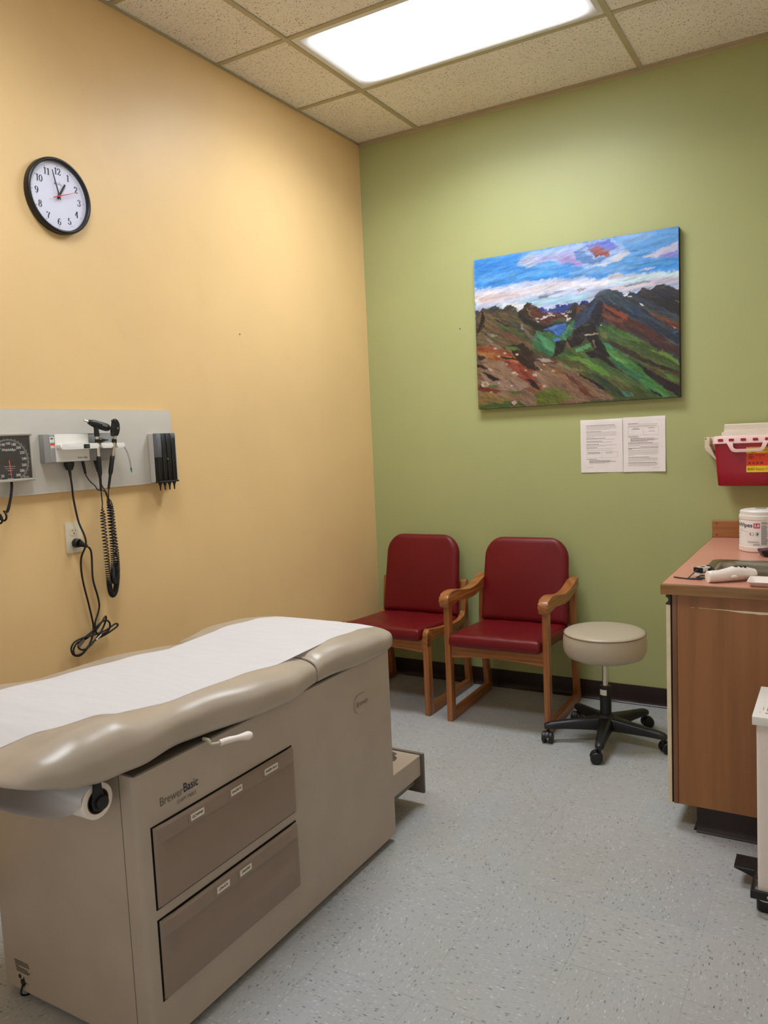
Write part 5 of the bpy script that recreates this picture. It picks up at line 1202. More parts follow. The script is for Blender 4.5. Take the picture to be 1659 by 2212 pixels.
((46,36,32),6,0.006,-30,0.0,[(0.135,0.592),(0.252,0.586),(0.274,0.619),(0.213,0.635),(0.151,0.609)]),
((96,124,52),12,0.008,-10,0.0,[(0.143,0.593),(0.221,0.601),(0.24,0.626),(0.174,0.621)]),
((100,64,48),10,0.01,-35,0.0,[(0.289,0.659),(0.379,0.688),(0.438,0.732),(0.379,0.734),(0.32,0.704)]),
((178,160,148),10,0.008,-20,0.0,[(0.32,0.69),(0.379,0.697),(0.409,0.728),(0.357,0.718)]),
((134,96,58),12,0.01,-30,0.0,[(0.349,0.731),(0.438,0.768),(0.496,0.83),(0.423,0.804),(0.342,0.758)]),
((150,110,84),10,0.012,-40,0.0,[(0.386,0.781),(0.496,0.82),(0.61,0.967),(0.567,0.979),(0.467,0.873)]),
((112,64,48),10,0.01,-45,0.0,[(0.453,0.788),(0.518,0.841),(0.567,0.909),(0.61,0.977),(0.567,0.955),(0.496,0.857)]),
((130,124,84),10,0.01,-30,0.0,[(0.416,0.738),(0.496,0.765),(0.568,0.8),(0.496,0.793)]),
((34,26,26),5,0.006,-30,0.0,[(0.021,0.743),(0.07,0.769),(0.094,0.789),(0.124,0.807),(0.09,0.82),(0.057,0.786)]),
((34,26,26),5,0.006,-40,0.0,[(0.262,0.811),(0.296,0.828),(0.319,0.854),(0.335,0.9),(0.3,0.874),(0.281,0.846)]),
((36,30,28),5,0.006,-15,0.0,[(0.001,0.69),(0.038,0.708),(0.066,0.738),(0.038,0.73),(0.001,0.712)]),
((44,34,32),5,0.006,-15,0.0,[(0.002,0.632),(0.026,0.637),(0.048,0.655),(0.022,0.67),(0.002,0.658)]),
((40,34,30),5,0.006,-20,0.0,[(0.119,0.652),(0.197,0.671),(0.228,0.694),(0.166,0.682)]),
((124,50,40),10,0.008,-10,0.0,[(0.004,0.844),(0.077,0.865),(0.142,0.886),(0.086,0.897),(0.004,0.87)]),
((150,62,46),10,0.008,-30,0.0,[(0.258,0.881),(0.318,0.906),(0.378,0.948),(0.303,0.923)]),
((90,118,66),10,0.008,0,0.0,[(0.053,0.834),(0.109,0.849),(0.117,0.867),(0.065,0.86)]),
((84,112,56),10,0.008,-10,0.0,[(0.164,0.887),(0.234,0.898),(0.227,0.916),(0.172,0.907)]),
((150,122,72),10,0.01,-10,0.0,[(0.004,0.883),(0.14,0.904),(0.195,0.962),(0.116,0.975),(0.003,0.966)]),
((74,100,46),12,0.012,0,0.0,[(0.003,0.976),(0.116,0.963),(0.226,0.96),(0.261,0.995),(0.002,1.003)]),
((108,118,48),12,0.012,-25,0.0,[(0.303,0.925),(0.364,0.891),(0.438,0.898),(0.488,0.957),(0.423,1.0),(0.318,0.992)]),
((126,140,54),8,0.008,-10,0.0,[(0.458,0.951),(0.496,0.943),(0.507,0.964)]),
((70,44,32),6,0.004,0,0.0,[(0.039,0.84),(0.035,0.856),(0.024,0.862),(0.014,0.854),(0.01,0.837),(0.014,0.821),(0.025,0.815),(0.035,0.823)]),
((216,196,168),6,0.004,0,0.0,[(0.062,0.834),(0.055,0.85),(0.039,0.856),(0.023,0.847),(0.016,0.83),(0.023,0.814),(0.039,0.809),(0.055,0.817)]),
((176,148,120),6,0.004,0,0.0,[(0.055,0.838),(0.051,0.848),(0.043,0.852),(0.035,0.847),(0.032,0.835),(0.035,0.825),(0.043,0.821),(0.051,0.826)]),
((90,50,36),6,0.004,0,0.0,[(0.198,0.975),(0.195,0.986),(0.187,0.99),(0.179,0.985),(0.176,0.974),(0.179,0.963),(0.187,0.959),(0.195,0.964)]),
((214,200,182),6,0.004,0,0.0,[(0.215,0.971),(0.21,0.981),(0.2,0.984),(0.19,0.979),(0.186,0.969),(0.191,0.959),(0.201,0.955),(0.21,0.96)]),
((224,196,176),6,0.004,-25,0.0,[(0.231,0.655),(0.228,0.66),(0.22,0.661),(0.213,0.658),(0.21,0.653),(0.213,0.648),(0.221,0.647),(0.228,0.65)]),
((224,196,176),6,0.004,-25,0.0,[(0.164,0.639),(0.161,0.643),(0.154,0.644),(0.148,0.641),(0.145,0.636),(0.148,0.632),(0.154,0.631),(0.161,0.634)]),
((224,196,176),6,0.004,-25,0.0,[(0.115,0.601),(0.112,0.606),(0.105,0.607),(0.097,0.604),(0.094,0.599),(0.097,0.594),(0.105,0.593),(0.112,0.596)]),
((224,196,176),6,0.004,-25,0.0,[(0.127,0.653),(0.124,0.657),(0.119,0.658),(0.113,0.656),(0.111,0.652),(0.113,0.648),(0.119,0.647),(0.124,0.649)]),
((224,196,176),6,0.004,-25,0.0,[(0.124,0.832),(0.122,0.835),(0.117,0.836),(0.112,0.834),(0.11,0.83),(0.112,0.827),(0.117,0.826),(0.122,0.828)]),
((224,196,176),6,0.004,-25,0.0,[(0.158,0.82),(0.156,0.823),(0.153,0.823),(0.15,0.822),(0.148,0.82),(0.15,0.817),(0.153,0.817),(0.156,0.818)]),
((224,196,176),6,0.004,-25,0.0,[(0.192,0.852),(0.19,0.856),(0.184,0.857),(0.179,0.855),(0.176,0.851),(0.179,0.847),(0.184,0.846),(0.19,0.848)]),
((224,196,176),6,0.004,-25,0.0,[(0.367,0.875),(0.364,0.88),(0.356,0.882),(0.349,0.879),(0.346,0.873),(0.349,0.869),(0.356,0.867),(0.364,0.87)]),
((224,196,176),6,0.004,-25,0.0,[(0.327,0.799),(0.323,0.806),(0.313,0.807),(0.303,0.804),(0.299,0.797),(0.303,0.79),(0.313,0.789),(0.323,0.792)]),
((224,196,176),6,0.004,-25,0.0,[(0.415,0.779),(0.412,0.784),(0.405,0.785),(0.398,0.782),(0.395,0.777),(0.398,0.772),(0.405,0.771),(0.412,0.774)]),
((224,196,176),6,0.004,-25,0.0,[(0.367,0.733),(0.364,0.737),(0.358,0.738),(0.353,0.735),(0.35,0.731),(0.353,0.727),(0.358,0.726),(0.364,0.729)]),
((224,196,176),6,0.004,-25,0.0,[(0.081,0.89),(0.079,0.894),(0.073,0.895),(0.068,0.893),(0.066,0.889),(0.068,0.886),(0.073,0.885),(0.079,0.887)]),
((224,196,176),6,0.004,-25,0.0,[(0.213,0.771),(0.209,0.776),(0.2,0.778),(0.191,0.774),(0.188,0.768),(0.192,0.763),(0.2,0.761),(0.209,0.764)]),
((224,196,176),6,0.004,-25,0.0,[(0.224,0.783),(0.221,0.787),(0.216,0.788),(0.21,0.786),(0.208,0.782),(0.21,0.778),(0.216,0.777),(0.221,0.779)]),
((224,196,176),6,0.004,-25,0.0,[(0.08,0.738),(0.077,0.742),(0.07,0.743),(0.063,0.74),(0.06,0.735),(0.063,0.731),(0.07,0.73),(0.077,0.733)]),
((224,196,176),6,0.004,-25,0.0,[(0.274,0.762),(0.271,0.765),(0.266,0.766),(0.261,0.764),(0.258,0.76),(0.261,0.757),(0.266,0.756),(0.271,0.758)]),
((224,196,176),6,0.004,-25,0.0,[(0.349,0.766),(0.347,0.769),(0.342,0.77),(0.337,0.768),(0.335,0.765),(0.337,0.762),(0.342,0.761),(0.347,0.763)]),
((224,196,176),6,0.004,-25,0.0,[(0.086,0.745),(0.084,0.748),(0.078,0.749),(0.072,0.747),(0.07,0.743),(0.072,0.74),(0.078,0.739),(0.084,0.741)]),
((224,196,176),6,0.004,-25,0.0,[(0.172,0.711),(0.17,0.714),(0.166,0.715),(0.161,0.713),(0.159,0.71),(0.161,0.707),(0.166,0.706),(0.17,0.708)])]
# ------------------------------------------------------------------ painted canvas on the back wall
def paint_canvas(NX, NY):
    rg = np.random.RandomState(11); lat = rg.rand(64, 64)
    def vn(x, y):
        xi = np.floor(x).astype(int); yi = np.floor(y).astype(int); fx = x-xi; fy = y-yi
        fx = fx*fx*(3-2*fx); fy = fy*fy*(3-2*fy)
        g = lambda i, j: lat[i % 64, j % 64]
        return (g(xi, yi)*(1-fx)+g(xi+1, yi)*fx)*(1-fy) + (g(xi, yi+1)*(1-fx)+g(xi+1, yi+1)*fx)*fy
    U, V = np.meshgrid(np.linspace(0, 1, NX), np.linspace(0, 1, NY)); asp = 1.31
    img = np.zeros((NY, NX, 3)); img[:] = (100, 164, 232); img[V > 0.44] = (78, 84, 54); img[(V > 0.72) & (U < 0.55)] = (132, 102, 74)
    X = U*asp
    n1 = vn(X*38, V*38)-0.5; n2 = vn(X*38+31, V*38+17)-0.5; m1 = vn(X*95+7, V*95)-0.5; m2 = vn(X*95, V*95+9)-0.5
    WX = (n1+0.8*m1)*1.1; WY = (n2+0.8*m2)*1.1
    cache = {}
    def streak(a):
        if a not in cache:
            t = math.radians(a); A = X*math.cos(t)-V*math.sin(t); Bq = X*math.sin(t)+V*math.cos(t)
            cache[a] = (0.5*vn(A*9+3, Bq*60+5)+0.35*vn(A*22, Bq*140)+0.35*vn(A*5+11, Bq*22+2)-0.6)*2
        return cache[a]
    for idx, (c, var, warp, ang, soft, poly) in enumerate(PAINT):
        us = [p[0] for p in poly]; vs = [p[1] for p in poly]; pad_ = warp+soft+0.01
        i0 = max(0, int((min(us)-pad_)*NX)); i1 = min(NX, int((max(us)+pad_)*NX)+2); j0 = max(0, int((min(vs)-pad_)*NY)); j1 = min(NY, int((max(vs)+pad_)*NY)+2)
        if i1 <= i0 or j1 <= j0: continue
        sl = (slice(j0, j1), slice(i0, i1)); u = U[sl]+WX[sl]*warp; v = V[sl]+WY[sl]*warp
        ks = 8 if soft > 0 else 4; r = soft if soft > 0 else 0.0012; al = np.zeros(u.shape)
        for k in range(ks):
            uu = u+r*math.cos(2*PI*k/ks+0.4)*(0.5+0.5*(k % 2)); vv = v+r*math.sin(2*PI*k/ks+0.4)*(0.5+0.5*(k % 2)); ins = np.zeros(u.shape, bool); n = len(poly)
            for a in range(n):
                xa, ya = poly[a]; xb, yb = poly[(a+1) % n]
                if ya == yb: continue
                cr = ((ya > vv) != (yb > vv)) & (uu < (xb-xa)*(vv-ya)/(yb-ya)+xa); ins ^= cr
            al += ins
        al = (al/ks)[..., None]; s = streak(ang)[sl][..., None]; s2 = np.roll(streak(ang), 37, 0)[sl][..., None]
        col = np.array(c, float) + s*var*2.1 + s2*var*1.4*np.array([0.7, 0.1, -0.6])
        img[sl] = img[sl]*(1-al) + col*al
    # ragged brush edges: pull colour along the stroke direction by a fine noise
    for ang_, m_ in ((8, V < 0.40), (-36, V >= 0.40)):
        t = math.radians(ang_); A = X*math.cos(t)-V*math.sin(t); Bq = X*math.sin(t)+V*math.cos(t)
        d = (vn(A*26+3, Bq*150+8)-0.5)*0.009 + (vn(A*60, Bq*260+3)-0.5)*0.006
        iu = np.clip(((U + d*math.cos(t)/asp)*(NX-1)).astype(int), 0, NX-1); iv = np.clip(((V - d*math.sin(t))*(NY-1)).astype(int), 0, NY-1)
        img = np.where(m_[..., None], img[iv, iu], img)
    # many short strokes in lighter and darker versions of the colour beneath
    for k in range(3600):
        u0, v0 = rg.rand(), rg.rand()**0.85; sky = v0 < 0.36
        t = math.radians((8 if sky else (-36 if u0+v0 > 0.75 else -24)) + rg.randn()*(7 if sky else 13))
        L, w_ = (0.05 if sky else 0.026)*(0.3+rg.rand()), (0.004 if sky else 0.0020)+0.003*rg.rand()
        r = L+0.01; i0, i1 = max(0, int((u0-r)*NX)), min(NX, int((u0+r)*NX)+1); j0, j1 = max(0, int((v0-r)*NY)), min(NY, int((v0+r)*NY)+1)
        if i1-i0 < 2 or j1-j0 < 2: continue
        sl = (slice(j0, j1), slice(i0, i1)); dx = X[sl]-u0*asp; dy = V[sl]-v0
        a_ = dx*math.cos(t)-dy*math.sin(t); b_ = dx*math.sin(t)+dy*math.cos(t) + 0.10*(a_**2)/max(L, 1e-3)*(1 if k % 2 else -1)
        al = np.clip(1.6*(1-np.abs(b_)/w_), 0, 1)*np.clip(4*(1-np.abs(a_)/L), 0, 1)
        c = img[min(NY-1, int(v0*NY)), min(NX-1, int(u0*NX))].copy(); g_ = rg.rand()
        c = c*(0.50+0.6*g_) if g_ < 0.5 else c+(np.array([225, 225, 215])-c)*(0.10+0.28*(g_-0.5)*(2.4 if sky else 1.6))
        q_ = (0.16 if sky else 0.34)*al[..., None]; img[sl] = img[sl]*(1-q_) + c*q_
    img += (vn(X*160, V*200)-0.5)[..., None]*9
    img *= (0.86 - 0.10*np.clip((V-0.3)/0.15, 0, 1))[..., None]
    img = 70 + (img-70)*1.10
    img = np.clip(img, 0, 255)/255.0
    return np.where(img <= 0.04045, img/12.92, ((img+0.055)/1.055)**2.4)

cx0, cx1, cz0, cz1, cyf = 0.7205, 1.7855, 1.5805, 2.3905, -0.037
cv = thing('canvas_painting', 'unframed landscape painting of mountains and a blue lake on the green wall', 'painting', ((cx0+cx1)/2, -0.002, (cz0+cz1)/2))
bm = B(); box(bm, (cx0, cyf+0.0006, cz0), (cx1, -0.0003, cz1), 0.002, 1); obj('canvas_edge', bm, mat('dark_canvas_edge', (34, 38, 32), 0.7, var=0.2, scale=14), cv, 30)
NX, NY = 440, 336
img = paint_canvas(NX, NY)
gx, gz_ = np.meshgrid(np.linspace(cx0+0.001, cx1-0.001, NX), np.linspace(cz1-0.001, cz0+0.001, NY))
co = np.stack([gx, np.full_like(gx, cyf), gz_], -1).reshape(-1, 3)
ii = np.arange(NX*NY).reshape(NY, NX); qd = np.stack([ii[1:, :-1], ii[1:, 1:], ii[:-1, 1:], ii[:-1, :-1]], -1).reshape(-1, 4)
me = bpy.data.meshes.new('painted_surface'); me.vertices.add(len(co)); me.vertices.foreach_set('co', co.ravel())
me.loops.add(qd.size); me.loops.foreach_set('vertex_index', qd.ravel().astype(np.int32)); me.polygons.add(len(qd)); me.polygons.foreach_set('loop_start', np.arange(0, qd.size, 4, dtype=np.int32)); me.update(calc_edges=True); me.validate()
ca_ = me.color_attributes.new('paint', 'FLOAT_COLOR', 'POINT')
ca_.data.foreach_set('color', np.concatenate([img.reshape(-1, 3), np.ones((NX*NY, 1))], 1).ravel().astype(np.float32))
k = NT('acrylic_paint'); at = k.n('ShaderNodeAttribute'); at.attribute_name = 'paint'; k.l(at.outputs['Color'], k.b.inputs['Base Color'])
k.set(Roughness=0.42, Specular_IOR_Level=0.4); v_ = k.obj((14, 14, 60)); k.bump(k.noise(v_, 3.0, 5, 0.6, 1.0), 0.25, 0.002)
link('painted_surface', me, k.m, cv, 0)

# ------------------------------------------------------------------ two printed notices
def notice(xa, xb, za, zb, label, curl, body, lines_seed):
    t = thing('paper_notice', label, 'notice', ((xa+xb)/2, -0.001, (za+zb)/2), 'printed notices on the green wall')
    w, h = xb-xa, zb-za
    def off(u, v): return (0.0004 + curl(u, v))*(1-sstep(0.96, 1.0, v)) - 0.0001*sstep(0.99, 1.0, v)
    me = grid_mesh('sheet', lambda u, v: (xa+w*u, -off(u, v), za+h*v), 24, 28); s = link('sheet', me, M['sheet'], t, 60)
    rg = random.Random(lines_seed)
    bmd, bml = B(), B()
    def q(bm_, x0_, z0_, x1_, z1_):
        n = max(1, int((x1_-x0_)/0.012)); 
        for i in range(n):
            a, b = x0_+(x1_-x0_)*i/n, x0_+(x1_-x0_)*(i+1)/n
            P = [(a, z0_), (b, z0_), (b, z1_), (a, z1_)]
            bm_.faces.new([bm_.verts.new((xa+u, -off(u/w, v/h)-0.0005, za+v)) for u, v in P])
    def line(z, x0_, x1_, th, bold):
        x = x0_
        while x < x1_-0.001:
            wd = rg.uniform(0.004, 0.013); e = min(x1_, x+wd); q(bmd if bold else bml, x, z-th/2, e, z+th/2); x = e+rg.uniform(0.0008, 0.0016)
    for (z, x0_, x1_, th, bold) in body: line(z*h, x0_*w, x1_*w, th, bold)
    obj('bold_print', bmd, M['ink_g'], s, 0); obj('print', bml, M['ink_l'], s, 0)
    return t, q, w, h, off, s
def frame_lines(bm, xa, za, w, h, off, rects):
    for (u0, v0, u1, v1) in rects:
        th = 0.0004
        for a in ((u0, v0, u1, v0), (u0, v1, u1, v1), (u0, v0, u0, v1), (u1, v0, u1, v1), ((u0+u1)/2, v0, (u0+u1)/2, v1)):
            x0_, z0_, x1_, z1_ = xa+a[0]*w-th, za+a[1]*h-th, xa+a[2]*w+th, za+a[3]*h+th
            bm.faces.new([bm.verts.new((x, -off((x-xa)/w, (z-za)/h)-0.0006, z)) for x, z in ((x0_, z0_), (x1_, z0_), (x1_, z1_), (x0_, z1_))])
def para(z0, n, x0, x1, last, step=0.0192, th=0.0016): return [(z0-step*i, x0, (x1 if i < n-1 else last), th, False) for i in range(n)]
b1 = [(0.885, 0.14, 0.82, 0.0022, True)] + para(0.866, 4, 0.14, 0.86, 0.70) + [(0.770, 0.14, 0.50, 0.0022, True)] + para(0.751, 5, 0.14, 0.86, 0.32, 0.021) + [(0.640, 0.14, 0.60, 0.0022, True)] + para(0.621, 1, 0.14, 0.8, 0.8) + [(0.583, 0.14, 0.52, 0.0022, True)] + para(0.566, 1, 0.14, 0.74, 0.74) + [(0.530, 0.14, 0.44, 0.0022, True)] + para(0.512, 2, 0.14, 0.86, 0.60) + [(0.466, 0.14, 0.40, 0.0022, True)] + para(0.449, 1, 0.14, 0.78, 0.78) + [(0.418, 0.14, 0.74, 0.0018, False), (0.372, 0.17, 0.46, 0.0020, True), (0.355, 0.17, 0.47, 0.0020, True), (0.374, 0.60, 0.75, 0.002, True), (0.350, 0.60, 0.75, 0.0016, False), (0.250, 0.14, 0.38, 0.0022, True)] + [(0.235, 0.20, 0.44, 0.0016, False), (0.219, 0.20, 0.72, 0.0020, True), (0.203, 0.20, 0.84, 0.0020, True), (0.187, 0.20, 0.68, 0.0020, True), (0.170, 0.20, 0.58, 0.0016, False), (0.095, 0.14, 0.30, 0.0016, False)]
t1, q1, w1, h1, o1, sh1 = notice(1.2815, 1.4985, 1.2185, 1.4935, 'left printed notice with its table near the foot of the page, below the painting', lambda u, v: 0.0025*(1-v)*(1-u)**2 + 0.004*max(0, u-0.85)*(1-v)*4 + 0.0011 + 0.001*math.sin(5*u+3*v), b1, 4)
bm = B(); frame_lines(bm, 1.2815, 1.2185, w1, h1, o1, [(0.14, 0.275, 0.87, 0.385)]); obj('table_rule', bm, M['ink_l'], sh1, 0)
b2 = [(0.878, 0.12, 0.37, 0.0024, True)] + [(0.860, 0.12, 0.82, 0.0018, False), (0.830, 0.12, 0.80, 0.0018, True), (0.790, 0.24, 0.38, 0.0022, True), (0.773, 0.21, 0.40, 0.0020, True), (0.790, 0.60, 0.76, 0.0024, True), (0.745, 0.62, 0.74, 0.0016, False), (0.728, 0.60, 0.76, 0.0020, False), (0.640, 0.12, 0.36, 0.0024, True), (0.622, 0.18, 0.40, 0.0016, False), (0.604, 0.18, 0.74, 0.0020, True), (0.587, 0.18, 0.83, 0.0020, True), (0.570, 0.18, 0.74, 0.0020, True), (0.553, 0.18, 0.60, 0.0020, True)] + [(0.525, 0.12, 0.70, 0.0024, True)] + para(0.508, 3, 0.12, 0.84, 0.40, 0.018) + [(0.455, 0.40, 0.84, 0.0018, True), (0.430, 0.12, 0.83, 0.0024, True), (0.413, 0.12, 0.21, 0.0024, True)] + para(0.395, 6, 0.12, 0.83, 0.26, 0.0187) + [(0.265, 0.12, 0.62, 0.0024, True)] + para(0.247, 4, 0.12, 0.82, 0.48, 0.018) + [(0.165, 0.12, 0.79, 0.0024, True)] + para(0.147, 3, 0.12, 0.83, 0.78, 0.018) + [(0.070, 0.70, 0.86, 0.0016, False)]
t2, q2, w2, h2, o2, sh2 = notice(1.5005, 1.7085, 1.2180, 1.4965, 'right printed notice with its table near the top of the page, below the painting', lambda u, v: 0.006*max(0, 0.35-v)*2.2*(abs(u-0.5)*2)**2 + 0.004*u*u*(1-v) + 0.0011 + 0.001*math.sin(4*u-3*v), b2, 9)
bm = B(); frame_lines(bm, 1.5005, 1.2180, w2, h2, o2, [(0.12, 0.665, 0.84, 0.810)]); obj('table_rule', bm, M['ink_l'], sh2, 0)

# ------------------------------------------------------------------ sharps container
sc_ = thing('sharps_container', 'red sharps disposal container with frosted lid on the green wall above the sink', 'sharps container', (2.10, -0.001, 1.27))
bm = B(); box(bm, (1.905, -0.022, 1.315), (2.36, 0.0006, 1.380), 0.003, 2); box(bm, (1.899, -0.062, 1.3345), (1.922, -0.0003, 1.3795), 0.003, 2)
prism(bm, [(1.9005, 1.337), (1.925, 1.337), (1.960, 1.262), (1.953, 1.270), (1.903, 1.322)], 'Y', -0.075, -0.003, 0.001, 1)
br_ = obj('bracket', bm, M['ivory'], sc_, label='ivory wall bracket')
bm = B(); cyl(bm, (1.9045, -0.061, 1.3735), (1.9045, -0.0635, 1.3735), 0.0032, 12); obj('bracket_screw', bm, M['black'], br_)
# tapered tub with rounded corners
def tub(zs, xin, yin, r, m, name, par, x0=1.948, x1=2.312, y0=-0.150, y1=-0.026, cap=(True, False)):
    bm = B(); rings = []
    for z, a in zip(zs, xin):
        rings.append([bm.verts.new((x, y, z)) for x, y in rrect(x0+a, y0+a*yin, x1-a, y1-a*0.2, r, 6)])
    n = len(rings[0])
    for p, q in zip(rings, rings[1:]):
        for i in range(n): bm.faces.new((p[i], p[(i+1) % n], q[(i+1) % n], q[i]))
    if cap[0]: bm.faces.new(rings[0][::-1])
    if cap[1]: bm.faces.new(rings[-1])
    return obj(name, bm, m, par, 40)
tub([1.1515, 1.1530, 1.1570, 1.22, 1.30, 1.351, 1.3605], [0.028, 0.0215, 0.0185, 0.0135, 0.0085, 0.0045, 0.0035], 0.6, 0.014, M['red_bin'], 'tub', sc_, cap=(True, True))
tub([1.3490, 1.3500, 1.3560, 1.3565, 1.3800, 1.3835, 1.3850], [0.002, -0.003, -0.0032, 0.000, 0.001, 0.003, 0.010], 1.0, 0.016, M['pink_w'], 'lid', sc_, cap=(True, True))
for i in range(7):
    xc_ = 1.961+0.0505*i + (0.004 if i == 0 else 0)
    bm = B(); box(bm, (xc_+0.026-0.0215, -0.1535, 1.3600), (xc_+0.026, -0.1490, 1.3720), 0.0015, 1); obj('latch_tab', bm, M['red_bin'], sc_)
# upper tray of the lid
bm = B(); prism(bm, [(-0.136, 1.384), (-0.130, 1.4105), (-0.122, 1.4120), (-0.120, 1.4345), (-0.112, 1.4395), (-0.030, 1.4395), (-0.028, 1.384)], 'X', 1.993, 2.30, 0.003, 2)
prism(bm, [(-0.142, 1.384), (-0.137, 1.403), (-0.040, 1.403), (-0.036, 1.384)], 'X', 1.984, 2.305, 0.002, 1); up_ = obj('drop_tray', bm, M['frost'], sc_)
# handle loop
bm = B(); hp = spl([(2.017, -0.152, 1.356), (2.024, -0.160, 1.342), (2.031, -0.164, 1.328), (2.040, -0.165, 1.3185), (2.054, -0.165, 1.3155), (2.10, -0.165, 1.3155), (2.135, -0.165, 1.3155), (2.149, -0.165, 1.3185), (2.158, -0.164, 1.328), (2.166, -0.160, 1.342), (2.173, -0.152, 1.356)], 6)
prism(bm, [(2.006, 1.356), (2.018, 1.333), (2.024, 1.320), (2.032, 1.312), (2.044, 1.3085), (2.146, 1.3085), (2.158, 1.312), (2.166, 1.320), (2.172, 1.333), (2.184, 1.356), (2.160, 1.356), (2.156, 1.333), (2.150, 1.325), (2.142, 1.3215), (2.048, 1.3215), (2.040, 1.325), (2.034, 1.333), (2.036, 1.356)], 'Y', -0.164, -0.1535, 0.002, 2)
obj('handle', bm, M['pink_w'], sc_, 40)
def SW(x, z, y=-0.1463): return plane_map((x, y, z), (1, 0, 0), (0, 0.0, 1))
# the front face leans a little: label follows it
import mathutils
lm = plane_map((2.178, -0.1446, 1.272), (1, 0, 0), (0, -0.038, 0.9993))
bm = B(); prism(bm, rrect(-0.0885, -0.0570, 0.0885, 0.0580, 0.002), 'Z', 0, 0.0006); bmesh.ops.transform(bm, matrix=lm, verts=bm.verts[:]); lb = obj('warning_label', bm, M['yellow'], sc_, 0)
bm = B(); flat(bm, [rect(-0.0885, -0.0275, 0.0885, 0.0300)], lm, 0.0008); obj('red_band', bm, M['or_red'], lb, 0)
bm = B(); C0 = (-0.0685, 0.0135)
for k in range(3):
    a = math.radians(90+120*k); cx_, cz_ = C0[0]+0.0062*math.cos(a), C0[1]+0.0062*math.sin(a)
    pts = [(cx_+0.0062*math.cos(a+math.radians(t)), cz_+0.0062*math.sin(a+math.radians(t))) for t in range(35, 326+10, 12)] if False else [(cx_+0.0062*math.cos(a+PI+math.radians(t)), cz_+0.0062*math.sin(a+PI+math.radians(t))) for t in range(20, 341, 16)]
    for p, q in zip(pts, pts[1:]): flat(bm, [ribbon([p, q], 0.0020)], lm, 0.0010)
for p, q in zip([(C0[0]+0.0048*math.cos(2*PI*k/24), C0[1]+0.0048*math.sin(2*PI*k/24)) for k in range(25)], [(C0[0]+0.0048*math.cos(2*PI*(k+1)/24), C0[1]+0.0048*math.sin(2*PI*(k+1)/24)) for k in range(25)]): flat(bm, [ribbon([p, q], 0.0012)], lm, 0.0010)
obj('biohazard_symbol', bm, M['brown_i'], lb, 0)
bm = B(); text_bm(bm, 'BIOHAZARD', 0.0070, lm @ Matrix.Translation((-0.030, 0.021, 0)), bold=0.0002, d=0.0010)
for (u, v, w_) in ((-0.030, 0.0145, 0.010), (-0.030, 0.006, 0.006)): flat(bm, [rect(u-w_/2, v-0.0011, u+w_/2, v+0.0011)], lm, 0.0010)
for i in range(4):
    u = -0.0815+0.0165*i; o_ = [rect(u, -0.0215, u+0.0135, -0.0209), rect(u, -0.0090, u+0.0135, -0.0084), rect(u, -0.0215, u+0.0006, -0.0084), rect(u+0.0129, -0.0215, u+0.0135, -0.0084), [(u+0.003, -0.018), (u+0.0095, -0.019), (u+0.011, -0.013), (u+0.006, -0.0108), (u+0.003, -0.0125)]]
    flat(bm, o_, lm, 0.0010)
for i in range(22): flat(bm, [rect(-0.085+0.0076*i, 0.0535, -0.085+0.0076*i+0.0052, 0.0555)], lm, 0.0010)
flat(bm, [rect(-0.070, 0.0325, -0.050, 0.0345), rect(-0.010, 0.0325, 0.02, 0.0345), rect(-0.02, 0.0415, 0.02, 0.0428), rect(-0.02, 0.0455, 0.015, 0.0468)], lm, 0.0010)
obj('label_print', bm, M['brown_i'], lb, 0)
bm = B(); text_bm(bm, 'BD Sharps Collector', 0.0145, lm @ Matrix.Translation((-0.0715, -0.0425, 0)), align='LEFT', d=0.0010, sx=0.95)
for p, q in zip([(-0.0785+0.0042*math.cos(2*PI*k/20), -0.0425+0.0042*math.sin(2*PI*k/20)) for k in range(21)], [(-0.0785+0.0042*math.cos(2*PI*(k+1)/20), -0.0425+0.0042*math.sin(2*PI*(k+1)/20)) for k in range(21)]): flat(bm, [ribbon([p, q], 0.0018)], lm, 0.0010)
flat(bm, [[(-0.0805, -0.0435), (-0.0765, -0.0435), (-0.0785, -0.0405)]], lm, 0.0010)
obj('label_print', bm, M['ink'], lb, 0)
# ------------------------------------------------------------------ base cabinet, worktop, sink
CT = 0.893; XL, YN = 1.925, -1.280; XR = RX-0.002
cb = thing('base_cabinet', 'brown wood-grain base cabinet with cream-edged door against the right wall', 'cabinet', (2.27, -0.64, 0))
bm = B(); box(bm, (1.976, -1.250, 0.0905), (XR, -1.232, 0.857), 0.0006, 1); ep = obj('end_panel', bm, M['cab_z'], cb, 20)
bm = B(); box(bm, (1.976, -1.2315, 0.0905), (1.992, -0.004, 0.857)); box(bm, (1.992, -1.2315, 0.0905), (XR, -0.004, 0.108)); box(bm, (XR-0.012, -1.2315, 0.108), (XR, -0.004, 0.70)); obj('carcass', bm, M['cab_z'], cb, 0)
bm = B(); box(bm, (1.9590, -1.2515, 0.0900), (1.9755, -1.205, 0.857), 0.001, 1); obj('face_frame', bm, M['stile_z'], cb, 20)
bm = B(); box(bm, (1.9535, -1.2480, 0.092), (1.9595, -0.004, 0.856)); obj('shadow_gap', bm, M['gap'], cb, 0)
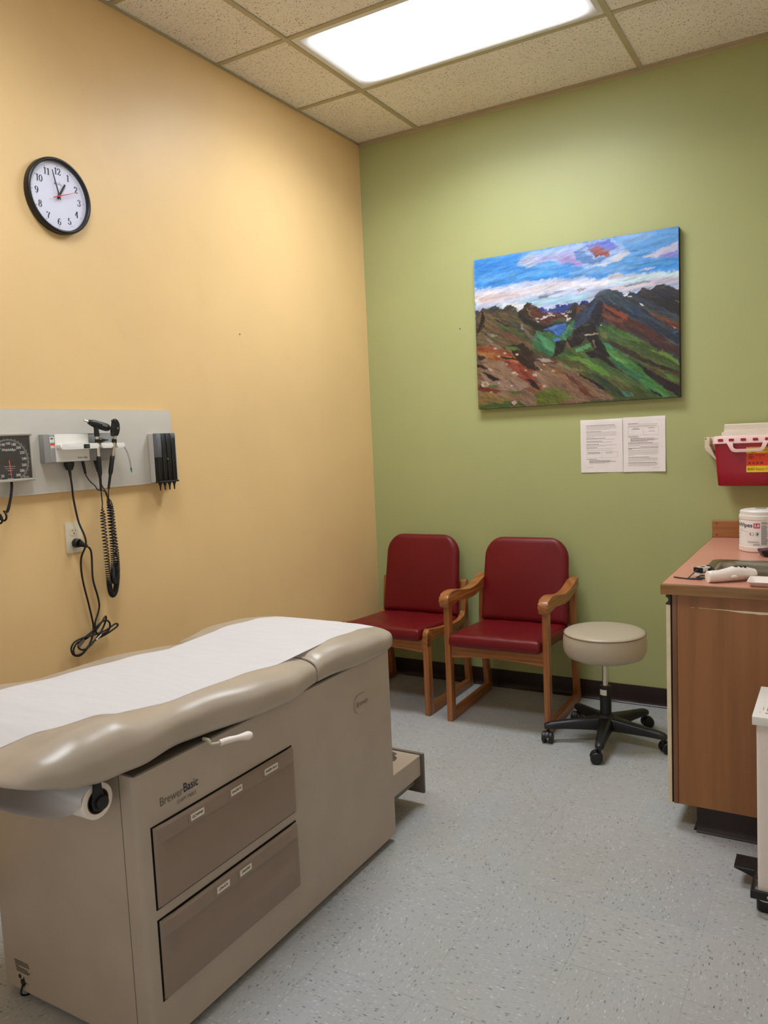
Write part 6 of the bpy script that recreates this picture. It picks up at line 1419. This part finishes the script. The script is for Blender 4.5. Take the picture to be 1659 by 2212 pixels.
for ya, yb in ((-1.249, -0.640), (-0.634, -0.010)):
    bm = B(); box(bm, (1.9385, ya, 0.089), (1.9530, yb, 0.8150), 0.0012, 1); dr = obj('door', bm, M['cream'], cb, 20)
    # routed finger pull along the top of the door: dark moulding with a scooped front
    prof = [(1.9375, 0.8155), (1.9545, 0.8155), (1.9545, 0.8480), (1.9375, 0.8480), (1.9370, 0.8430), (1.9415, 0.8415), (1.9455, 0.8370), (1.9465, 0.8310), (1.9440, 0.8250), (1.9395, 0.8225), (1.9370, 0.8200)]
    bm = B(); prism(bm, prof, 'Y', ya+0.001, yb-0.001); obj('finger_pull', bm, M['chan'], dr, 30)
bm = B(); kp = [(0.0, 0.0), (-0.016, 0.0), (-0.0155, 0.003), (-0.010, 0.008), (-0.006, 0.016), (-0.0045, 0.03), (-0.0045, 0.0985), (0.0, 0.0985)]
prism(bm, [(-1.244+a, z) for a, z in kp], 'X', 2.036, XR)
prism(bm, [(2.040+a, z) for a, z in kp], 'Y', -1.2445, -0.022)
box(bm, (2.039, -1.245, 0.0), (2.060, -0.022, 0.0900)); obj('toe_kick', bm, M['base'], cb, 30)
# chipped laminate on the end panel
pts_t = [(2.046, 0.8115), (2.052, 0.8125), (2.060, 0.8112), (2.074, 0.8108), (2.086, 0.8102), (2.110, 0.8112), (2.138, 0.8108), (2.165, 0.8100), (2.195, 0.8108), (2.225, 0.8100), (2.270, 0.8105), (2.33, 0.8095), (2.36, 0.807)]
pts_b = [(2.36, 0.805), (2.33, 0.803), (2.29, 0.8015), (2.262, 0.8025), (2.240, 0.8015), (2.216, 0.8035), (2.190, 0.8030), (2.160, 0.8060), (2.130, 0.8085), (2.100, 0.8092), (2.074, 0.8096), (2.052, 0.8104)]
bm = B(); prism(bm, pts_t+pts_b, 'Y', -1.2503, -1.2498); prism(bm, [(2.018, 0.8095), (2.026, 0.8115), (2.036, 0.8105), (2.026, 0.8102)], 'Y', -1.2503, -1.2498); obj('chipped_strip', bm, M['cream'], ep, 0)

# worktop with a cut-out for the sink
SX0, SX1, SY0, SY1 = 2.020, 2.440, -1.075, -0.700
wt = thing('worktop', 'salmon laminate worktop with worn oak edge on the base cabinet', 'worktop', (2.25, -0.64, CT))
bm = B()
def ring_slab(bm, o, i, z0, z1):
    O = [(o[0], o[1]), (o[2], o[1]), (o[2], o[3]), (o[0], o[3])]; I = [(i[0], i[1]), (i[2], i[1]), (i[2], i[3]), (i[0], i[3])]
    vo0 = [bm.verts.new((x, y, z0)) for x, y in O]; vo1 = [bm.verts.new((x, y, z1)) for x, y in O]; vi0 = [bm.verts.new((x, y, z0)) for x, y in I]; vi1 = [bm.verts.new((x, y, z1)) for x, y in I]
    for k in range(4):
        n = (k+1) % 4
        for q in ((vo0[k], vo0[n], vo1[n], vo1[k]), (vi0[n], vi0[k], vi1[k], vi1[n]), (vo1[k], vo1[n], vi1[n], vi1[k]), (vo0[n], vo0[k], vi0[k], vi0[n])): bm.faces.new(q)
ring_slab(bm, (XL+0.0031, YN+0.019, XR, -0.003), (SX0+0.014, SY0+0.014, SX1-0.014, SY1-0.014), 0.857, CT); obj('top', bm, M['lam'], wt, 0)
bm = B(); box(bm, (XL, YN, 0.8570), (XR, YN+0.0188, CT+0.0006), 0.0035, 2); obj('front_edge', bm, M['trim_x'], wt)
bm = B(); box(bm, (XL, YN+0.0189, 0.8570), (XL+0.0030, -0.003, CT+0.0002), 0.001, 1); obj('side_edge', bm, M['trim_y'], wt)
bm = B(); box(bm, (XL, -0.0215, CT+0.0003), (XR, -0.0015, 0.9755), 0.002, 1); bs_ = obj('backsplash', bm, M['splash_x'], wt, label='stained oak backsplash')
bm = B()
for z in (0.906, 0.962): cyl(bm, (1.946, -0.0213, z), (1.946, -0.0222, z), 0.0034, 12)
obj('screw_cap', bm, M['brown_i'], bs_, 30)

sk = thing('sink', 'stainless steel drop-in sink in the salmon worktop', 'sink', ((SX0+SX1)/2, (SY0+SY1)/2, CT))
def rr3(a, z, r): return [(x, y, z) for x, y in rrect(SX0+a, SY0+a, SX1-a, SY1-a, r, 8)]
bm = B(); rings = [[bm.verts.new(p) for p in rr3(a, z, r)] for a, z, r in ((0.0, CT+0.0006, 0.030), (0.0015, CT+0.0030, 0.030), (0.007, CT+0.0042, 0.030), (0.030, CT+0.0034, 0.048), (0.036, CT+0.0015, 0.052), (0.042, CT-0.008, 0.055), (0.048, CT-0.04, 0.055), (0.054, CT-0.135, 0.055), (0.062, CT-0.152, 0.055), (0.080, CT-0.158, 0.050))]
n = len(rings[0])
for a, b in zip(rings, rings[1:]):
    for i in range(n): bm.faces.new((a[i], a[(i+1) % n], b[(i+1) % n], b[i]))
bm.faces.new(rings[-1][::-1]); obj('bowl', bm, M['steel'], sk, 60)
bm = B(); lathe(bm, [(0.042, 0.0015), (0.038, 0.004), (0.030, 0.002), (0.0, 0.002)], ((SX0+SX1)/2, (SY0+SY1)/2, CT-0.158), (0, 0, 1), 28, False); obj('drain', bm, M['chrome'], sk, 50)

# ------------------------------------------------------------------ things on the worktop
# wipes canister
wc = Vector((2.1715, -0.400, CT+0.0002)); wr_ = 0.086
wp = thing('wipes_canister', 'white plastic canister of disinfecting wipes beside the oak backsplash', 'canister', wc)
bm = B(); lathe(bm, [(0.0, 0.001), (wr_-0.006, 0.0), (wr_-0.001, 0.004), (wr_, 0.010), (wr_, 0.024), (wr_-0.0015, 0.026), (wr_-0.0015, 0.138), (wr_, 0.140), (wr_, 0.153), (wr_-0.002, 0.1545)], wc, (0, 0, 1), 72, False); cn = obj('body', bm, M['white_b'], wp, 30)
bm = B(); lathe(bm, [(wr_-0.001, 0.1535), (wr_-0.0005, 0.1555), (wr_-0.003, 0.158), (wr_-0.003, 0.172), (wr_-0.006, 0.1755), (wr_-0.016, 0.1765), (wr_-0.018, 0.1785), (0.05, 0.180), (0.0, 0.1805)], wc, (0, 0, 1), 72, False); ld = obj('lid', bm, M['white_p'], wp, 30)
bm = B(); prism(bm, rrect(wc.x-0.022, wc.y-0.018, wc.x+0.022, wc.y+0.018, 0.012), 'Z', wc.z+0.180, wc.z+0.183, 0.001, 1); obj('dispensing_flap', bm, M['grey'], ld)
A0 = math.atan2(-4.096+0.4, 2.478-2.1715)     # towards the room's door
def cw(v, r=wr_-0.0009): a = A0 + v.x/r; return Vector((wc.x+r*math.cos(a), wc.y+r*math.sin(a), wc.z+v.y))
def crect(bm, u0, v0, u1, v1, r=wr_-0.0010):
    n = max(1, int(abs(u1-u0)/0.006)); 
    for i in range(n):
        a, b = u0+(u1-u0)*i/n, u0+(u1-u0)*(i+1)/n
        bm.faces.new([bm.verts.new(cw(Vector((u, v, 0)), r)) for u, v in ((a, v0), (b, v0), (b, v1), (a, v1))])
bm = B(); crect(bm, -0.20, 0.028, 0.20, 0.1365, wr_-0.0012); lbl = obj('label', bm, M['sticker'], wp, 60)
bm = B(); text_bm(bm, 'CaviWipes', 0.0245, None, align='RIGHT', bold=0.0005, sx=1.12, wrap=lambda v: cw(Vector((v.x-0.0325, v.y+0.1155, 0)))); obj('lettering', bm, M['ink'], lbl, 0)
bm = B(); crect(bm, -0.0295, 0.1045, -0.0035, 0.1255); rb = obj('red_box', bm, M['mag'], lbl, 0)
bm = B(); text_bm(bm, '2.0', 0.0165, None, bold=0.0005, sx=1.05, wrap=lambda v: cw(Vector((v.x-0.0165, v.y+0.1150, 0)), wr_-0.0006)); obj('lettering', bm, M['sticker'], rb, 0)
bm = B()
for (u0, v0, u1) in ((-0.105, 0.0985, -0.076), (-0.105, 0.0925, -0.080), (-0.12, 0.078, -0.092), (-0.12, 0.075, -0.096), (-0.12, 0.064, -0.105), (-0.12, 0.060, -0.1), (-0.056, 0.0480, -0.006), (-0.056, 0.0455, -0.01), (-0.03, 0.0300, 0.0)): crect(bm, u0, v0, u1, v0+0.0012)
obj('small_print', bm, M['ink_l'], lbl, 0)
bm = B(); crect(bm, -0.115, 0.0890, -0.055, 0.0900); obj('small_print', bm, M['mag'], lbl, 0)
bm = B(); crect(bm, -0.052, 0.0425, -0.006, 0.0440); crect(bm, -0.030, 0.0340, -0.004, 0.0362)
for (c_, r_) in ((-0.0125, 0.0068),):
    for k in range(18):
        a, b = 2*PI*k/24+0.6, 2*PI*(k+1)/24+0.6
        p = ribbon([(c_+r_*math.cos(a), 0.0795+r_*math.sin(a)), (c_+r_*math.cos(b), 0.0795+r_*math.sin(b))], 0.0018); bm.faces.new([bm.verts.new(cw(Vector((u, v, 0)))) for u, v in p])
    bm.faces.new([bm.verts.new(cw(Vector((c_+0.0036*math.cos(2*PI*k/10), 0.0795+0.0036*math.sin(2*PI*k/10), 0)))) for k in range(10)])
for k in range(14):
    a, b = 2*PI*k/24-2.2, 2*PI*(k+1)/24-2.2; c_, r_ = -0.034, 0.0064
    p = ribbon([(c_+r_*math.cos(a), 0.0795+r_*math.sin(a)), (c_+r_*math.cos(b), 0.0795+r_*math.sin(b))], 0.0015); bm.faces.new([bm.verts.new(cw(Vector((u, v, 0)))) for u, v in p])
obj('symbols', bm, M['ink'], lbl, 0)
bm = B(); text_bm(bm, '2', 0.0150, None, bold=0.0006, wrap=lambda v: cw(Vector((v.x-0.0425, v.y+0.0795, 0)))); obj('symbols', bm, M['mag'], lbl, 0)
bm = B(); rg = random.Random(8); v = 0.131
while v > 0.034:
    for u0, u1 in ((0.001, 0.028), (0.030, 0.060)):
        if rg.random() < 0.9: crect(bm, u0, v, u1-rg.uniform(0, 0.008), v+0.0013)
    v -= 0.0024
obj('fine_print', bm, M['ink_g'], lbl, 0)

# dark plum and black box at the frame edge
bx = thing('tissue_box', 'low plum and black box on the worktop in front of the wipes canister', 'box', (2.26, -0.53, CT))
mx_ = Matrix.Translation((2.192, -0.600, CT+0.0003)) @ Matrix.Rotation(math.radians(18), 4, 'Z')
bm = B(); t = bmesh.new(); prism(t, [(0.012, 0.0), (0.16, 0.0), (0.16, 0.038), (0.0, 0.026), (0.0, 0.018)], 'Y', 0.0, 0.075, 0.002, 1); merge(bm, t, mx_); bb = obj('carton', bm, M['black'], bx, 30)
bm = B(); t = bmesh.new(); prism(t, [(0.003, 0.0268), (0.157, 0.0384), (0.157, 0.0390), (0.003, 0.0274)], 'Y', 0.003, 0.072); merge(bm, t, mx_); obj('plum_top', bm, M['purple'], bx, 0)
bm = B(); t = bmesh.new(); flat(t, [rect(0.045, 0.014, 0.12, 0.017)], plane_map((0, -0.0006, 0), (1, 0, 0), (0, 0, 1))); merge(bm, t, mx_); obj('silver_line', bm, M['alu'], bb, 0)

# non-contact thermometer lying on its side: grip end nearest, measuring head away
tm = thing('thermometer', 'white handheld infrared thermometer lying in front of the sink', 'thermometer', (2.13, -1.17, CT))
sec = [((2.0700, -1.2060), 0.0195, 0.0185), ((2.0715, -1.2055), 0.0215, 0.0200), ((2.082, -1.2000), 0.0215, 0.0205), ((2.105, -1.186), 0.0210, 0.0210), ((2.128, -1.168), 0.0225, 0.0235), ((2.145, -1.153), 0.0235, 0.0260), ((2.165, -1.137), 0.0225, 0.0250), ((2.188, -1.120), 0.0205, 0.0225), ((2.206, -1.107), 0.0185, 0.0195)]
bm = B(); rings = []; axd = Vector((0.82, 0.57, 0)).normalized(); nn = Vector((-axd.y, axd.x, 0))
for (p, w_, h_) in sec:
    c = Vector((p[0], p[1], CT+0.0008+h_)); rings.append([bm.verts.new(c + nn*(w_*math.cos(2*PI*k/24)) + Vector((0, 0, h_*math.sin(2*PI*k/24)))) for k in range(24)])
for a, b in zip(rings, rings[1:]):
    for i in range(24): bm.faces.new((a[i], a[(i+1) % 24], b[(i+1) % 24], b[i]))
bm.faces.new(rings[0][::-1]); bm.faces.new(rings[-1]); tbd = obj('body', bm, M['white_b'], tm, 60)
e = Vector((2.2065, -1.1066, CT+0.0205)); bm = B(); lathe(bm, [(0.0120, -0.002), (0.0175, -0.004), (0.0180, 0.004), (0.0150, 0.006), (0.0125, 0.0035), (0.0120, -0.001)], e, axd, 28, False); hr = obj('head_ring', bm, M['white_p'], tm, 40)
bm = B(); cyl(bm, e-axd*0.001, e+axd*0.0015, 0.0122, 24); obj('lens', bm, M['chrome'], hr)
bm = B(); t = bmesh.new(); bmesh.ops.create_uvsphere(t, u_segments=18, v_segments=10, radius=1.0); merge(bm, t, Matrix.Translation(Vector((2.139, -1.158, CT+0.020)) - nn*0.0235) @ Matrix.Rotation(math.atan2(axd.y, axd.x), 4, 'Z') @ Matrix.Diagonal((0.0125, 0.006, 0.0065, 1))); obj('trigger', bm, M['white_p'], tm)
bm = B(); 
for k_, (s_, l_) in enumerate(((0.100, 0.014), (0.119, 0.010), (0.134, 0.008))):
    c = Vector((2.070, -1.206, 0)) + axd*s_; zt = CT+0.0525 - 0.09*max(0, s_-0.11)
    t = bmesh.new(); prism(t, rrect(-l_/2, -0.0065, l_/2, 0.0065, 0.002), 'Z', -0.004, 0.0010); merge(bm, t, Matrix.Translation((c.x, c.y, zt-0.0005)) @ Matrix.Rotation(math.atan2(axd.y, axd.x), 4, 'Z'))
obj('buttons', bm, M['ink'], tbd, 30)

# fingertip pulse oximeter with lanyard
ox = thing('pulse_oximeter', 'small white and black fingertip pulse oximeter with a black lanyard, beside the sink', 'pulse oximeter', (2.035, -1.085, CT))
om = Matrix.Translation((2.036, -1.078, CT)) @ Matrix.Rotation(math.radians(64), 4, 'Z')
def opart(name, fn, m, par=ox, smooth=40):
    bm = B(); t = bmesh.new(); fn(t); merge(bm, t, om); return obj(name, bm, m, par, smooth)
lo_ = opart('lower_clip', lambda t: prism(t, rrect(-0.031, -0.016, 0.031, 0.016, 0.008), 'Z', 0.0006, 0.0150, 0.003, 2), M['white_p'])
opart('finger_pad', lambda t: prism(t, rrect(-0.030, -0.0145, 0.030, 0.0145, 0.007), 'Z', 0.0145, 0.0195, 0.001, 1), M['black_r'])
hi_ = opart('upper_clip', lambda t: prism(t, rrect(-0.032, -0.0165, 0.032, 0.0165, 0.009), 'Z', 0.0190, 0.0330, 0.004, 3), M['white_p'])
opart('strap', lambda t: prism(t, rrect(-0.0335, -0.0172, -0.0205, 0.0172, 0.004), 'Z', 0.0180, 0.0342, 0.002, 2), M['black'], hi_)
opart('side_grip', lambda t: prism(t, rrect(0.004, -0.0175, 0.0325, 0.0175, 0.006), 'Z', 0.0188, 0.0275, 0.002, 2), M['black'], hi_)
opart('face_label', lambda t: prism(t, rrect(-0.029, -0.0125, 0.020, 0.0125, 0.004), 'Z', 0.0325, 0.0336), M['sticker'], hi_, 0)
opart('end_cap', lambda t: prism(t, rrect(-0.0335, -0.0105, -0.0315, 0.0105, 0.0008), 'Z', 0.003, 0.016), M['sticker'], lo_, 0)
opart('screen', lambda t: flat(t, [rect(-0.010, -0.0095, 0.012, 0.0095)], Matrix.Identity(4), 0.0339), M['ink'], hi_, 0)
ly = CT+0.0022
bm = B(); tube(bm, spl([(2.028, -1.105, CT+0.030), (2.014, -1.118, CT+0.020), (1.999, -1.137, ly+0.002), (1.995, -1.145, ly), (2.003, -1.148, ly), (2.025, -1.145, ly), (2.048, -1.140, ly), (2.060, -1.125, ly), (2.052, -1.112, ly+0.004), (2.036, -1.116, ly+0.006), (2.024, -1.130, ly+0.001), (2.030, -1.146, ly+0.003), (2.050, -1.155, ly+0.003), (2.030, -1.160, ly), (2.000, -1.158, ly), (1.975, -1.150, ly), (1.953, -1.140, ly), (1.947, -1.137, ly), (1.950, -1.142, ly), (1.975, -1.156, ly+0.001), (2.010, -1.166, ly), (2.045, -1.164, ly)], 7), 0.0020, 8); obj('lanyard', bm, M['black_r'], ox)
bm = B(); tube(bm, spl([(2.046, -1.060, CT+0.035), (2.058, -1.060, CT+0.034), (2.070, -1.068, CT+0.026), (2.078, -1.080, CT+0.012), (2.082, -1.095, ly), (2.080, -1.120, ly)], 7), 0.0030, 8); obj('lanyard', bm, M['black_r'], ox)

# white shallow tray
ty = thing('shallow_tray', 'small cream shallow tray with sloping sides at the near edge of the worktop', 'tray', (2.30, -1.19, CT))
bm = B(); rings = []
for a, z in ((0.016, 0.0004), (0.014, 0.0008), (0.002, 0.0165), (0.0, 0.0175), (0.0025, 0.0180), (0.005, 0.0170), (0.017, 0.0040), (0.019, 0.0034)): rings.append([bm.verts.new((x, y, CT+z)) for x, y in rrect(2.198+a, -1.252+a, 2.40-a, -1.130-a, 0.012, 5)])
n = len(rings[0])
for a, b in zip(rings, rings[1:]):
    for i in range(n): bm.faces.new((a[i], a[(i+1) % n], b[(i+1) % n], b[i]))
bm.faces.new(rings[0][::-1]); bm.faces.new(rings[-1]); obj('tray_body', bm, M['white_b'], ty, 40)

# ------------------------------------------------------------------ pedal bin
bi = thing('pedal_bin', 'white rectangular pedal bin with black base and pedal, beside the base cabinet', 'bin', (2.38, -1.53, 0))
bm = B(); rings = []
for z, a in ((0.030, 0.010), (0.034, 0.006), (0.30, 0.004), (0.574, 0.002)): rings.append([bm.verts.new((x, y, z)) for x, y in rrect(2.262+a, -1.672+a, 2.505-a, -1.392-a, 0.014, 6)])
n = len(rings[0])
for a, b in zip(rings, rings[1:]):
    for i in range(n): bm.faces.new((a[i], a[(i+1) % n], b[(i+1) % n], b[i]))
bm.faces.new(rings[0][::-1]); bm.faces.new(rings[-1]); obj('bin_body', bm, M['white_b'], bi, 40)
bm = B(); prism(bm, [(2.2545, 0.5735), (2.5130, 0.5735), (2.5130, 0.599), (2.2545, 0.599)], 'Y', -1.681, -1.384, 0.003, 2); li = obj('lid', bm, M['white_p'], bi, 40)
bm = B(); prism(bm, rrect(2.264, -1.666, 2.500, -1.398, 0.016), 'Z', 0.0, 0.031, 0.003, 1); obj('base', bm, M['bottom_b'], bi)
bm = B()
prism(bm, [(2.2500, -1.683), (2.515, -1.683), (2.515, -1.676), (2.2580, -1.676), (2.2575, -1.600), (2.2500, -1.600)], 'Z', 0.046, 0.072, 0.0015, 1)
prism(bm, [(-1.604, 0.070), (-1.604, 0.050), (-1.530, 0.058), (-1.530, 0.064)], 'X', 2.2505, 2.2570)
pb_ = obj('pedal_bar', bm, M['black'], bi)
bm = B(); prism(bm, [(2.190, 0.060), (2.2575, 0.060), (2.2575, 0.032), (2.235, 0.040), (2.190, 0.054)], 'Y', -1.545, -1.462, 0.002, 1); obj('pedal', bm, M['black'], pb_)
bm = B(); lathe(bm, [(0.006, 0), (0.006, 0.0012), (0.004, 0.002), (0.0, 0.002)], (2.300, -1.683, 0.059), (0, -1, 0), 16, False); obj('rivet', bm, M['alu'], pb_)
# small print on the lid, read from the side
lm2 = plane_map((2.272, -1.655, 0.5993), (0, 1, 0), (-1, 0, 0)); bm = B()
flat(bm, [rect(0.034, -0.0185, 0.078, -0.0165), rect(0.034, -0.0265, 0.040, -0.0185), rect(0.072, -0.0265, 0.078, -0.0185), rect(0.045, -0.025, 0.050, -0.019), rect(0.055, -0.023, 0.068, -0.0205), rect(0.034, -0.0280, 0.078, -0.0262), rect(0.038, -0.0075, 0.070, -0.0060), rect(0.010, -0.0005, 0.026, 0.0003), rect(0.083, -0.017, 0.0835, -0.002), rect(0.083, -0.026, 0.0835, -0.020)], lm2); obj('lid_print', bm, M['ink_g'], li, 0)
bm = B(); flat(bm, [[(0.012, -0.026), (0.019, -0.022), (0.019, -0.012), (0.012, -0.016)]], lm2); obj('lid_print', bm, M['mag'], li, 0)
# ------------------------------------------------------------------ light from the doorway behind the camera, camera, colour
ld_ = bpy.data.lights.new('doorway_light', 'AREA'); ld_.shape = 'RECTANGLE'; ld_.size = 0.9; ld_.size_y = 1.6; ld_.energy = 4.5; ld_.color = (0.93, 0.95, 1.0)
lo2 = bpy.data.objects.new('doorway_light', ld_); COL.objects.link(lo2); lo2.location = (1.45, -4.55, 0.95); lo2.rotation_euler = (math.radians(90), 0, 0)

yaw, pitch, roll = -0.53303, -0.09338, 0.04453
fw = Vector((math.sin(yaw)*math.cos(pitch), math.cos(yaw)*math.cos(pitch), math.sin(pitch)))
r0 = Vector((math.cos(yaw), -math.sin(yaw), 0)); d0 = fw.cross(r0)
rt = r0*math.cos(roll)+d0*math.sin(roll); dn = d0*math.cos(roll)-r0*math.sin(roll)
cam = bpy.data.cameras.new('camera'); co_ = bpy.data.objects.new('camera', cam); COL.objects.link(co_)
mw = Matrix.Identity(4)
for i in range(3): mw[i][0] = rt[i]; mw[i][1] = -dn[i]; mw[i][2] = -fw[i]
mw.translation = Vector((2.4781, -4.0959, 1.4436)); co_.matrix_world = mw
cam.sensor_fit = 'HORIZONTAL'; cam.sensor_width = 36.0; cam.lens = 36.0*1693.5/1659; cam.clip_start = 0.02; cam.clip_end = 50
S.camera = co_

w = bpy.data.worlds.new('world'); S.world = w; w.use_nodes = True
w.node_tree.nodes['Background'].inputs[0].default_value = (0.05, 0.05, 0.055, 1); w.node_tree.nodes['Background'].inputs[1].default_value = 0.3
S.view_settings.view_transform = 'Standard'; S.view_settings.look = 'None'; S.view_settings.exposure = 0.0; S.view_settings.gamma = 1.04
S.cycles.use_denoising = True
S.cycles.max_bounces = 8; S.cycles.diffuse_bounces = 5; S.cycles.sample_clamp_indirect = 8.0
